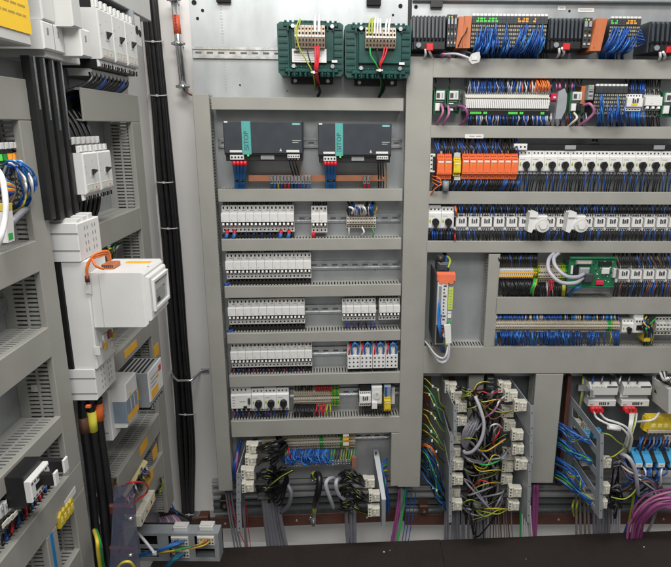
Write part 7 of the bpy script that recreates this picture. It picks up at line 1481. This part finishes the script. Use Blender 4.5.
for k in range(16): x = 3 + k * 3.3; y = ry(560, x); p = [RK.p(x, y - 22, .04), RK.p(x + jit(1), y - 12, .02), RK.p(x + jit(1), y - 4, .05)]; STUFF.tube([RK.M @ q for q in p], .003, [w_black, w_blue, w_black, w_red][k % 4], 5)
for (a, b) in ((32, 42), (37, 52)): 
    for k in range(5): x = a + (b - a) * k / 5; y = ry(490 if a == 32 else 395, x); p = [RK.p(x, y - 5, .05), RK.p(x + 1, y - 10, .03), RK.p(x + 4, y - 8, .05)]; STUFF.tube([RK.M @ q for q in p], .003, w_blue, 5)
q0, q1 = RK.p(65.5, 505, -.002), RK.p(76, 489, -.002); z = RK.w(70, 499) ; m = MB(); m.slab((q0.x, -.0012, q0.z - .008), (q1.x, -.0012, q1.z - .008), (q1.x, -.0012, q1.z + .008), (q0.x, -.0012, q0.z + .008), (0, .001, 0), white); single(RK, 'paper_label', m, 'white paper label on the sloping duct above the yellow clips', 'label')
for k in range(4):
    x, y = 62 + k * 3.3, 519 - k * 4.4; m = MB(); q = RK.p(x, y, -.005); m.prism_y([(q.x - .008, q.z - .018), (q.x + .009, q.z - .014), (q.x + .010, q.z + .012), (q.x + .002, q.z + .017), (q.x - .008, q.z + .008)], q.y, q.y + .014, yellow); m.box(q.x - .003, q.x + .004, q.y - .001, q.y, q.z - .007, q.z + .004, mat('pale_yellow_window', (.85, .75, .25), .3)); single(RK, 'yellow_clip', m, f'yellow terminal clip in the lowest left opening, {ordl(k, 4)} of four', 'clip', group='yellow terminal clips')
for k in range(9): x = 64 + k * 2.3; p = [RK.p(x, 532, .05), RK.p(x + 1, 527 + jit(1.5), .03), RK.p(x + 3, 530, .05)]; STUFF.tube([RK.M @ q for q in p], .0035, w_blue, 5)
for k in range(3): rwire([(94 + k, 530, -.02), (97 + k, 540, -.05), (98 + k, 552, -.05), (101 + k * 2, 572, -.04)], .0042, [w_yel, w_green, w_green][k], ['yellow', 'green', 'darker green'][k] + ' wire beside the thick black cables at the bottom left')

# ================================================================== BETWEEN RACK AND MIDDLE PANEL
WB = Panel(0, YW, 0)
for k, (a0, zoff) in enumerate(((143.2, 0), (147, .0), (151, .0), (155.2, 0), (145, -.017), (149.2, -.018), (153.2, -.017))):
    xs = [(-12, -1.2), (0, 0), (60, 5.6), (112, 10.8), (170, 15.6), (224, 20.6), (280, 25.0), (336, 29.4), (390, 33.6), (448, 37.2), (500, 38.6), (540, 39.4)]
    sq = lambda y: 1 - .25 * (y > 480) 
    m = MB(); m.tube([WB.p(149.2 + (a0 - 149.2) * (1.15 if 150 < y < 460 else 1.0) * sq(y) + dx + jit(.35), y, -.014 + zoff) for y, dx in xs], .0088, rubber, 9)
    single(WB, 'wall_cable', m, f'black cable of the vertical bundle on the wall, {ordl(k, 4) + " of the rear four" if k < 4 else ["left", "middle", "right"][k - 4] + " of the front three"}', 'cable', group='black cables on the wall')
for k, (y, a, b) in enumerate(((41, 145, 163), (95, 149, 167), (182, 156, 173.5), (228, 160.5, 178), (414, 177.5, 195), (514, 184, 196))):
    m = MB(); q = [WB.p(a - .3, y, -.01), WB.p(a + 2, y + .4, -.040), WB.p((a + b) / 2, y + .8, -.046), WB.p(b - 2, y + .4, -.040), WB.p(b + .3, y - .3, -.01)]; m.tube(q, .0022, mat('pale_tie', (.55, .55, .56), .4), 6); c = WB.p((a + b) / 2 - 1, y + .6, -.047); m.box(c.x - .004, c.x + .004, c.y - .004, c.y + .002, c.z - .004, c.z + .004, mat('pale_tie', 0), .001)
    single(WB, 'cable_tie', m, f'pale tie around the black wall cables, {["topmost", "second", "third", "fourth", "fifth", "lowest"][k]} from the top' if 0 < k < 5 else f'pale tie around the black wall cables, {["topmost", "lowest"][k // 5]} one', 'cable tie', group='ties on the wall cables')
m = MB(); q = [WB.p(166, 372.2, -.006), WB.p(172, 372.4, -.006), WB.p(174.5, 377.5, -.055), WB.p(178, 380.5, -.065), WB.p(191, 380.5, -.065), WB.p(194, 378, -.055), WB.p(200.5, 371, -.006), WB.p(209, 370.4, -.006)]
m.tube(q, .0052, zinc, 8, raw=True)
for (x, y) in ((169, 372.2), (205, 370.6)): c = WB.p(x, y, -.005); m.box(c.x - .016, c.x + .016, c.y - .003, c.y + .004, c.z - .009, c.z + .009, alu, .002); m.cyl(c + V((0, -.004, 0)), c + V((0, -.002, 0)), .004, hole, 8)
single(WB, 'cable_clamp', m, 'bent steel clamp holding the black cables to the wall', 'clamp')
# conduit
a, b = WB.p(173.6, -6, -.05), WB.p(183.3, 88, -.05); m = MB(); t = Thing(WB, 'conduit', 'silver conduit tube with a red label on the wall', 'conduit', b)
L = lambda k: a.lerp(b, k); t.part('tube', MB().tube([L(0), L(.995)], .0118, zinc, 16, raw=True)); t.part('red_label', MB().tube([L(.22), L(.42)], .0124, mat('red_orange_label', (.62, .10, .04), .5), 16, raw=True))
m = MB()
for k in range(6): q = L(.23 + k * .03); m.box(q.x - .003, q.x + .004, q.y - .0132, q.y - .0124, q.z - .003, q.z + .003, mat('maroon_print', (.25, .02, .02), .5))
t.part('label_print', m)
for k in (.06, .52, .985): q = L(k); m = MB(); m.cyl(q + V((0, 0, -.007)), q + V((0, 0, .007)), .0165, zinc, 14); m.cyl(q + V((-.024, -.004, 0)), q + V((.024, -.004, 0)), .0045, zinc, 8); m.box(q.x - .004, q.x + .004, q.y + .012, q.y + .049, q.z - .006, q.z + .006, zinc); m.cyl(q + V((.012, -.016, .0)), q + V((.012, -.022, .0)), .004, zinc, 6); t.part('pipe_clamp', m)
wire(WB, [(183, 88, -.05), (186, 92, -.05), (190, 94.5, -.06), (195, 96, -.10)], .003, w_brown, 'cable', 'thin dark cable leaving the foot of the silver conduit', 'cable')
# black cables arching over the bottom bracket
for k in range(6): wire(WB, [(143 + k * 1.2, 527 + k, -.42), (150 + k, 517 - k, -.35), (162 + k * 2, 508 + k, -.30), (174 + k * 1.6, 511 + k, -.25), (184 + k, 521, -.2), (187 + k, 533, -.15)], .008, rubber, 'cable', 'black cable arching above the bottom left connector bracket', 'cable', 'black arching cables, bottom left')
for k in range(9): wire(WB, [(155 + k * 2.3, 514 + jit(1), -.3), (158 + k * 2.6, 521, -.34), (160 + k * 2.6, 530, -.36)], .004, [w_grey, w_lgrey, w_pink][k % 3], 'cable', ['grey', 'pale grey', 'pink'][k % 3] + ' cable dropping behind the bottom left connector bracket', 'cable', ['grey', 'pale grey', 'pink'][k % 3] + ' cables behind the bottom left bracket')
wire(WB, [(170, 500, -.2), (173, 507, -.25), (177, 514, -.3)], .003, w_blue, 'wire', 'blue wire beside the foot of the far vertical duct', 'wire')
# bottom bracket
BP = Panel(0, 1.62, 0); m = MB(); u0, u1, w0, w1 = BP.rect(128, 533.5, 219, 561, 0); U = lambda px: BP.u(px, 547, 0); W = lambda py: BP.w(180, py, 0)
t = Thing(BP, 'connector_bracket', 'grey perforated bracket with connectors at the bottom left', 'bracket', ((u0 + u1) / 2, 0, w0)); xs = [(128, 140, 0), (140, 158, 1), (158, 169, 0), (169, 189, 1), (189, 195, 0), (195, 214.5, 1), (214.5, 219, 0)]
for a, b, hol in xs:
    if not hol: m.box(U(a), U(b), 0, .003, w0, w1, alu)
    else:
        m.box(U(a), U(b), 0, .003, W(536), w1, alu); m.box(U(a), U(b), 0, .003, W(548.5), W(545), alu); m.box(U(a), U(b), 0, .003, w0, W(558), alu)
t.part('face', m); t.part('top_flange', MB().box(u0, u1, .0032, .045, w1 - .003, w1, alu).box(u0, u1, .0032, .045, w0, w0 + .003, alu).box(u1 - .003, u1, .0032, .045, w0 + .0032, w1 - .0032, alu))
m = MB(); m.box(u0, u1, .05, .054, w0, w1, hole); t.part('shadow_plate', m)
for i, (x, y, s) in enumerate(((180, 529.5, 7), (206, 528.8, 7))): m = MB(); a, b, c, d = BP.rect(x - s, y - 2.2, x + s, y + 2.4, .012); m.box(a, b, .012, .04, c, d, offw, .002); m.box(a + .006, b - .006, .015, .035, d, d + .004, offw, .001); single(BP, 'connector_hood', m, f'white connector hood on top of the bottom left bracket, {["left", "right"][i]} one', 'connector')
for i, (x, y) in enumerate(((180, 540.5), (206, 540), (181, 552.5))):
    a, b, c, d = BP.rect(x - 8.5, y - 4.2, x + 8.5, y + 4.4, .0); t = Thing(BP, 'connector_insert', 'cream connector insert in the bottom left bracket, ' + ['upper left one', 'upper right one', 'lower one'][i], 'connector', ((a + b) / 2, .03, c)); m = MB(); m.box(a, b, -.006, .04, c, d, cream, .002); t.part('body', m); m = MB()
    for r in range(2):
        for k in range(6): m.cyl((a + (b - a) * (k + .5) / 6, -.0066, c + (d - c) * (.3 + r * .4)), (a + (b - a) * (k + .5) / 6, -.006, c + (d - c) * (.3 + r * .4)), .003, zinc if r else hole, 7)
    t.part('contacts', m)
def bwire(pts, r, c, lb, g): wire(BP, pts, r, c, 'wire', lb, 'wire', g)
for k in range(9): bwire([(174 + k * 1.3, 541 + jit(1.5), -.01), (170 + k, 544 + jit(1), -.05), (161 + jit(1), 550 + jit(1.5), -.06), (148, 553 + jit(1.5), -.05), (136, 557 + jit(2), -.02)], .0028, w_blue if k % 2 else w_lblue, 'blue wire of the upper left bottom connector', 'blue wires, bottom left connector')
for k in range(6): bwire([(203 + k * 1.4, 540 + jit(1), -.01), (198 + k, 545 + jit(1), -.05), (184, 549 + jit(.8), -.06), (168, 552 + jit(.8), -.06), (154, 553.5, -.05)], .0026, [w_orange, w_yel, w_green, w_orange, w_brown, w_yel][k], ['orange', 'yellow', 'green', 'orange', 'brown', 'yellow'][k] + ' wire of the upper right bottom connector', ['orange', 'yellow', 'green', 'orange', 'brown', 'yellow'][k] + ' wires, bottom right connector')
for k in range(7): bwire([(177 + k * 1.4, 553, -.01), (174 + k, 557, -.05), (168 + k * .7, 563, -.05), (160 + k, 572, -.03)], .0028, [w_blue, w_lblue, w_green][k % 3], ['blue', 'light blue', 'green'][k % 3] + ' wire of the lower bottom connector', ['blue', 'light blue', 'green'][k % 3] + ' wires, lower bottom connector')
wire(BP, [(136, 531, -.03), (145, 541, -.07), (154, 552.5, -.08)], .0045, w_white, 'cable_tie', 'long white tie slanting across the bottom left bracket', 'cable tie')
c = BP.p(154.5, 553, -.082); single(BP, 'tie_head', MB().box(c.x - .006, c.x + .006, c.y - .005, c.y + .003, c.z - .006, c.z + .006, white, .002), 'white head of the slanting tie on the blue and orange wires', 'tie head')
# clear plastic sheet with red pads behind
CP = Panel(0, 1.24, 0)
q = [CP.p(114, 487, -.08), CP.p(132.5, 484, -.08), CP.p(141, 580, -.08), CP.p(112, 580, -.08)]; t = Thing(CP, 'clear_sheet', 'clear bluish plastic sheet hanging between the left rack and the bottom bracket', 'plastic sheet', (q[2] + q[3]) / 2)
m = MB(); m.slab(q[3] + V((0, -.02, 0)), q[2], q[1], q[0], (0, .003, 0), clear); t.part('sheet', m); m = MB(); m.slab(q[3] + V((-.03, .06, 0)), q[3] + V((.0, -.02, 0)), q[0] + V((.0, .0, 0)), q[0] + V((-.02, .06, -.02)), (0, .003, 0), clear); t.part('folded_edge', m)
for i, y in enumerate((511, 553)): c = CP.p(122, y, .02); single(CP, 'red_pad', MB().box(c.x - .032, c.x + .03, c.y, c.y + .01, c.z - .012, c.z + .014, mat('dark_red_rubber', (.13, .03, .028), .5), .003), f'dull red pad behind the clear plastic sheet, {["upper", "lower"][i]} one', 'pad')
wire(CP, [(116, 570, -.12), (122, 563, -.14), (130, 562, -.14), (136, 570, -.12)], .003, w_yel, 'wire', 'pale yellow wire in front of the foot of the clear sheet', 'wire')
for i, y in enumerate((518.5, 555)): c0, c1 = CP.p(128, y, -.10), CP.p(132.5, y, -.10); single(CP, 'steel_pin', MB().tube([c0, c1], .004, zinc, 8, raw=True), f'short bright pin on the clear plastic sheet, {["upper", "lower"][i]} one', 'pin')
WORLD_S = 0.22; EXPO = 0.03
LAMPS = [('ceiling_lamp', (0.25, 0.75, 3.3), (rad(-14), 0, 0), 1.6, .5, 50),
         ('ceiling_lamp', (-0.1, -0.9, 3.1), (rad(-38), 0, 0), 1.9, .8, 58)]
LAMPS = [(n, l, (-r[0], r[1], r[2]), a, b, p) for n, l, r, a, b, p in LAMPS]
# ================================================================== wires too many to count
o = STUFF.build('hookup_wires', None, (0, 0, 0)); props(o, 'dense fine black and blue hookup wires entering the ducts at every device row', 'wires', kind='stuff')

# ================================================================== light
W_ = bpy.data.worlds.new('World'); SC.world = W_; W_.use_nodes = True
W_.node_tree.nodes['Background'].inputs[0].default_value = (1.0, 0.985, 0.96, 1); W_.node_tree.nodes['Background'].inputs[1].default_value = WORLD_S
def area(name, loc, rot, sx, sy, power, col=(1, .98, .95)):
    l = bpy.data.lights.new(name, 'AREA'); l.shape = 'RECTANGLE'; l.size = sx; l.size_y = sy; l.energy = power; l.color = col
    o = bpy.data.objects.new(name, l); COL.objects.link(o); o.location = loc; o.rotation_euler = rot; return o
for a in LAMPS: area(*a)
SC.view_settings.view_transform = 'Standard'; SC.view_settings.look = 'None'; SC.view_settings.exposure = EXPO; SC.view_settings.gamma = 1
